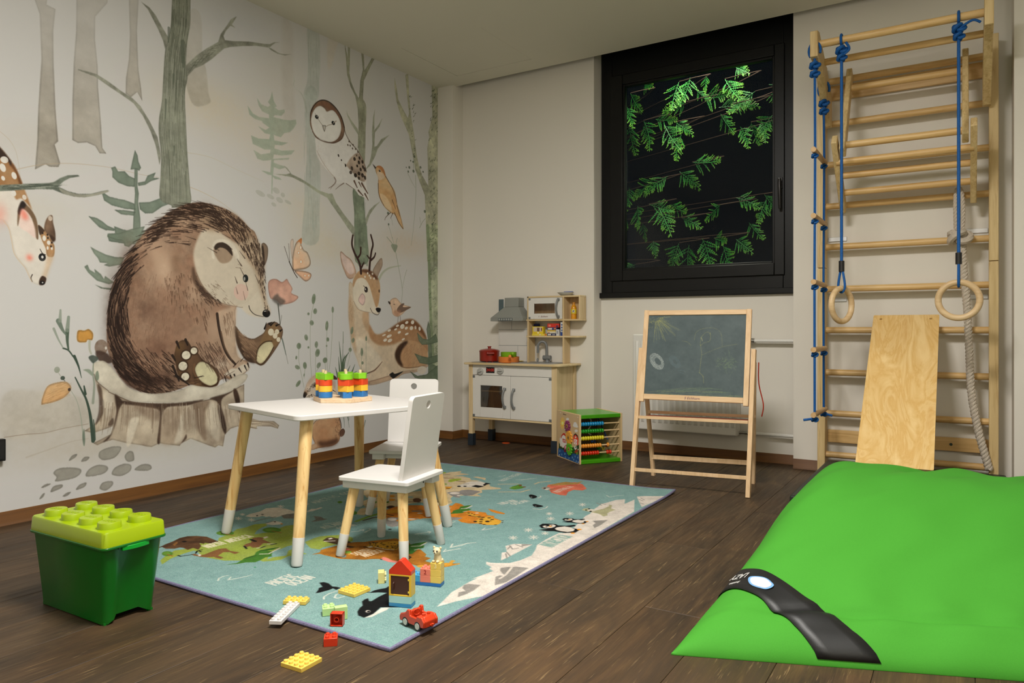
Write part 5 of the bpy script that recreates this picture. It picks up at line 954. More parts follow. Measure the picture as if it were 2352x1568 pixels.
skirting('baseboard_back', (XN0, Y_MID), (XN0, Y_NICHE), (1, 0), M_BASE)
skirting('baseboard_back', (XN0, Y_NICHE), (XN1, Y_NICHE), (0, -1), M_BASEX)
skirting('baseboard_back', (XN1, Y_MID), (XR2, Y_MID), (0, -1), M_BASEX)
skirting('baseboard_right', (XR2, YR2), (XR, YR2), (0, -1), M_BASEX)

# ------------------------------------------------------------------ the black window
M_BLACK = plain('black_lacquer', (13, 14, 14), 0.4, spec=0.3, var=.15, scale=40, bump=.05)
M_DARKG = plain('dark_handle', (44, 42, 42), 0.3, metal=0.6)
def glass_mat(name, tint, gloss=0.04, rough=0.02):
    """Clear pane: lets light straight through and mirrors a little of the room."""
    t = NT(name); v = t.coord(); tr = t.add('ShaderNodeBsdfTransparent'); gl = t.add('ShaderNodeBsdfGlossy'); mx = t.add('ShaderNodeMixShader')
    gl.inputs['Roughness'].default_value = rough; mx.inputs[0].default_value = gloss
    t.link(t.ramp(t.noise(v, 3, 2), [(0, (*[x * .985 for x in tint], 1)), (1, (*tint, 1))]), tr.inputs[0])
    t.link(tr.outputs[0], mx.inputs[1]); t.link(gl.outputs[0], mx.inputs[2]); t.link(mx.outputs[0], t.n['Material Output'].inputs[0]); t.n.remove(t.b)
    return t.m
M_GLASS = glass_mat('window_glass', (0.97, 0.99, 0.98), .015)
yw = 4.300
def rectframe(g, x0, x1, z0, z1, l, r, b, t, y0, y1):
    g.box((x0, y0, z0), (x0 + l, y1, z1)); g.box((x1 - r, y0, z0), (x1, y1, z1)); g.box((x0 + l, y0, z0), (x1 - r, y1, z0 + b)); g.box((x0 + l, y0, z1 - t), (x1 - r, y1, z1))
p0, p1 = on_y(1437, 616, yw + .01), on_y(1775, 136, yw + .01)
GX0, GZ0, GX1, GZ1 = p0.x, p0.z, p1.x, p1.z
SX0, SX1, SZ0 = on_y(1403, 640, yw).x, on_y(1803, 640, yw).x, on_y(1803, 631, yw).z
g = G(); rectframe(g, WX0, WX1, WZ0, WZ1, SX0 - WX0 + .01, WX1 - SX1 + .01, SZ0 - WZ0 + .01, WZ1 - (GZ1 + .075) + .01, yw, 4.37)
win = struct(g, 'window_1', M_BLACK, bevel=.003)
g = G(); SZ1 = GZ1 + .075
rectframe(g, SX0, SX1, SZ0, SZ1, GX0 - SX0 - .012, SX1 - GX1 - .012, GZ0 - SZ0 - .012, SZ1 - GZ1 - .012, yw - .014, 4.34)
sash = g.obj('sash', M_BLACK, win, bevel=.004)
g = G(); rectframe(g, GX0 - .014, GX1 + .014, GZ0 - .014, GZ1 + .014, .014, .014, .014, .014, yw - .004, 4.335); g.obj('glazing_bead', M_BLACK, sash, bevel=.003)
G().box((GX0 - .002, 4.318, GZ0 - .002), (GX1 + .002, 4.324, GZ1 + .002)).obj('pane', M_GLASS, sash, smooth=0)
G().box((WX0 - .006, yw - .022, WZ0 - .028), (WX1, 4.37, WZ0 + .006)).obj('sill', M_BLACK, win, bevel=.004)
h0, h1 = on_y(1793, 412, yw - .02), on_y(1800, 480, yw - .02)
g = G().box((h0.x - .011, yw - .026, h0.z - .05), (h0.x + .011, yw - .014, h0.z + .012)); g.cyl((h0.x, yw - .026, h0.z - .012), (h0.x, yw - .050, h0.z - .012), .008)
g.tube([(h0.x, yw - .050, h0.z), (h0.x, yw - .054, h0.z - .03), (h0.x + .002, yw - .052, h1.z + .02), (h0.x + .002, yw - .048, h1.z)], [.010, .010, .009, .008], 10)
g.obj('handle', M_DARKG, sash, bevel=.002)

# ------------------------------------------------------------------ the conifer in the dark outside
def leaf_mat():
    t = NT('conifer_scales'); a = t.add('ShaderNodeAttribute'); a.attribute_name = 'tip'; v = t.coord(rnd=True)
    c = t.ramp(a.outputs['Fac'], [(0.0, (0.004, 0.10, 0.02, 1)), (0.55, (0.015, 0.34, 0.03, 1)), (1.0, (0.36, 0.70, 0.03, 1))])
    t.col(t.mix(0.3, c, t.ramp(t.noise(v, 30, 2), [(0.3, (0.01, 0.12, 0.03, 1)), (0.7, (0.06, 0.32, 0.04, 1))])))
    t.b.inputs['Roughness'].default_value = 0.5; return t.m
M_LEAF = leaf_mat(); M_BARK = plain('conifer_bark', (62, 44, 34), 0.9, bump=.4)
def make_spray(seed):
    """One flat fan of scale leaves, about 0.20 m long, growing along -Z with its face towards -Y."""
    R = random.Random(seed); bm = bmesh.new(); lay = bm.verts.layers.float.new('tip')
    def scale(p, d, l, w, t):
        n = Vector((0, -1, 0)); s = d.cross(n).normalized() * w
        q = [p, p + d * l * .45 + s, p + d * l, p + d * l * .45 - s, p + d * l * .45 + n * w * .5, p + d * l * .45 - n * w * .5]
        vs = [bm.verts.new(k) for k in q]
        for v_ in vs: v_[lay] = t
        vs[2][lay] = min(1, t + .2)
        for a in ((0, 1, 4), (1, 2, 4), (2, 3, 4), (3, 0, 4), (1, 0, 5), (2, 1, 5), (3, 2, 5), (0, 3, 5)): bm.faces.new([vs[i] for i in a])
    def frond(p, d, L, lev, t0):
        n = max(3, int(L / (.0165 if lev == 0 else .0095))); bend = R.uniform(-.5, .5)
        for i in range(n):
            f = i / n; dd = Matrix.Rotation(bend * f, 3, 'Y') @ d; dd.y += .12 * math.sin(f * 3 + seed); dd.normalize()
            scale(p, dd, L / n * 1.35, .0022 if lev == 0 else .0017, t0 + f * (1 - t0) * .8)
            if i > 0 or lev:
                for s in (1, -1):
                    if R.random() < .12: continue
                    q = Matrix.Rotation(s * R.uniform(.7, .95), 3, 'Y') @ dd
                    if lev == 0: frond(p, q, L * .50 * (1 - f * .82) * R.uniform(.75, 1.1), 1, t0 + f * .5 + .05)
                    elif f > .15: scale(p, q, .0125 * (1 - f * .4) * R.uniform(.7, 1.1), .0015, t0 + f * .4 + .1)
            p = p + dd * (L / n)
    frond(Vector((0, 0, 0)), Vector((0, 0, -1)), .19, 0, .05)
    me = bpy.data.meshes.new('branch'); bm.to_mesh(me); bm.free(); me.materials.append(M_LEAF); return me
tree = thing('conifer', 'dark conifer with lit flat green sprays outside the black window', 'tree', (-4.3, 7.4, -.3))
G().tube([(-4.3, 7.4, -.3), (-4.28, 7.42, 1.2), (-4.3, 7.4, 4.2)], [.11, .09, .05], 12).obj('trunk', M_BARK, tree)
meshes = [make_spray(s) for s in (1, 2, 3, 4, 5)]
SP = ((1560, 200, 20, .9, 0), (1585, 190, 8, .9, .03), (1622, 180, 5, .5, 0), (1665, 195, -15, 1.0, .05), (1690, 165, -60, .7, .1), (1600, 215, -40, .5, .2), (1575, 245, 70, .75, -.05), (1615, 240, -75, 1.0, -.08), (1650, 258, -90, .8, -.08), (1685, 248, -80, .7, -.06), (1655, 272, -25, .8, .05), (1700, 300, -30, .7, .35), (1735, 222, 65, .9, .0), (1765, 205, -70, .8, .05), (1775, 215, -20, .6, .1),
      (1725, 290, -15, .7, .2), (1748, 285, -20, .7, .15), (1775, 275, 40, .8, -.05), (1448, 225, -25, .8, .2), (1480, 205, -70, .7, .3), (1445, 300, 5, .9, .0), (1478, 290, -25, .95, -.04), (1505, 285, -70, .8, -.02), (1525, 300, -25, 1.1, .12), (1550, 290, -55, .7, .2), (1565, 320, 20, .8, .35), (1440, 255, -30, .7, .3), (1500, 425, 65, .9, .0), (1535, 415, 60, .8, -.02), (1560, 405, -50, .8, .05), (1590, 385, -75, .9, .12), (1445, 440, 0, .7, .1),
      (1465, 485, -25, .95, -.03), (1490, 480, -70, .8, .0), (1512, 490, -25, 1.1, .1), (1540, 480, -55, .8, .2), (1565, 510, -70, .7, .1), (1475, 520, -5, .6, .2), (1440, 510, 10, .6, .3), (1560, 570, 20, .9, .15), (1583, 575, 5, 1.0, .0), (1612, 560, -25, 1.0, -.04), (1640, 558, -70, .8, -.02), (1660, 575, -25, 1.1, .1), (1690, 560, -55, .8, .2), (1655, 480, 65, .7, .05), (1690, 465, -70, .8, .1), (1760, 470, 30, .8, .15), (1755, 455, -30, .7, .25), (1500, 560, -15, .6, .5), (1720, 520, -30, .7, .6), (1460, 615, 60, .6, .3))
RB = random.Random(3)
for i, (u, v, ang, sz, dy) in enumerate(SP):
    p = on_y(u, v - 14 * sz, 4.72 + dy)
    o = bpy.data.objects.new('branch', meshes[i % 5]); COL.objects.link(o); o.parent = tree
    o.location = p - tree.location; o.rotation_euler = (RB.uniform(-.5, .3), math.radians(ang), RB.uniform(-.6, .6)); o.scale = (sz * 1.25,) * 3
g = G()
for i, (u, v, ang, sz, dy) in enumerate(SP):
    if i % 3 == 0:
        p = on_y(u, v - 14 * sz, 4.72 + dy); g.tube(spline([p, p + Vector((0, .3, .06)), Vector((-4.3, 7.4, p.z + .3))], 3), [.003] * 6 + [.008], 5)
o = g.obj('twigs', M_BARK, tree)

# ------------------------------------------------------------------ the woven rug
def rug_profile():
    M_PILE = print_mat('woven_map', make_rug_print().image('woven_map', (.88, .84, .82)), 0.95, fibre=0.55, spec=0.1)
    M_BIND = plain('lilac_binding', (112, 108, 138), 0.9, var=.2, scale=200, bump=.4)
    t = thing('rug', 'pale blue world map play rug with woven animals and lilac edging', 'rug', ((RX0 + RX1) / 2, (RY0 + RY1) / 2, 0))
    bm = bmesh.new(); uvl = bm.loops.layers.uv.new('UVMap'); n, m = 60, 84; V = []
    def lift(fx, fy):                                   # one far corner curls up a little
        d = math.hypot((1 - fx) * 1.40, (1 - fy) * 1.97); e = max(0, 1 - d / .16)
        return (.006 * e ** 1.6) + .0010 * math.sin(fx * 9 + fy * 5) * math.sin(fy * 7)
    for j in range(m + 1):
        for i in range(n + 1):
            fx, fy = i / n, j / m
            V.append(bm.verts.new((RX0 + (RX1 - RX0) * fx, RY0 + (RY1 - RY0) * fy, RUG_Z - .0006 + max(0, lift(fx, fy)))))
    for j in range(m):
        for i in range(n):
            f = bm.faces.new((V[j * (n + 1) + i], V[j * (n + 1) + i + 1], V[(j + 1) * (n + 1) + i + 1], V[(j + 1) * (n + 1) + i]))
            for lp in f.loops:
                x, y = lp.vert.co.x, lp.vert.co.y; lp[uvl].uv = ((x - RX0) / (RX1 - RX0), (y - RY0) / (RY1 - RY0))
    rim = [V[i] for i in range(n + 1)] + [V[j * (n + 1) + n] for j in range(1, m + 1)] + [V[m * (n + 1) + i] for i in range(n - 1, -1, -1)] + [V[j * (n + 1)] for j in range(m - 1, 0, -1)]
    low = [bm.verts.new((v.co.x, v.co.y, max(.0004, v.co.z - .0085))) for v in rim]
    for i in range(len(rim)):
        k = (i + 1) % len(rim); f = bm.faces.new((rim[k], rim[i], low[i], low[k]))
        for lp in f.loops: lp[uvl].uv = (.5, .02)
    f = bm.faces.new(low)
    edge = [v.co.copy() for v in rim]
    bm.transform(Matrix.Translation(-t.location)); me = bpy.data.meshes.new('pile'); bm.to_mesh(me); bm.free(); me.materials.append(M_PILE); me.shade_smooth(); me.set_sharp_from_angle(angle=.7)
    o = bpy.data.objects.new('pile', me); COL.objects.link(o); o.parent = t
    g = G().tube([p + Vector((0, 0, -.0035)) for p in edge], .0052, 8, closed=True); g.obj('edge_binding', M_BIND, t)
rug_profile()
RZ = RUG_Z                                              # things on the rug stand at this height

# ------------------------------------------------------------------ table and chairs
M_WHITE = plain('white_lacquer', (212, 209, 206), 0.42, spec=0.4, var=.012)
M_PINE = wood('pine_turned', (232, 200, 142), (190, 138, 72), 'Z', 52, 0.45, 0.5)
M_TIP = plain('white_leg_tip', (212, 209, 206), 0.4, var=.01)
def splay_leg(parent, top, foot, r0, r1, tip, world=False):
    """A turned leg running from top down to foot, its lowest part dipped in white."""
    top, foot = Vector(top), Vector(foot); d = (top - foot).normalized(); L = (top - foot).length
    at = lambda f: foot + (top - foot) * f
    rr = lambda f: r1 + (r0 - r1) * f
    ft = tip / L
    g = G().tube([at(ft), at(ft + (1 - ft) * .5), at(1)], [rr(ft), rr(.5), rr(1)], 20); leg = g.obj('leg', M_PINE, parent, world=world)
    g = G().tube([at(0) + d * .0005, at(.003) , at(.018), at(ft)], [r1 * .72, r1 * .86, r1, rr(ft) + .0006], 20); g.obj('leg_tip', M_TIP, leg, world=world)
    return leg
def plate(g, outer, holes, h0, h1, M):
    """A flat board with round holes: outer outline and (x, y, r) holes in local XY, between heights h0 and h1."""
    bm = bmesh.new(); edges = []
    for loop in [outer] + [[(x + r * math.cos(2 * PI * k / 24), y + r * math.sin(2 * PI * k / 24)) for k in range(24)] for x, y, r in holes]:
        vs = [bm.verts.new((*p, h0)) for p in loop]; edges += [bm.edges.new((vs[i], vs[(i + 1) % len(vs)])) for i in range(len(vs))]
    bmesh.ops.triangle_fill(bm, use_beauty=True, edges=edges)
    r = bmesh.ops.extrude_face_region(bm, geom=bm.faces[:]); bmesh.ops.translate(bm, verts=[v for v in r['geom'] if isinstance(v, bmesh.types.BMVert)], vec=(0, 0, h1 - h0))
    bmesh.ops.recalc_face_normals(bm, faces=bm.faces); bm.transform(M)
    me = bpy.data.meshes.new('tmp'); bm.to_mesh(me); bm.free(); n0 = len(g.bm.faces); g.bm.from_mesh(me); bpy.data.meshes.remove(me)
    g.bm.faces.ensure_lookup_table()
    for f in g.bm.faces[n0:]: f.material_index = g.cur
def rounded(x0, x1, y0, y1, r, n=6, which=(1, 1, 1, 1)):
    out = []
    for (cx, cy, a, k) in ((x0, y0, PI, 0), (x1, y0, 1.5 * PI, 1), (x1, y1, 0, 2), (x0, y1, .5 * PI, 3)):
        rr = r * which[k]
        if rr < 1e-6: out.append((cx, cy)); continue
        ox, oy = (cx + rr if cx == x0 else cx - rr), (cy + rr if cy == y0 else cy - rr)
        out += [(ox + rr * math.cos(a + .5 * PI * i / n), oy + rr * math.sin(a + .5 * PI * i / n)) for i in range(n + 1)]
    return out

TL, TF = Vector((-2.32, 1.731, 0)), Vector((-1.79, 1.598, 0)); ta = math.atan2(TF.y - TL.y, TF.x - TL.x)
TX, TY = Vector((math.cos(ta), math.sin(ta), 0)), Vector((-math.sin(ta), math.cos(ta), 0)); TW, TD, TZ = .546, .60, .48
tc = (TL + TF) / 2 + TY * TD / 2
table = thing('play_table', 'low white play table with splayed pine legs dipped in white', 'table', (tc.x, tc.y, RZ), ta)
g = G().prism(rounded(-TW / 2, TW / 2, -TD / 2, TD / 2, .03), TZ - RZ - .0175, TZ - RZ); g.obj('tabletop', M_WHITE, table, world=False, bevel=.0028)
for (lx, ly, fx, fy) in ((1, -1, -1.785, 1.592), (-1, -1, -2.298, 1.717), (-1, 1, -2.176, 2.280), (1, 1, -1.664, 2.222)):
    q = Vector((fx, fy, 0)) - tc; f = (q.dot(TX), q.dot(TY), 0)
    splay_leg(table, (lx * (TW / 2 - .052), ly * (TD / 2 - .062), TZ - RZ - .017), f, .0215, .0178, .088)

def make_chair():
    c = thing('kids_chair', 'white kids chair seen from behind with pine legs, nearer the camera at the white table', 'chair')
    h = .27 - RZ
    g = G().prism(rounded(-.122, .122, -.134, .134, .012), h - .014, h); g.obj('seat', M_WHITE, c, world=False, bevel=.0025)
    g = G()
    for s in (-1, 1): g.box((s * .086 - .024, -.122, h - .038), (s * .086 + .024, .122, h - .014))
    g.box((-.062, .070, h - .052), (.062, .092, h - .014)); g.box((-.062, -.10, h - .036), (.062, -.08, h - .014)); g.obj('seat_frame', M_WHITE, c, world=False, bevel=.002)
    lean = .040 / .27; M = frame_mtx((0, .098, h), (1, 0, 0), (0, lean, 1))
    g = G(); plate(g, rounded(-.107, .107, 0, .272, .016, which=(0, 0, 1, 1)), [(0, .240, .0132)], -.0075, .0075, M); g.obj('backrest', M_WHITE, c, world=False, bevel=.002)
    ms = plain('screw_head', (60, 58, 56), .4, metal=.7)
    for sx in (-.05, .05): G().cyl((sx, .0935, h - .034), (sx, .0915, h - .034), .003, seg=8).obj('screw', ms, c, world=False)
    for sx in (-1, 1):
        for sy in (-1, 1): splay_leg(c, (sx * .084, sy * .092, h - .036), (sx * .124, sy * .122, 0), .0175, .0145, .074)
    return c
chair = make_chair()
chair.location = (-1.646, 1.882, RZ); chair.rotation_euler = (0, 0, math.radians(-80.8)); chair['group'] = 'kids chairs at the white table'
chair2 = dup(chair, (-1.978, 2.352, RZ), math.radians(25.5), 'white kids chair facing the camera, tucked behind the far corner of the table', 'kids chairs at the white table')

# ------------------------------------------------------------------ peg stacker on the table
M_BEECH = wood('pale_beech', (226, 200, 168), (206, 176, 140), 'X', 60, 0.5)
M_BLOCK = {n: plain('block_' + n, c, .4, var=.05, scale=60) for n, c in (('green', (122, 186, 30)), ('red', (206, 66, 24)), ('yellow', (232, 178, 50)), ('blue', (42, 112, 176)))}
sc = Vector((-2.037, 2.045, TZ))
st = thing('peg_stacker', 'pale hexagonal wooden peg board on the white table, carrying coloured block towers', 'toy', sc)
g = G().prism([(.114 * math.cos(PI / 6 + k * PI / 3), .114 * math.sin(PI / 6 + k * PI / 3)) for k in range(6)], 0, .017); g.obj('base_board', M_BEECH, st, world=False, bevel=.002)
PEGS = [('nearest', -.014, -.076), ('second nearest', .052, -.036), ('outer', .058, .034), ('inner', -.072, -.032), ('hindmost', -.030, .044)]
def block_shape(k, r):
    if k == 0: return [(r * math.cos(2 * PI * i / 24), r * math.sin(2 * PI * i / 24)) for i in range(24)]
    if k == 1: return rounded(-r * .92, r * .92, -r * .8, r * .8, .004)
    if k == 2: return [(r * 1.1 * math.cos(2 * PI * i / 6), r * 1.1 * math.sin(2 * PI * i / 6)) for i in range(6)]
    return rounded(-r, r, -r * .68, r * .68, .003)
towers = (('in front on the near edge', (0, 0, 0, 1), (0, .0, .0, .2)), ('on the near edge beside the chair', (3, 3, 1, 0), (-.3, .25, .55, 0)), ('closest to the two chairs', (1, 3, 1, 2), (.5, .2, .4, .3)), ('mostly hidden at the bear end', (1, 1, 1, 1), (.6, .6, .6, .6)), ('at the back by the wallpaper', (3, 1, 1, 1), (.1, .2, .35, .3)))
for (nm, x, y), (where, shapes, turns) in zip(PEGS, towers):
    p = G().cyl((x, y, .016), (x, y, .017 + 4 * .0228 + .011), .0058, seg=14).obj('peg', M_BEECH, st, world=False)
    for lv, cn in enumerate(('blue', 'yellow', 'red', 'green')):
        shp = ('round', 'oblong', 'six-sided', 'long')[shapes[lv]]
        lab = '%s %s wooden block, %s of the tower %s' % (shp, cn, ('bottom', 'second', 'third', 'top')[lv], where)
        b = thing('stacking_block', lab, 'block', sc + Vector((x, y, .0172 + lv * .0228)), ta + turns[lv], 'wooden blocks on the peg stacker')
        g = G(); plate(g, block_shape(shapes[lv], .0255), [(0, 0, .0066)], 0, .0222, Matrix.Identity(4)); g.obj('body', M_BLOCK[cn], b, world=False, bevel=.0015)

# ------------------------------------------------------------------ green storage box
M_LIME = plain('lime_plastic', (150, 174, 0), .33, var=.02, coat=.2); M_GREEN = plain('green_plastic', (0, 98, 18), .35, var=.03, coat=.2)
bx = thing('storage_box', 'dark green storage box with a studded lime lid by the wallpaper', 'box', (-2.006, 1.092, 0), math.radians(.6))
def box_ring(w, d, z, notch, arch=0.0):
    r = .012; P = []
    for sx, sy in ((1, -1), (1, 1), (-1, 1), (-1, -1)): pass
    n = notch
    pts = [(-w + r, -d), (w - r, -d), (w, -d + r), (w, -.042), (w - n, -.030), (w - n, .030), (w, .042), (w, d - r), (w - r, d), (-w + r, d), (-w, d - r), (-w, .042), (-w + n, .030), (-w + n, -.030), (-w, -.042), (-w, -d + r)]
    zz = [z] * 3 + [z + arch * .5, z + arch, z + arch, z + arch * .5] + [z] * 4 + [z + arch * .5, z + arch, z + arch, z + arch * .5] + [z]
    return [(x, y, h) for (x, y), h in zip(pts, zz)]
g = G(); rings = [box_ring(.152, .069, .003, .012, .014), box_ring(.154, .070, .03, .012), box_ring(.170, .081, .185, .012), box_ring(.173, .082, .199, .010)]
V = [[g.bm.verts.new(p) for p in R_] for R_ in rings]; k = 16
for A, B in zip(V[:-1], V[1:]):
    for i in range(k): g.bm.faces.new((A[i], A[(i + 1) % k], B[(i + 1) % k], B[i]))
g.bm.faces.new(V[0][::-1]); g.bm.faces.new(V[-1])
for sx, sy in ((1, 1), (1, -1), (-1, 1), (-1, -1)): g.box((sx * .142 - .006, sy * .060 - .006, 0), (sx * .142 + .006, sy * .060 + .006, .006))
g.obj('body', M_GREEN, bx, world=False, smooth=50)
G().prism(rounded(-.183, .183, -.088, .088, .016), .198, .2045).obj('rim', M_GREEN, bx, world=False, bevel=.0015)
for s in (-1, 1):
    G().prism([(s * .180 + s * .006 * math.sin(PI * q / 10), -.036 + .072 * q / 10) for q in range(11)] + [(s * .170, .036), (s * .170, -.036)], .188, .199).obj('handle', plain('bright_green_plastic', (0, 150, 40), .35), bx, world=False, bevel=.001)
g = G(); a0, a1 = rounded(-.181, .181, -.086, .086, .014), rounded(-.179, .179, -.084, .084, .014)
n = len(a0); g.faces([(x, y, .2048) for x, y in a0] + [(x, y, .238) for x, y in a1] + [(x * .988, y * .975, .242) for x, y in a1], [tuple(range(n))[::-1]] + [(i, (i + 1) % n, n + (i + 1) % n, n + i) for i in range(n)] + [(n + i, n + (i + 1) % n, 2 * n + (i + 1) % n, 2 * n + i) for i in range(n)] + [tuple(range(2 * n, 3 * n))])
lid = g.obj('lid', M_LIME, bx, world=False, smooth=30); lid['label'] = 'lime green lid with two rows of round studs'
for i in range(4):
    for j in range(2):
        x, y = -.129 + .086 * i, -.041 + .082 * j
        g = G().lathe([(.0285, .241), (.0275, .2565), (.0262, .2585), (0, .2585)], (x, y, 0), 32)
        text_mesh(g, 'LEGO', .0165, Matrix.Translation((x, y, .2586)) @ Matrix.Rotation(math.radians(6), 4, 'Z'), .0007)
        g.obj('stud', M_LIME, lid, world=False, smooth=35)

# ------------------------------------------------------------------ play kitchen
M_BIRCH = wood('pale_birch_x', (222, 200, 158), (204, 178, 132), 'X', 40, 0.5, 0.8)
M_BIRCHZ = wood('pale_birch_z', (222, 198, 156), (200, 172, 126), 'Z', 40, 0.5, 0.8)
M_KWHITE = plain('kitchen_white', (222, 219, 213), .45, var=.012)
M_GREY = plain('grey_plastic', (122, 124, 124), .35, var=.03)
M_HOOD = plain('hood_grey', (140, 142, 136), .4, var=.03)
M_NAVY = plain('navy_sleeve', (30, 40, 50), .5)
kt = thing('play_kitchen', 'wooden play kitchen with white doors, grey hood and tap against the back wall', 'play kitchen', (-2.44, 4.05, 0))
YF = 3.925
def bx3(name, m, lo, hi, parent=None, bevel=.0015): return G().box(lo, hi).obj(name, m, parent or kt, bevel=bevel)
for x0, x1, y0, y1 in ((-2.768, -2.738, 3.918, 3.948), (-2.149, -2.113, 3.918, 3.948), (-2.768, -2.738, 4.155, 4.185), (-2.149, -2.113, 4.155, 4.185)):
    lg = bx3('leg', M_BIRCHZ, (x0, y0, .070), (x1, y1, .529)); 
    bx3('foot_sleeve', M_NAVY, (x0 - .004, y0 - .004, 0), (x1 + .004, y1 + .004, .077), lg)
bx3('bottom_board', M_BIRCH, (-2.738, 3.922, .176), (-2.149, 4.18, .187))
bx3('side_panel', M_BIRCHZ, (-2.130, 3.948, .178), (-2.120, 4.156, .529)); bx3('side_panel', M_BIRCHZ, (-2.758, 3.948, .178), (-2.748, 4.156, .529))
bx3('back_panel', wood('oven_back', (150, 106, 66), (112, 74, 42), 'Z', 14, .5), (-2.738, 4.176, .187), (-2.149, 4.182, .529))
bx3('inner_shelf', M_BIRCH, (-2.738, 3.96, .352), (-2.455, 4.17, .360)); bx3('partition', M_BIRCHZ, (-2.455, 3.945, .187), (-2.447, 4.17, .529))
cp = bx3('control_panel', M_KWHITE, (-2.738, 3.921, .4625), (-2.149, 3.934, .529))
for x, z, a in ((-2.676, .484, .35), (-2.521, .494, .05)):
    M = frame_mtx((x, 3.921, z), (1, 0, 0), (0, 0, 1))
    g = G().lathe([(.0235, 0), (.0225, .008), (.019, .011), (0, .011)], (0, 0, 0), 28, M)
    g.box((-.017, -.0035, .010), (.017, .0035, .019), M @ Matrix.Rotation(a, 4, 'Z')); g.obj('knob', plain('light_grey_knob', (176, 175, 170), .4), cp, bevel=.001)
bx3('display', plain('display_black', (14, 14, 16), .25), (-2.632, 3.9195, .477), (-2.567, 3.9215, .5145), cp, .0005)
g = G(); text_mesh(g, '24:00', .027, frame_mtx((-2.5995, 3.919, .4955), (1, 0, 0), (0, 0, 1)), .0003); t_ = NT('red_digits'); t_.b.inputs['Base Color'].default_value = (.5, .02, .01, 1); t_.b.inputs['Emission Color'].default_value = (1, .05, .02, 1); t_.b.inputs['Emission Strength'].default_value = .12
t_.link(t_.ramp(t_.noise(t_.coord(), 20, 2), [(.3, (.42, .015, .01, 1)), (.7, (.55, .02, .01, 1))]), t_.b.inputs['Base Color']); g.obj('digits', t_.m, cp, smooth=0)
def handle(parent, x, z0, z1, y, r=.0085):
    zz = [z0 + (z1 - z0) * k / 8 for k in range(9)]
    g_ = G().tube([(x - .006 * math.sin(PI * k / 8), y - .006 - .020 * math.sin(PI * k / 8) ** .6, z) for k, z in enumerate(zz)], [r * (1.1 if k in (0, 8) else .85) for k in range(9)], 10)
    for z in (z0 + .006, z1 - .006): g_.box((x - .007, y - .008, z - .008), (x + .007, y, z + .008))
    return g_.obj('handle', M_GREY, parent, bevel=.001)
g = G(); rectframe(g, -2.738, -2.4495, .189, .4605, .059, .0605, .065, .0655, 3.922, 3.934); od = g.obj('oven_door', M_KWHITE, kt, bevel=.0015)
G().box((-2.680, 3.929, .253), (-2.509, 3.931, .396)).obj('oven_window', glass_mat('oven_glass', (.62, .58, .52), .10, .02), od, smooth=0); handle(od, -2.486, .258, .384, 3.922)
cd = bx3('cupboard_door', M_KWHITE, (-2.4465, 3.922, .189), (-2.149, 3.934, .4605)); handle(cd, -2.418, .256, .382, 3.922)
M_CLIP = plain('grey_hinge', (120, 124, 124), .35, metal=.3)
for p_, x, z in ((od, -2.729, .451), (od, -2.729, .198), (cd, -2.160, .451), (cd, -2.160, .198)): bx3('hinge', M_CLIP, (x - .009, 3.9205, z - .008), (x + .009, 3.926, z + .008), p_, .0005)
G().prism(rounded(-2.795, -2.083, 3.893, 4.190, .05, which=(.3, 1, 0, 0)), .529, .5415).obj('worktop', M_BIRCH, kt, bevel=.002)
G().prism(rounded(-2.775, -2.505, 3.94, 4.14, .03), .5412, .5435).obj('hob_plate', M_GREY, kt, bevel=.0008)
g = G(); A_, B_, C_ = rounded(-2.475, -2.165, 3.945, 4.165, .035), rounded(-2.450, -2.225, 3.965, 4.125, .03), rounded(-2.438, -2.237, 3.977, 4.113, .03); n = len(A_)
g.faces([(x, y, .5412) for x, y in A_] + [(x, y, .5465) for x, y in A_] + [(x, y, .5465) for x, y in B_] + [(x, y, .543) for x, y in C_], [(i, (i + 1) % n, n + (i + 1) % n, n + i) for i in range(n)] + [(n + i, n + (i + 1) % n, 2 * n + (i + 1) % n, 2 * n + i) for i in range(n)] + [(2 * n + i, 2 * n + (i + 1) % n, 3 * n + (i + 1) % n, 3 * n + i) for i in range(n)] + [tuple(range(3 * n, 4 * n))]); g.obj('sink', plain('sink_grey', (136, 138, 140), .35), kt, smooth=30)
fx, fy = -2.305, 4.145
g = G().lathe([(.016, 0), (.014, .008), (.011, .012), (.011, .016), (0, .016)], (fx, fy, .546), 20); g.cyl((fx - .028, fy, .574), (fx + .026, fy, .574), .0155, seg=20); g.cyl((fx + .020, fy - .004, .570), (fx + .032, fy - .010, .552), .004, seg=8)
g.tube([(fx - .004, fy, .574), (fx - .004, fy, .64)] + [(fx - .004 - .026 * (1 - math.cos(a)), fy - .012 * (1 - math.cos(a)), .645 + .034 * math.sin(a)) for a in [PI * k / 10 for k in range(11)]] + [(fx - .056, fy - .024, .604)], .0088, 14); g.lathe([(.006, 0), (.0075, .012), (.004, .024), (0, .026)], (fx - .078, fy + .01, .546), 12)
g.obj('tap', M_GREY, kt)
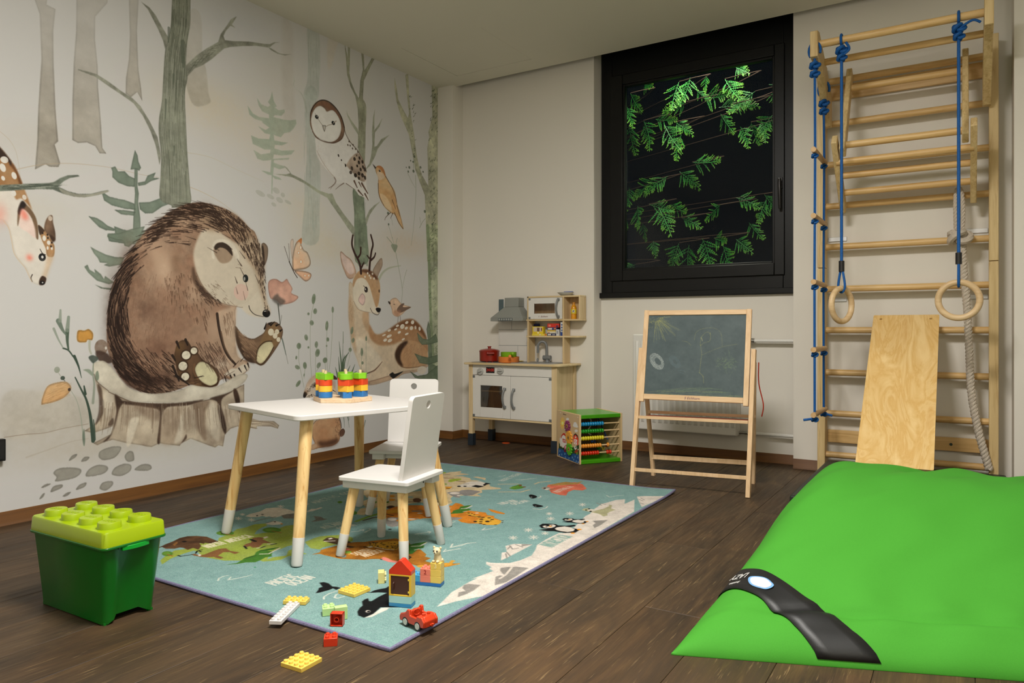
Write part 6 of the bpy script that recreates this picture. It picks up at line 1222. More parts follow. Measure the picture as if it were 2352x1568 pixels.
# tiled splashback and hood
bx3('splashback', plain('tile_joint_blue', (84, 100, 104), .6), (-2.700, 4.176, .5415), (-2.432, 4.186, .962), bevel=.0005)
def tile(x0, x1, z0, z1): bx3('tile', M_KWHITE, (x0, 4.1745, z0), (x1, 4.1775, z1), bevel=.0006)
for z0, z1, cuts in ((.5425, .6485, (-2.7, -2.547)), (.6505, .7555, (-2.7, -2.691)), (.7575, .8635, (-2.7, -2.594)), (.8655, .962, (-2.66, -2.507))):
    xs = list(cuts) + [-2.432]
    for a, b in zip(xs[:-1], xs[1:]): tile(a + (.001 if a > -2.69 else 0), b - .001, z0, z1)
g = G(); g.hexa([(-2.684, 4.05, .812), (-2.4345, 4.05, .812), (-2.4345, 4.174, .812), (-2.684, 4.174, .812)], [(-2.684, 4.05, .834), (-2.4345, 4.05, .834), (-2.4345, 4.174, .834), (-2.684, 4.174, .834)])
g.hexa([(-2.684, 4.05, .834), (-2.4345, 4.05, .834), (-2.4345, 4.174, .834), (-2.684, 4.174, .834)], [(-2.605, 4.098, .906), (-2.496, 4.098, .906), (-2.496, 4.174, .906), (-2.605, 4.174, .906)])
g.hexa([(-2.605, 4.098, .906), (-2.496, 4.098, .906), (-2.496, 4.174, .906), (-2.605, 4.174, .906)], [(-2.604, 4.100, .967), (-2.497, 4.100, .967), (-2.497, 4.174, .967), (-2.604, 4.174, .967)]); hd = g.obj('hood', M_HOOD, kt, bevel=.002)
bx3('button_strip', plain('button_strip', (74, 84, 88), .5), (-2.622, 4.0485, .8145), (-2.512, 4.0505, .8315), hd, .0003)
for k in range(6): bx3('button', plain('button_grey', (160, 162, 158), .5), (-2.618 + k * .018, 4.0478, .8175), (-2.606 + k * .018, 4.0487, .8285), hd, .0003)
# shelves
for x in (-2.430, -2.170): bx3('upright', M_BIRCHZ, (x, 4.10, .5415), (x + .011, 4.186, .972 if x < -2.3 else .962))
g = G().prism(rounded(-2.436, -2.045, 4.098, 4.188, .04, which=(0, 1, 0, 0)), .706, .7165); g.obj('shelf', M_BIRCH, kt, bevel=.001)
g = G().prism(rounded(-2.436, -2.043, 4.098, 4.188, .01, which=(0, 1, 0, 0)), .812, .8225); g.obj('shelf', M_BIRCH, kt, bevel=.001)
bx3('top_board', M_BIRCH, (-2.430, 4.10, .962), (-2.045, 4.186, .972)); bx3('end_board', M_BIRCHZ, (-2.056, 4.10, .8225), (-2.045, 4.186, .962)); bx3('back_board', wood('cubby_back', (206, 176, 132), (186, 152, 108), 'Z', 40, .5), (-2.419, 4.181, .8225), (-2.056, 4.186, .962))
g = G(); rectframe(g, -2.418, -2.171, .824, .9605, .042, .052, .036, .037, 4.096, 4.103); mw = g.obj('microwave_door', M_KWHITE, kt, bevel=.001); G().box((-2.378, 4.0995, .858), (-2.221, 4.1005, .925)).obj('microwave_window', glass_mat('microwave_glass', (.86, .84, .80), .05, .05), mw, smooth=0); handle(mw, -2.194, .833, .953, 4.096, .0075)
for z in (.832, .953): bx3('hinge', M_CLIP, (-2.416, 4.0945, z - .006), (-2.402, 4.098, z + .006), mw, .0004)
M_LOGO = plain('brown_lettering', (118, 50, 48), .6)
g = G(); text_mesh(g, 'Eichhorn', .0145, frame_mtx((-2.300, 4.0955, .840), (1, 0, 0), (0, 0, 1)), .0002, .3); text_mesh(g, 'S', .013, frame_mtx((-2.340, 4.0955, .8405), (1, 0, 0), (0, 0, 1)), .0002, .3); g.obj('lettering', M_LOGO, mw, smooth=0)

# pans and groceries
WT = .5437
pu = on_y(1124.2, 820, 4.03)
M_RED = plain('dark_red_enamel', (142, 28, 14), .3, coat=.3); M_OR = plain('orange_plastic', (226, 132, 62), .45); M_LG = plain('apple_green_plastic', (124, 176, 24), .45); M_YL = plain('yellow_plastic', (226, 190, 74), .45)
p = thing('cooking_pot', 'dark red toy cooking pot with lid on the play kitchen hob', 'pot', (pu.x, 4.03, WT), 0, 'toy pans on the kitchen')
G().lathe([(0, 0), (.060, 0), (.0655, .004), (.0665, .060), (.0685, .066), (.0665, .066), (.0640, .062), (.0600, .006), (0, .004)], (0, 0, .003), 40).obj('body', M_RED, p, world=False, smooth=50)
ld = G().lathe([(.0685, .0685), (.069, .072), (.060, .080), (.030, .086), (.010, .088), (.009, .094), (.0135, .098), (.0135, .102), (0, .103)], (0, 0, 0), 40).obj('lid', M_RED, p, world=False, smooth=50)
for a in (-.9, PI - .9): G().tube([(.064 * math.cos(a - .32), .064 * math.sin(a - .32), .058), (.084 * math.cos(a - .25), .084 * math.sin(a - .25), .058), (.084 * math.cos(a + .25), .084 * math.sin(a + .25), .058), (.064 * math.cos(a + .32), .064 * math.sin(a + .32), .058)], .0065, 10).obj('handle', M_RED, p, world=False)
for a in (-.6, -1.3, .9, 2.6): G().cyl((.052 * math.cos(a), .052 * math.sin(a), 0), (.052 * math.cos(a), .052 * math.sin(a), .005), .006, seg=10).obj('foot', plain('red_foot', (206, 50, 34), .4), p, world=False)
def pan(name, label, m, u, y, z, r, h, ang):
    q = on_y(u, 820, y); p = thing(name, label, 'pan', (q.x, y, z), 0, 'toy pans on the kitchen')
    G().lathe([(0, 0), (r * .94, 0), (r, .004), (r, h - .002), (r * 1.015, h), (r * .965, h), (r * .95, .006), (0, .004)], (0, 0, 0), 36).obj('body', m, p, world=False, smooth=50)
    d = Vector((math.cos(ang), math.sin(ang), .55)).normalized(); a = Vector((math.cos(ang) * r * .98, math.sin(ang) * r * .98, h * .45))
    g_ = G().tube([a, a + d * .02, a + d * .046], [.007, .006, .007], 10); g_.ball(a + d * .052, .0115, 2, (1, .75, 1)); g_.obj('handle', m, p, world=False)
    return p
pan('orange_pan', 'orange toy frying pan under the green one on the kitchen', M_OR, 1168.5, 4.005, WT, .068, .038, -.95)
pan('green_pan', 'bright green toy pan stacked in the orange pan', M_LG, 1168.5, 4.005, WT + .0075, .051, .060, -.75)
q = on_y(1199, 828, 4.13)
pl = thing('toy_plate', 'flat yellow toy plate beside the sink on the worktop', 'plate', (q.x, 4.09, .5468)); G().lathe([(0, 0), (.020, 0), (.034, .004), (.034, .0055), (.020, .002), (0, .002)], (0, 0, 0), 28).obj('body', M_YL, pl, world=False, smooth=50)
d_ = thing('toy_disc', 'small orange toy disc on the floor under the play kitchen', 'toy', (-2.60, 4.11, 0)); G().lathe([(0, 0), (.026, 0), (.027, .003), (.022, .005), (.018, .003), (0, .003)], (0, 0, 0), 28).obj('body', plain('orange_red_disc', (206, 84, 34), .4), d_, world=False, smooth=50)
def grocery(name, label, m, u0, v0, u1, v1, y, dpt, base, rot=0, print_=None):
    a, b = on_y(1200 + u0 / 7.8375, 650 + v0 / 7.84, y), on_y(1200 + u1 / 7.8375, 650 + v1 / 7.84, y); w = b.x - a.x; h = a.z - b.z
    t = thing(name, label, 'box', ((a.x + b.x) / 2, y + dpt / 2, base), rot, 'toy groceries on the kitchen shelf')
    G().box((-w / 2, -dpt / 2, 0), (w / 2, dpt / 2, h)).obj('carton', m, t, world=False, bevel=.0008)
    for nm, c, x0, z0, x1, z1 in (print_ or ()):
        G().box((-w / 2 + w * x0, -dpt / 2 - .0004, h * z0), (-w / 2 + w * x1, -dpt / 2 + .0002, h * z1)).obj(nm, plain('print_' + nm, c, .5), t, world=False, smooth=0)
    return h
SB = .7168
YB_, NV = plain('box_yellow', (228, 198, 40), .5), plain('box_navy', (30, 38, 96), .5)
h1 = grocery('biscuit_box', 'flat yellow toy box lying lowest beneath the upright yellow box', plain('box_yellow_flat', (226, 204, 70), .5), 170, 905, 432, 940, 4.112, .05, SB, .04, (('stripe', (206, 110, 50), .86, .1, .98, .9), ('white_patch', (216, 210, 190), .5, .3, .6, .8)))
grocery('cereal_box', 'navy toy box standing behind the yellow one on the shelf', NV, 158, 725, 295, 940, 4.166, .012, SB)
h2 = grocery('biscuit_box', 'upright yellow toy box with a picture, resting on the flat box', YB_, 180, 768, 372, 898, 4.118, .03, SB + h1 + .0003, .03, (('picture', (206, 190, 170), .1, .3, .9, .9), ('brown_figure', (130, 50, 30), .42, .32, .66, .84), ('red_patch', (170, 50, 40), .8, .4, .9, .8), ('emblem', (240, 236, 220), .46, .06, .6, .2)))
z = SB; stack = (('navy toy box at the bottom of the grocery stack', (36, 44, 84), 440, 898, 600, 940, (('white_label', (214, 212, 206), .1, .2, .45, .8), ('label', (150, 150, 160), .6, .2, .9, .7))), ('cream and yellow toy box second from the bottom of the stack', (212, 206, 186), 447, 838, 602, 896, (('yellow_band', (226, 190, 60), 0, .62, 1, 1), ('red_dot', (190, 80, 60), .05, .1, .3, .3))), ('navy and white toy box under the red one', (50, 66, 118), 450, 788, 612, 836, (('white_label', (220, 214, 208), .05, .2, .5, .8), ('orange_mark', (210, 130, 70), .7, .3, .95, .8))), ('red toy box on top of the grocery stack', (206, 52, 34), 448, 718, 650, 786, (('pink_mark', (226, 130, 110), .1, .2, .3, .7), ('navy_mark', (50, 50, 90), .75, .1, .95, .5))))
for i, (lab, c, u0, v0, u1, v1, pr) in enumerate(stack): z += grocery('grocery_box', lab, plain('carton_%s' % ('a', 'b', 'c', 'd')[i], c, .5), u0, v0, u1, v1, 4.116, .05, z, (.02, -.03, .02, .05)[i], pr) + .0003
grocery('grocery_box', 'small white toy carton standing in front of the stack', plain('carton_white', (206, 206, 206), .5), 606, 826, 658, 940, 4.101, .013, SB, 0, (('grey_print', (150, 152, 160), .3, .3, .7, .8),))
grocery('milk_carton', 'tall white toy carton with blue dots at the end of the shelf', plain('carton_milk', (210, 212, 214), .5), 684, 694, 728, 938, 4.11, .03, SB, 0, (('blue_base', (40, 70, 140), 0, 0, 1, .28),) + tuple(('blue_dot', (44, 76, 150), .3, .36 + .2 * k, .8, .46 + .2 * k) for k in range(3)))
q = on_y(1200 + 925 / 7.84, 700, 4.135)
bt = thing('juice_bottle', 'small orange juice bottle with a yellow label in the open cubby', 'bottle', (q.x, 4.135, .8228))
G().lathe([(0, 0), (.0165, 0), (.018, .004), (.0175, .022), (.0165, .028), (.018, .034), (.018, .066), (.0155, .078), (.0085, .090), (.0078, .094), (0, .094)], (0, 0, 0), 28).obj('body', plain('orange_juice', (222, 150, 20), .2, spec=.6, coat=.3), bt, world=False, smooth=50)
G().lathe([(.0183, .034), (.0184, .035), (.0184, .062), (.0183, .063)], (0, 0, 0), 28).obj('paper_label', plain('yellow_label', (226, 200, 50), .5), bt, world=False, smooth=50); G().lathe([(0, .094), (.0088, .094), (.0088, .104), (.008, .106), (0, .106)], (0, 0, 0), 20).obj('cap', plain('orange_cap', (206, 134, 24), .4), bt, world=False, smooth=40)
g = G(); M = frame_mtx((.006, -.0186, .049), (1, .3, 0), (0, 0, 1)); g.use(plain('emblem_white', (220, 216, 206), .5)).lathe([(0, 0), (.0085, 0)], (0, 0, 0), 20, M); g.use(plain('emblem_black', (28, 28, 30), .5)).prism([(-.006, -.002), (.006, .000), (.005, .005), (-.004, .004)], 0, .0004, M); g.use(plain('emblem_black2', (30, 30, 32), .5)).prism([(-.006, -.006), (.004, -.005), (.003, -.0035), (-.006, -.004)], 0, .0004, M); g.obj('emblem', None, bt, world=False, smooth=0)
q = on_y(1200 + 778 / 7.84, 672, 4.135)
ds = thing('toy_dish', 'shallow white dish with a blue piece on top of the play kitchen', 'dish', (q.x, 4.135, .9722)); G().lathe([(0, 0), (.028, 0), (.048, .014), (.054, .0205), (.050, .0205), (.044, .014), (.026, .003), (0, .003)], (0, 0, 0), 32).obj('body', plain('white_dish', (206, 206, 202), .4), ds, world=False, smooth=50)
G().prism([(-.004, -.02), (.046, -.012), (.050, .012), (.020, .024), (.002, .016)], .0165, .026).obj('blue_piece', plain('blue_lid', (30, 66, 150), .4), ds, world=False, bevel=.002)

# ------------------------------------------------------------------ activity cube with bead rods
cb0 = Vector((-1.833, 3.668, 0)); cb = thing('activity_cube', 'wooden activity cube with bead rods, green top and farm picture beside the play kitchen', 'activity cube', cb0, math.radians(54))
CW, CD, CH = .276, .290, .278
M_PLY = wood('cube_plywood', (214, 188, 142), (196, 166, 118), 'Z', 40, .5); M_LEAFG = plain('leaf_green_paint', (66, 150, 8), .35, coat=.2)
ca, sa = math.cos(cb.rotation_euler.z), math.sin(cb.rotation_euler.z); ux_, uy_ = Vector((ca, sa, 0)), Vector((-sa, ca, 0))
Lw = lambda x, y, z: cb0 + ux_ * x + uy_ * y + Vector((0, 0, z))
for x in (0, CW - .011): G().box((x, 0, 0), (x + .011, CD, CH)).obj('side_board', M_PLY, cb, world=False, bevel=.002)
for z in (.0, CH - .024): G().box((.0112, .002, z), (CW - .0112, CD - .002, z + .022)).obj('green_board', M_LEAFG, cb, world=False, bevel=.003)
G().box((.0112, CD - .012, .022), (CW - .0112, CD - .004, CH - .024)).obj('rear_board', wood('cube_rear', (120, 92, 62), (96, 70, 46), 'X', 30, .6), cb, world=False)
o_, uxp, uzp = Lw(-.0006, CD, 0), -uy_, Vector((0, 0, 1))
farm = make_farm(o_, uxp, uzp, CD, CH); M_FARM = print_mat('farm_print', farm.image('farm_print', 1.25), .4)
uv_panel('printed_side', M_FARM, cb, [Lw(-.0008, CD - .002, .002), Lw(-.0008, .002, .002), Lw(-.0008, .002, CH - .002), Lw(-.0008, CD - .002, CH - .002)], .0006, -ux_)
def toothed(n, r0, r1):
    out = []
    for i in range(n):
        for f, r in ((-.30, r0), (-.20, r1), (.20, r1), (.30, r0)): a = 2 * PI * (i + f) / n; out.append((r * math.cos(a), r * math.sin(a)))
    return out
for (x, y), rad, c, nm in (((345, 572), .033, (132, 48, 92), 'purple'), ((382, 828), .040, (228, 162, 60), 'orange'), ((388, 1088), .036, (84, 168, 34), 'green')):
    p_ = on_plane(1270 + x / 9.8, 920 + y / 9.8, o_, -ux_)
    M = frame_mtx(p_, -uy_, (0, 0, 1)); g = G().prism(toothed(12, rad * .80, rad), .001, .010, M); gr = g.obj('gear', plain('gear_' + nm, c, .4), cb, bevel=.001); gr['label'] = nm + ' toothed gear'
    g = G().lathe([(.012, .010), (.012, .0108), (0, .0108)], (0, 0, 0), 16, M); g.obj('flower_centre', plain('gear_centre_' + nm, (170, 128, 60), .5), gr); G().lathe([(.004, .0108), (.0035, .013), (0, .0132)], (0, 0, 0), 12, M).obj('axle', plain('axle_dark', (50, 44, 40), .4), gr)
g = G(); text_mesh(g, 'Eichhorn', .012, frame_mtx(on_plane(1270 + 262 / 9.8, 920 + 307 / 9.8, o_, -ux_) - ux_ * .0004, -uy_, (0, 0, 1)), .0003, .3); g.obj('lettering', plain('dark_lettering', (70, 40, 50), .6), cb, smooth=0)
M_ROD = wood('rod_wood', (226, 200, 156), (208, 178, 132), 'X', 60, .5)
gb = G().lathe([(.004, -.0074), (.0085, -.0066), (.0118, -.003), (.0124, 0), (.0118, .003), (.0085, .0066), (.004, .0074)], (0, 0, 0), 18, Matrix.Rotation(PI / 2, 4, 'Y'))
first = None
rows = ((.2215, (24, 134, 186), 10, ()), (.181, (30, 140, 34), 10, ()), (.1415, (220, 206, 44), 10, ()), (.0985, (232, 150, 50), 9, (.193,)), (.0565, (206, 44, 20), 8, (.190, .207)))
for k, (z, c, n, extra) in enumerate(rows):
    G().cyl((.0105, .022, z), (CW - .0105, .022, z), .0042, seg=12).obj('rod', M_ROD, cb, world=False)
    m = plain('bead_' + ('blue', 'green', 'yellow', 'orange', 'red')[k], c, .25, coat=.4, var=.03)
    src = None
    for x in [.0205 + .0152 * i for i in range(n)] + list(extra):
        if src is None:
            if first is None: src = first = gb.obj('bead', m, cb, world=False, smooth=50)
            else:
                src = bpy.data.objects.new('bead', first.data.copy()); COL.objects.link(src); src.parent = cb; src.data.materials.clear(); src.data.materials.append(m)
            src.location = (x, .022, z)
        else: repeat(src, cb, (x, .022, z))
for c, pts in (((16, 56, 120), [(.215, .20, .250), (.222, .16, .20), (.228, .12, .15), (.236, .10, .115)]), ((206, 200, 190), [(.10, .10, .252), (.12, .09, .235), (.11, .08, .20), (.09, .08, .17), (.12, .09, .15)]), ((206, 200, 190), [(.04, .10, .25), (.05, .10, .23), (.05, .09, .16)]), ((20, 70, 140), [(.14, .15, .13), (.15, .13, .10), (.17, .14, .12), (.18, .15, .07)]), ((206, 186, 30), [(.19, .12, .09), (.20, .11, .075), (.205, .10, .055), (.215, .10, .07)])):
    G().tube(spline([Vector(p) for p in pts], 6), .0035, 8).obj('wire', plain('wire_%d' % c[0], c, .4), cb, world=False)
for (x, y, z), c in (((.175, .10, .073), (20, 110, 40)), ((.232, .10, .082), (130, 20, 20))): G().ball((x, y, z), .0135, 2).obj('bead', plain('wire_bead_%d' % c[0], c, .3, coat=.3), cb, world=False)

# ------------------------------------------------------------------ radiator
M_RAD = plain('radiator_white', (226, 224, 218), .4, var=.01)
rd = thing('radiator', 'white panel radiator with pipes low on the wall behind the easel', 'radiator', (-1.42, 4.25, .14))
G().box((-1.743, 4.215, .145), (-1.107, 4.295, .728)).obj('panel', M_RAD, rd, bevel=.008)
for k in range(17): G().hexa([(-1.725 + k * .0365, 4.216, .19), (-1.700 + k * .0365, 4.216, .19), (-1.700 + k * .0365, 4.216, .69), (-1.725 + k * .0365, 4.216, .69)], [(-1.720 + k * .0365, 4.209, .20), (-1.705 + k * .0365, 4.209, .20), (-1.705 + k * .0365, 4.209, .68), (-1.720 + k * .0365, 4.209, .68)]).obj('rib', M_RAD, rd, bevel=.002)
M_CHR = plain('chrome', (170, 168, 162), .2, metal=.9)
for z in (.692, .164):
    G().cyl((-1.02, 4.262, z), (-.797, 4.262, z), .010).obj('pipe', M_RAD, rd); G().tube([(-1.107, 4.262, z), (-1.06, 4.262, z), (-1.058, 4.262, z), (-1.02, 4.262, z)], [.009, .009, .016, .014], 14).obj('valve', M_CHR, rd)

# ------------------------------------------------------------------ easel
M_EAS = wood('easel_wood', (228, 196, 156), (208, 172, 130), 'Z', 50, .5)
ez = thing('easel', 'wooden kids easel with a chalk covered slate in front of the radiator', 'easel', (-1.11, 3.45, 0))
def bar(g, a, b, w, t, side=(1, 0, 0)):
    a, b = Vector(a), Vector(b); d = (b - a).normalized(); x = Vector(side); x = (x - d * d.dot(x)).normalized(); y = d.cross(x)
    c = [x * w / 2 + y * t / 2, -x * w / 2 + y * t / 2, -x * w / 2 - y * t / 2, x * w / 2 - y * t / 2]
    g.hexa([a + k for k in c], [b + k for k in c]); return g
for f, m_, r_ in (((-1.367, 3.30, 0), (-1.380, 3.455, .662), (-1.391, 3.600, 0)), ((-.828, 3.340, 0), (-.838, 3.490, .662), (-.866, 3.668, 0))):
    bar(G(), f, m_, .020, .024).obj('leg', M_EAS, ez, bevel=.0015); s = .018 if f[0] < -1 else -.018
    bar(G(), (r_[0] + s, r_[1], r_[2]), (m_[0] + s * .2, m_[1] + .020, .60), .018, .020).obj('leg', M_EAS, ez, bevel=.0015)
for a, b, w, t in (((-1.368, 3.316, .078), (-.829, 3.356, .086), .012, .016), ((-1.375, 3.575, .10), (-.880, 3.640, .105), .012, .022)): bar(G(), a, b, t, w, (0, 0, 1)).obj('cross_rail', M_EAS, ez, bevel=.001)
bl, br = on_y(1420 + 158 / 3.266, 680 + 770 / 3.266, 3.395), on_y(1420 + 978 / 3.266, 680 + 803 / 3.266, 3.435); ux = (br - bl); ux.z = 0; W_ = ux.length; ux.normalize()
nn = Vector((-ux.y, ux.x, 0)); uz = (Vector((0, 0, 1)) + nn * .215).normalized(); br = bl + ux * W_; HB = .448; nb = ux.cross(uz)
M = frame_mtx(bl, ux, uz)
g = G(); 
for x0, y0, x1, y1 in ((0, -.012, .024, HB), (W_ - .024, -.012, W_, HB)): G().box((x0, y0, -.009), (x1, y1, .009), M).obj('frame_post', M_EAS, ez, bevel=.0015)
M_EASX = wood('easel_wood_x', (228, 196, 156), (208, 172, 130), 'X', 50, .5)
for y0, y1 in ((0, .026), (HB - .026, HB - .002)): G().box((.024, y0, -.009), (W_ - .024, y1, .009), M).obj('frame_rail', M_EASX, ez, bevel=.0015)
o_ = bl + ux * .024 + uz * .026 + nb * .003; sw, sh = W_ - .048, HB - .052
ck = make_chalk(o_, ux, uz, sw, sh); uv_panel('chalkboard', print_mat('slate_print', ck.image('slate_print', 1.1), .55), ez, [o_, o_ + ux * sw, o_ + ux * sw + uz * sh, o_ + uz * sh], .006, nb)['label'] = 'grey slate with chalk sun and scribbles'
g = G(); text_mesh(g, 'S Eichhorn', .017, M @ Matrix.Translation((W_ * .5, .012, .0095)), .0002, .3); g.obj('lettering', plain('violet_lettering', (90, 50, 90), .6), ez, smooth=0)
a, b = on_y(1420 + 145 / 3.266, 680 + 905 / 3.266, 3.375), on_y(1420 + 975 / 3.266, 680 + 945 / 3.266, 3.415); b.z = a.z + .004
bar(G(), a, b, .014, .012, (0, 0, 1)).obj('tray_rail', M_EASX, ez, bevel=.001); bar(G(), a + Vector((0, .14, .012)), b + Vector((0, .14, .012)), .014, .010, (0, 0, 1)).obj('tray_rail', M_EASX, ez, bevel=.001)
bar(G(), a + Vector((.01, .07, -.004)), b + Vector((-.01, .07, -.004)), .13, .004, (0, 1, 0)).obj('tray', plain('red_brown_tray', (176, 96, 70), .6), ez)
for x, y in ((-1.392, 3.49), (-.826, 3.53)): G().tube(spline([(x, y, .60), (x - .004, y + .02, .50), (x + .012, y + .04, .40), (x, y + .06, .34)], 6), .0028, 6).obj('cord', plain('red_cord', (190, 60, 36), .7), ez)

# ------------------------------------------------------------------ gym mat
G_ = thing('gym_mat', 'dark green black folded gym mat on the floor under the wall bars', 'mat', (-.1, 3.6, 0))
G().box((-.608, 3.10, 0), (.16, 4.06, .042)).obj('mat_layer', plain('mat_vinyl', (30, 36, 31), .5, var=.1, bump=.1), G_, bevel=.008); G().box((-.606, 3.105, .043), (.16, 4.06, .084)).obj('mat_layer', plain('mat_vinyl_top', (30, 36, 31), .5, var=.1, bump=.1), G_, bevel=.008)

# ------------------------------------------------------------------ wall bars
M_BAR = wood('ash_bar', (226, 190, 132), (198, 156, 94), 'X', 46, .4, .7); M_UP = wood('birch_upright', (222, 196, 144), (190, 158, 104), 'Z', 60, .5, .7); M_STEEL = plain('zinc_bracket', (190, 190, 188), .4, metal=.6)
wb = thing('wall_bars', 'tall wooden wall bars climbing frame with round rungs on the wall', 'climbing frame', (-.265, 4.13, 0))
XL, XU = -.640, .113
for x in (XL, XU):
    for z0, z1 in ((0, 1.075), (1.078, 2.14)): G().box((x - .019, 4.09, z0), (x + .019, 4.165, z1)).obj('upright', M_UP, wb, bevel=.002)
def rung(z, x0=XL + .018, x1=XU - .018, y=4.125, r=.0165, par=None): return G().cyl((x0, y, z), (x1, y, z), r, seg=18).obj('rung', M_BAR, par or wb)
for u, v, y in ((1909, 187.5, 4.125), (1897, 287.5, 4.125), (1897, 380, 4.125), (1897, 475, 4.125), (1897, 568, 4.125), (1899, 664, 4.125), (1897, 758, 4.125), (1896, 854.5, 4.125), (1896, 948, 4.125), (1891, 1042, 4.125)): rung(on_y(u, v, y).z)
for z, h in ((on_y(1899, 218, 4.185).z, .075), (on_y(1894, 999, 4.185).z, .066)):
    pk = G().box((XL + .019, 4.172, z - h / 2), (XU - .019, 4.192, z + h / 2)).obj('mounting_board', M_BAR, wb, bevel=.002)
    for x in (-.45, -.06): G().cyl((x, 4.1725, z), (x, 4.169, z), .007, seg=10).obj('bolt', plain('bolt_dark', (50, 60, 44), .5), pk)
for x, s in ((XL + .02, 1), (XU - .02, -1)):
    for v in (550, 688): z = on_y(1915, v, 4.19).z; G().box((min(x, x + s * .09), 4.189, z - .011), (max(x, x + s * .09), 4.194, z + .011)).obj('bracket', M_STEEL, wb, bevel=.001)
for x in (XL + .036, XU - .028):
    M = Matrix(((0, 0, 1, x - .017), (1, 0, 0, 0), (0, 1, 0, 0), (0, 0, 0, 1)))
    G().prism([(3.655, 2.035), (3.655, 2.155), (3.71, 2.165), (4.06, 1.99), (4.09, 1.93), (4.09, 1.80), (4.05, 1.80), (3.80, 2.015)], 0, .034, M).obj('arm', M_UP, wb, bevel=.003)
rung(2.103, XL + .052, XU - .044, 3.70, .0175); rung(2.070, XL + .052, XU - .044, 3.865, .0165)
hk = thing('pull_up_unit', 'hinged wooden pull up unit hooked on the upper wall bars', 'climbing frame', (-.25, 3.95, 1.7))
def side(x, a, b): bar(G(), (x, a[0], a[1]), (x, b[0], b[1]), .026, .062).obj('side_plate', M_UP, hk, bevel=.004)
for x in (-.50, .0): side(x, (4.075, 2.065), (3.80, 1.60))
for x in (-.532, .032): side(x, (3.775, 1.665), (4.085, 1.37))
for x0, x1, y, z in ((-.50, 0, 4.02, 1.967), (-.50, 0, 3.82, 1.640), (-.532, .032, 3.85, 1.567), (-.532, .032, 3.93, 1.515), (-.532, .032, 4.02, 1.446)): rung(z, x0, x1, y, .0165, hk)

# ------------------------------------------------------------------ ropes, ladder, rings
M_ROPE = plain('blue_rope', (0, 84, 156), .7, var=.15, scale=160, bump=.5); M_RW = wood('rope_rung', (206, 170, 122), (186, 148, 100), 'Y', 60, .5); M_BLK = plain('black_sleeve', (20, 20, 22), .4)
def knot(c, r, par, n=2.0, m=M_ROPE):
    c = Vector(c); return G().tube([c + Vector(((2 + math.cos(3 * t)) * math.cos(2 * t), (2 + math.cos(3 * t)) * math.sin(2 * t), 1.5 * math.sin(3 * t))) * (r / 3.0) for t in [2 * PI * k / 48 for k in range(48)]], r * .36, 7, closed=True).obj('knot', m, par)
ax = XL + .036
lad = thing('rope_ladder', 'blue rope ladder with wooden rungs hanging off the wall bars arm', 'rope ladder', (ax, 3.81, .35))
for y, zt in ((3.68, 2.06), (3.94, 1.95)):
    G().tube([(ax, y, zt), (ax + .002, y, 1.6), (ax - .001, y, 1.0), (ax, y, .34)], .0058, 8).obj('rope', M_ROPE, lad); knot((ax, y, zt - .06), .022, lad); knot((ax, y, zt - .10), .020, lad)
    G().tube([(ax + .026 * math.cos(t), y, zt + .01 + .04 * math.sin(t)) for t in [PI * k / 8 - .4 for k in range(12)]], .0058, 8).obj('loop', M_ROPE, lad)
    G().tube([(ax, y, .335), (ax - .05 if y < 3.8 else ax + .04, y, .325)], .0058, 8).obj('rope_end', M_ROPE, lad)
for z in (1.598, 1.288, .978, .66, .354):
    G().cyl((ax, 3.645, z), (ax, 3.98, z), .0125, seg=14).obj('rung', M_RW, lad)
    for y in (3.68, 3.94): knot((ax, y, z - .024), .014, lad)
def gym_ring(x, zr, tx, ty, label):
    y = 3.70; t = thing('gym_ring', label, 'gym ring', (x, y, zr), 0, 'gym rings on the top bar'); d = Vector((tx, ty, 0)).normalized(); c = Vector((x, y, zr))
    G().tube([c + (d * math.cos(a) + Vector((0, 0, 1)) * math.sin(a)) * .077 for a in [2 * PI * k / 48 for k in range(48)]], .0135, 12, closed=True).obj('ring', wood('ring_beech', (222, 194, 152), (202, 170, 126), 'X', 40, .4), t)
    G().cyl((x, y, 2.03), (x, y, zr + .19), .0066, seg=10).obj('rope', M_ROPE, t); G().cyl((x, y, zr + .155), (x, y, zr + .205), .0125, seg=16).obj('sleeve', M_BLK, t); nrm = Vector((-d.y, d.x, 0))
    G().tube(spline([c + Vector((0, 0, .158)) + nrm * .006, c + nrm * .017 + Vector((0, 0, .085)), c + Vector((0, 0, .058)), c - nrm * .017 + Vector((0, 0, .085)), c + Vector((0, 0, .158)) - nrm * .006], 5), .0055, 8).obj('loop', M_ROPE, t)
    knot((x, y, 2.055), .024, t); knot((x, y, 2.02), .02, t)
    G().tube([(x, y + .024 * math.cos(a), 2.103 + .024 * math.sin(a)) for a in [2 * PI * k / 16 for k in range(16)]], .0058, 8, closed=True).obj('hanger', M_ROPE, t)
    G().tube(spline([(x, y - .01, 2.05), (x + .05, y - .015, 2.075), (x + .08, y - .015, 2.06)] if x > -.2 else [(x + .01, y - .01, 2.03), (x + .035, y - .015, 2.05), (x + .02, y - .01, 2.085)], 5), .0056, 8).obj('rope_end', M_ROPE, t)
q1, q2 = on_y(1933, 700, 3.70), on_y(2202, 689, 3.70)
gym_ring(q1.x, q1.z, .441, .898, 'wooden gym ring turned edge on, beside the rope ladder'); gym_ring(q2.x, q2.z, .85, .53 - .55, 'wooden gym ring facing the camera, in front of the cream rope')
cr = thing('climbing_rope', 'thick cream twisted climbing rope knotted over a wall bar rung', 'rope', (0, 4.06, .09)); M_CR = plain('cream_rope', (196, 184, 168), .9, var=.12, scale=120, bump=.5)
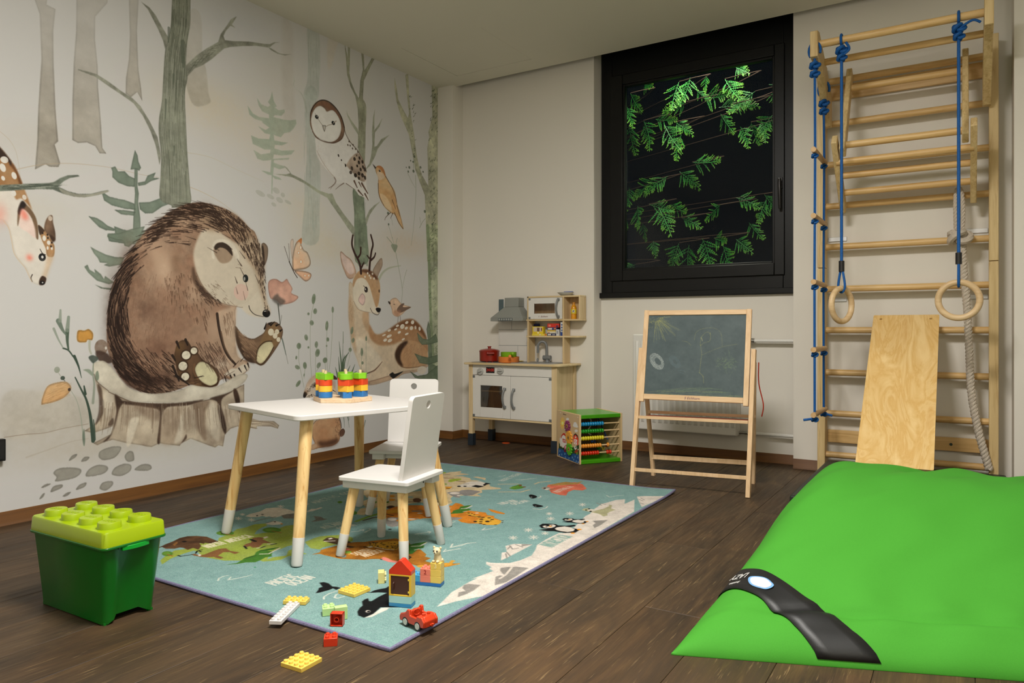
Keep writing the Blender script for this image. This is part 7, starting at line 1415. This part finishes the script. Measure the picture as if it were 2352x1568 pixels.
def twist(pts, r, name='strand'):
    P = spline(pts, 26)
    for s in range(3):
        Q = []; L = 0
        for i, p in enumerate(P):
            d = (P[min(i + 1, len(P) - 1)] - P[max(i - 1, 0)]).normalized(); L += (P[i] - P[i - 1]).length if i else 0
            x = d.cross(Vector((0, 1, 0))).normalized(); y = d.cross(x); a = L / .052 * 2 * PI + s * 2 * PI / 3; Q.append(p + (x * math.cos(a) + y * math.sin(a)) * r * .52)
        G().tube(Q, r * .56, 7).obj(name, M_CR, cr)
yc = 4.07
twist([on_y(u, v, yc) for u, v in ((2210, 560), (2213, 620), (2220, 690), (2226, 800), (2231, 900), (2245, 980), (2258, 1030))] + [on_z(2272, 1078, .10)], .017)
twist([on_y(2196, 530, yc), on_y(2195, 470, yc), on_y(2198, 436, 4.10), on_y(2208, 440, 4.08), on_y(2212, 490, yc), on_y(2210, 530, yc)], .010)
knot(on_y(2203, 545, yc - .015), .045, cr, m=M_CR)

# ------------------------------------------------------------------ slide board
def ply():
    t = NT('pine_plywood'); v = t.coord(scale=(1, .28, .28)); n = t.noise(v, 9, 5, .55, 2.4)
    t.col(t.ramp(n, [(.32, hexc((238, 206, 146))), (.46, hexc((226, 188, 122))), (.50, hexc((220, 178, 108))), (.56, hexc((232, 198, 136))), (.72, hexc((214, 168, 98)))])); t.b.inputs['Roughness'].default_value = .45; return t.m
sb = thing('slide_board', 'wide pine plywood slide board leaning on the wall bars', 'board', (-.24, 3.7, .1))
M = frame_mtx((-.250, 4.085, .815), (1, 0, 0), Vector((-.02, -.73, -.635)))
g = G(); plate(g, rounded(-.143, .143, -.012, .955, .006), [(-.108, .018, .006), (.108, .018, .006)], -.006, .006, M); g.obj('panel', ply(), sb, bevel=.001)

# ------------------------------------------------------------------ bean bag
bb = thing('bean_bag', 'big lime green fabric bean bag with a black strap lying on the floor', 'bean bag', (-.1, 2.3, 0))
T0, T1, T2, T3 = Vector((-.578, 1.628, 0)), Vector((.80, 2.18, 0)), Vector((.72, 3.10, 0)), Vector((-.585, 3.02, 0))
def bag_xy(s, t): return (T0 * (1 - s) + T1 * s) * (1 - t) + (T3 * (1 - s) + T2 * s) * t
def bag_h(s, t):
    e = lambda d, R: 1 - (1 - min(max(d, 0) / R, 1)) ** 2.4
    hs = e(s, .20) * e(1 - s, .2); q = max(0, min(1, (t - .055) / .62)); ht = (q * q * (3 - 2 * q)) * .6 + q ** .8 * .4; ht *= e(1 - t, .17)
    h = .012 * min(1, s / .01, t / .01, (1 - s) / .01, (1 - t) / .01) + .055 * e(t, .1) * e(s, .1) * e(1 - t, .05) * (1 - q) + .275 * hs * ht
    h -= .012 * math.exp(-((t - .105) / .012) ** 2) * min(1, s * 5); h -= .035 * math.exp(-((s - .33 - (t - .8) * .8) / .035) ** 2 - ((t - .86) / .07) ** 2) + .02 * math.exp(-((s - .55 + (t - .8) * .5) / .05) ** 2 - ((t - .84) / .09) ** 2)
    h += (.004 * math.sin(s * 23 + t * 9) * math.sin(t * 15 - s * 6) + .003 * math.sin(s * 47 - t * 21 + math.sin(t * 30))) * min(1, h / .08) + .004 * math.sin(s * 60 + t * 25) * math.exp(-((t - .13) / .06) ** 2) * min(1, s * 4)
    return max(.004, h)
M_BAG = plain('lime_canvas', (66, 146, 44), .8, var=.04, scale=400, bump=.25, spec=.2)
N_ = 110; g = G(); V = [[g.bm.verts.new(bag_xy(i / N_, j / N_) + Vector((0, 0, bag_h(i / N_, j / N_)))) for i in range(N_ + 1)] for j in range(N_ + 1)]
for j in range(N_):
    for i in range(N_): g.bm.faces.new((V[j][i], V[j][i + 1], V[j + 1][i + 1], V[j + 1][i]))
rim = V[0][:] + [V[j][N_] for j in range(1, N_ + 1)] + V[N_][N_ - 1::-1] + [V[j][0] for j in range(N_ - 1, 0, -1)]; low = [g.bm.verts.new((v.co.x, v.co.y, .0005)) for v in rim]
for i in range(len(rim)): g.bm.faces.new((rim[(i + 1) % len(rim)], rim[i], low[i], low[(i + 1) % len(rim)]))
g.bm.faces.new(low); g.obj('cover', M_BAG, bb, smooth=70)
def bag_at(s, t, up): return bag_xy(s, t) + Vector((0, 0, bag_h(s, t) + up))
A0, A1, B0, B1 = (.004, .255), (.004, .335), (.215, .004), (.305, .004)
def strap_pt(f, w, up):
    a = (A0[0] + (A1[0] - A0[0]) * w, A0[1] + (A1[1] - A0[1]) * w); b = (B0[0] + (B1[0] - B0[0]) * w, B0[1] + (B1[1] - B0[1]) * w)
    return bag_at(a[0] + (b[0] - a[0]) * f, a[1] + (b[1] - a[1]) * f, up)
g = G(); n = 40; rows_ = [[g.bm.verts.new(strap_pt(i / n, w / 4, .004)) for w in range(5)] for i in range(n + 1)]
for i in range(n):
    for w in range(4): g.bm.faces.new((rows_[i][w], rows_[i][w + 1], rows_[i + 1][w + 1], rows_[i + 1][w]))
stp = g.obj('strap', plain('black_strap', (18, 19, 20), .5, bump=.2), bb, smooth=60); sm_ = stp.modifiers.new('thickness', 'SOLIDIFY'); sm_.thickness = .002; sm_.offset = 0
def on_strap(f, w, name, txt=None, size=.02, poly=None, m=None, up=.0065):
    o = strap_pt(f, w, up); x = strap_pt(f - .03, w, up) - strap_pt(f + .03, w, up); y = strap_pt(f, w - .1, up) - strap_pt(f, w + .1, up); M = frame_mtx(o, x, y); g = G()
    if txt: text_mesh(g, txt, size, M, .0003)
    else: g.prism(poly, 0, .0006, M)
    g.obj(name, m, stp, smooth=0)
M_LET = plain('white_lettering', (214, 214, 212), .6)
on_strap(.15, .62, 'lettering', 'LAZY', .032, m=M_LET); on_strap(.15, .28, 'small_lettering', 'Premium', .014, m=M_LET)
cloud = lambda k: [((.036 * k) * math.cos(a) * (1 + .06 * math.cos(3 * a)), (.018 * k) * math.sin(a) * (1 + .18 * abs(math.sin(1.5 * a)))) for a in [2 * PI * i / 40 for i in range(40)]]
on_strap(.36, .5, 'cloud_edge', poly=cloud(1.15), m=plain('cloud_blue', (110, 160, 214), .6)); on_strap(.36, .5, 'cloud', poly=cloud(.95), m=plain('cloud_white', (214, 208, 206), .6), up=.0072)

# ------------------------------------------------------------------ building bricks and small toys
U = .0159; RZB = RZ + .0006
def brick(label, c, nx, ny, h, loc, rot=0, studs=True, name='toy_brick', group='loose toy bricks'):
    t = thing(name, label, 'toy brick', loc, rot, group); m = plain('brick_%d_%d_%d' % c, c, .35, var=.02, coat=.15); w, d = nx * U, ny * U
    b = G().box((-w / 2, -d / 2, 0), (w / 2, d / 2, h)).obj('body', m, t, world=False, bevel=.0008)
    if studs:
        s0 = None
        for i in range(nx):
            for j in range(ny):
                p = (-w / 2 + U * (i + .5), -d / 2 + U * (j + .5), h)
                if s0 is None: s0 = G().lathe([(.0048, -.0005), (.0048, .0040), (.0044, .0045), (0, .0045)], (0, 0, 0), 18).obj('stud', m, t, world=False); s0.location = p
                else: repeat(s0, t, p)
    return t
def mid(*p): return sum(p, Vector()) / len(p)
def ang(a, b): return math.atan2(b.y - a.y, b.x - a.x)
YEL, RED, MINT, WHT = (236, 200, 92), (206, 54, 22), (188, 224, 150), (214, 210, 210)
a, b, c = on_z(645.5, 1529), on_z(691, 1547), on_z(739, 1520.5); brick('square yellow plate with sixteen studs on the bare floor', YEL, 4, 4, .0096, mid(a, c), ang(b, c))
a, b = on_z(743.5, 1486), on_z(774.3, 1483.7); n_ = Vector((-(b - a).y, (b - a).x, 0)).normalized(); brick('red brick with four studs standing upright on the bare floor', RED, 2, 2, .0192, mid(a, b) + n_ * U, ang(a, b))
a, b, c = on_z(620.5, 1440.8), on_z(645.2, 1443), on_z(686.5, 1401); brick('long white plate lying half on the rug edge', WHT, max(4, round((c - b).length / U)), 2, .0096, mid(a, b) + (c - b) * .5 + Vector((0, 0, RZB)), ang(b, c))
a, b = on_z(650, 1388, RZ), on_z(701.4, 1390, RZ); n_ = Vector((-(b - a).y, (b - a).x, 0)).normalized(); brick('yellow plate with eight studs near the white plate', YEL, 4, 2, .0096, mid(a, b) + n_ * U + Vector((0, 0, .0006)), ang(a, b))
a, b, c = on_z(777.4, 1361, RZ), on_z(806.8, 1376.5, RZ), on_z(849.7, 1358.6, RZ); brick('square yellow plate with sixteen studs on the rug by the orca', YEL, 4, 4, .0096, mid(a, c) + Vector((0, 0, .0006)), ang(b, c))
a, b = on_z(741, 1416, RZ), on_z(769, 1413, RZ); n_ = Vector((-(b - a).y, (b - a).x, 0)).normalized(); brick('pale green brick standing with four studs up on the rug', MINT, 2, 2, .0192, mid(a, b) + n_ * U + Vector((0, 0, .0006)), ang(a, b))
def lying(label, c, u0, v0, u1, v1, hollow, face=0.0):
    """A brick on its side, its studs pointing away from the camera (or along the picture's right with face)."""
    a, b = on_z(u0, v0, RZB), on_z(u1, v1, RZB); x = (b - a).normalized(); n = Vector((-x.y, x.x, 0)); t = thing('toy_brick', label, 'toy brick', mid(a, b) + n * .0096, ang(a, b) + face, 'loose toy bricks'); m = plain('lying_%d_%d' % c[:2], c, .35, coat=.15)
    g = G(); k = U; g.box((-k, .0095 - .0016, 0), (k, .0096, 2 * k))
    if hollow:
        for lo, hi in (((-k, -.0096, 0), (-k + .0017, .008, 2 * k)), ((k - .0017, -.0096, 0), (k, .008, 2 * k)), ((-k, -.0096, 0), (k, .008, .0017)), ((-k, -.0096, 2 * k - .0017), (k, .008, 2 * k))): g.box(lo, hi)
    else: g.box((-k, -.0096, 0), (k, .0096, 2 * k))
    g.obj('body', m, t, world=False, bevel=.0005)
    if hollow: G().lathe([(.0045, 0), (.0066, 0), (.0066, .016), (.0045, .016), (.0045, 0)], (0, 0, 0), 20, Matrix.Translation((0, -.0085, k)) @ Matrix.Rotation(-PI / 2, 4, 'X')).obj('tube', m, t, world=False)
    for sx in (-.5, .5):
        for sz in (.5, 1.5): G().cyl((sx * U, .0096, sz * U), (sx * U, .0141, sz * U), .0048, seg=14).obj('stud', m, t, world=False)
lying('red brick on its side showing its hollow underside', RED, 758, 1438, 787, 1438.6, True); lying('pale green brick lying behind the hollow red brick', MINT, 771, 1425, 797, 1421, False); lying('pale yellow brick on its side left of the toy house', (226, 214, 140), 868, 1339, 884, 1338, False, -PI / 2)
# little house
a, b, c = on_z(893.9, 1392.3, RZ), on_z(943.2, 1396.9, RZ), on_z(953.4, 1387.5, RZ); n_ = Vector((-(b - a).y, (b - a).x, 0)).normalized(); hr = ang(a, b); hc = mid(a, b) + n_ * U + Vector((0, 0, .0006)); HS = 'toy brick house on the rug'
def at_h(z): return hc + Vector((0, 0, z))
brick('flat blue plate under the toy house', (50, 132, 184), 4, 2, .0096, at_h(0), hr, False, group=HS); brick('pale aqua brick between the blue plate and the yellow door frame', (164, 206, 204), 4, 2, .0192, at_h(.0098), hr, False, group=HS)
ho = thing('toy_house', 'yellow toy door frame block with a brown door below the red roof', 'toy brick', at_h(.0292), hr, HS); m_ = plain('house_yellow', (226, 184, 50), .35, coat=.15); g = G(); rectframe(g, -.0318, .0318, 0, .0576, .005, .006, .004, .004, -.0159, .0159); g.box((-.027, .004, .004), (.026, .0159, .0536)); g.obj('frame', m_, ho, world=False, bevel=.0006)
M_DOOR = plain('door_brown', (70, 36, 24), .4); dr = G().box((-.0265, -.0145, .0042), (.0255, -.0115, .0534)).obj('door', M_DOOR, ho, world=False, bevel=.0006); G().tube([(-.018, -.0145, .036), (-.018, -.019, .034), (-.018, -.019, .020), (-.018, -.0145, .018)], .0016, 8).obj('handle', M_DOOR, dr, world=False)
for z in (.012, .045): G().cyl((.0245, -.0155, z - .002), (.0245, -.0155, z + .002), .0022, seg=10).obj('hinge', plain('hinge_yellow', (226, 196, 70), .3), ho, world=False)
rf = thing('toy_roof', 'red gabled toy roof on top of the toy house', 'toy brick', at_h(.087), hr, HS); g = G(); g.prism([(-.0318, 0), (.0318, 0), (.0318, .010), (.004, .037), (-.004, .037), (-.0318, .010)], -.0159, .0159, Matrix.Rotation(PI / 2, 4, 'X')); g.obj('body', plain('roof_red', (204, 52, 26), .35, coat=.15), rf, world=False, bevel=.0006)
# counting stairs
b = on_z(1012, 1348.7, RZ); sr = hr - .02; xs = Vector((math.cos(sr), math.sin(sr), 0)); ys = Vector((-xs.y, xs.x, 0)); b0 = b + ys * U + Vector((0, 0, .0006)); CS = 'counting stairs of toy bricks'
brick('long blue plate under the counting bricks', (36, 104, 176), 6, 2, .0096, b0 - xs * U * 3, sr, False, group=CS)
for col_, k, c_, nm in ((2, 1, (72, 160, 206), 'light blue'), (1, 2, (236, 128, 108), 'coral pink'), (0, 3, (232, 196, 96), 'yellow')):
    for lv in range(k):
        t = brick('%s toy brick, level %s of its column in the counting stairs' % (nm, ('one', 'two', 'three')[lv]), c_, 2, 2, .0192, b0 - xs * U * (1 + 2 * col_) + Vector((0, 0, .0098 + lv * .0194)), sr, lv == k - 1 and col_ > 0, group=CS)
    if k > 1:
        g = G(); text_mesh(g, str(k), .017, frame_mtx((0, -U - .0002, .0096), (1, 0, 0), (0, 0, 1)), .0002); g.obj('number', plain('number_%d' % k, (150, 26, 34) if k == 2 else (240, 222, 170), .5), t, world=False, smooth=0)
dg = thing('toy_dog', 'cream toy puppy figure sitting on the yellow bricks', 'toy', b0 - xs * U + Vector((0, 0, .0682)), sr - .15); M_DOG = plain('dog_cream', (224, 208, 166), .45); M_EYE = plain('dog_eye', (30, 26, 34), .3)
g = G(); g.tube([(0, .004, 0), (0, .004, .006), (0, .002, .016), (0, -.001, .026)], [.012, .0125, .0105, .008], 16); g.ball((0, -.002, .031), .0115, 3, (1.05, .95, .95)); g.ball((0, -.0115, .028), .0055, 2, (1.1, .8, .8))
for s in (-1, 1): g.ball((s * .0065, -.010, .0035), .0048, 2, (1, 1.3, .75)); g.ball((s * .0105, 0, .0405), .0042, 2, (1, .6, 1)); g.ball((s * .011, .008, .004), .005, 2)
g.obj('body', M_DOG, dg, world=False, smooth=80)
for s in (-1, 1): G().ball((s * .0055, -.0122, .0335), .0024, 2).obj('eye', M_EYE, dg, world=False)
G().ball((0, -.0158, .0295), .0018, 2).obj('nose', M_EYE, dg, world=False)
# red car
w1, w2 = on_z(927.7, 1438, RZ), on_z(958.5, 1451, RZ); cx_ = (w2 - w1); wbz = .046; cd_ = cx_.normalized(); cn = Vector((-cd_.y, cd_.x, 0))
car = thing('toy_car', 'small red open toy car with white wheels by the rug edge', 'toy car', mid(w1, w2) + cn * .026 + Vector((0, 0, .0006)), ang(w1, w2)); M_CAR = plain('car_red', (208, 62, 28), .3, coat=.3)
prof = [(-.045, .010), (-.047, .020), (-.042, .028), (-.024, .034), (-.016, .044), (-.008, .044), (-.006, .030), (.018, .030), (.020, .036), (.038, .036), (.047, .026), (.046, .012), (.034, .010), (.030, .018), (.023, .0205), (.016, .018), (.012, .010), (-.012, .010), (-.016, .018), (-.023, .0205), (-.030, .018), (-.034, .010)]
for nm, y0, y1, pr in (('body', -.024, -.017, prof), ('body_side', .017, .024, prof), ('hull', -.0168, .0168, [(-.044, .010), (-.046, .020), (-.042, .027), (-.024, .033), (-.014, .040), (-.009, .040), (-.008, .016), (.018, .016), (.020, .036), (.038, .036), (.046, .026), (.045, .010)])):
    G().prism(pr, -y1, -y0, Matrix.Rotation(PI / 2, 4, 'X')).obj(nm, M_CAR, car, world=False, bevel=.002)
for x in (-.023, .023):
    for y in (-.0245, .0245):
        s = 1 if y > 0 else -1; w = G().cyl((x, y - s * .007, .0115), (x, y, .0115), .0115, seg=24).obj('wheel', M_BLK, car, world=False, bevel=.001); G().cyl((x, y, .0115), (x, y + s * .0008, .0115), .0078, seg=20).obj('hubcap', plain('hub_white', (206, 204, 196), .4), w, world=False)
for y in (-.008, .008): G().cyl((.029, y, .036), (.029, y, .0405), .0047, seg=16).obj('stud', M_CAR, car, world=False)
G().tube([(.046, 0, .015), (.052, 0, .015), (.053, 0, .020)], .003, 8).obj('tow_hook', M_CAR, car, world=False); G().tube([(-.006 + .003 * math.cos(a), .008 * math.cos(a * 1), .034 + .007 * math.sin(a)) for a in [2 * PI * k / 16 for k in range(16)]], .0014, 6, closed=True).obj('steering_wheel', M_CAR, car, world=False); G().box((.0, -.010, .016), (.014, .010, .020)).obj('seat', M_BLK, car, world=False, bevel=.001)
# socket
sk = thing('wall_box', 'small black wall box low on the wallpaper at the picture edge', 'socket', (WALL_X, 1.31, .25)); G().box((WALL_X + .0015, 1.262, .252), (WALL_X + .030, 1.352, .336)).obj('body', M_BLK, sk, bevel=.003); G().box((WALL_X + .030, 1.270, .260), (WALL_X + .033, 1.344, .328)).obj('cover', plain('black_cover', (30, 30, 32), .4), sk, bevel=.001)
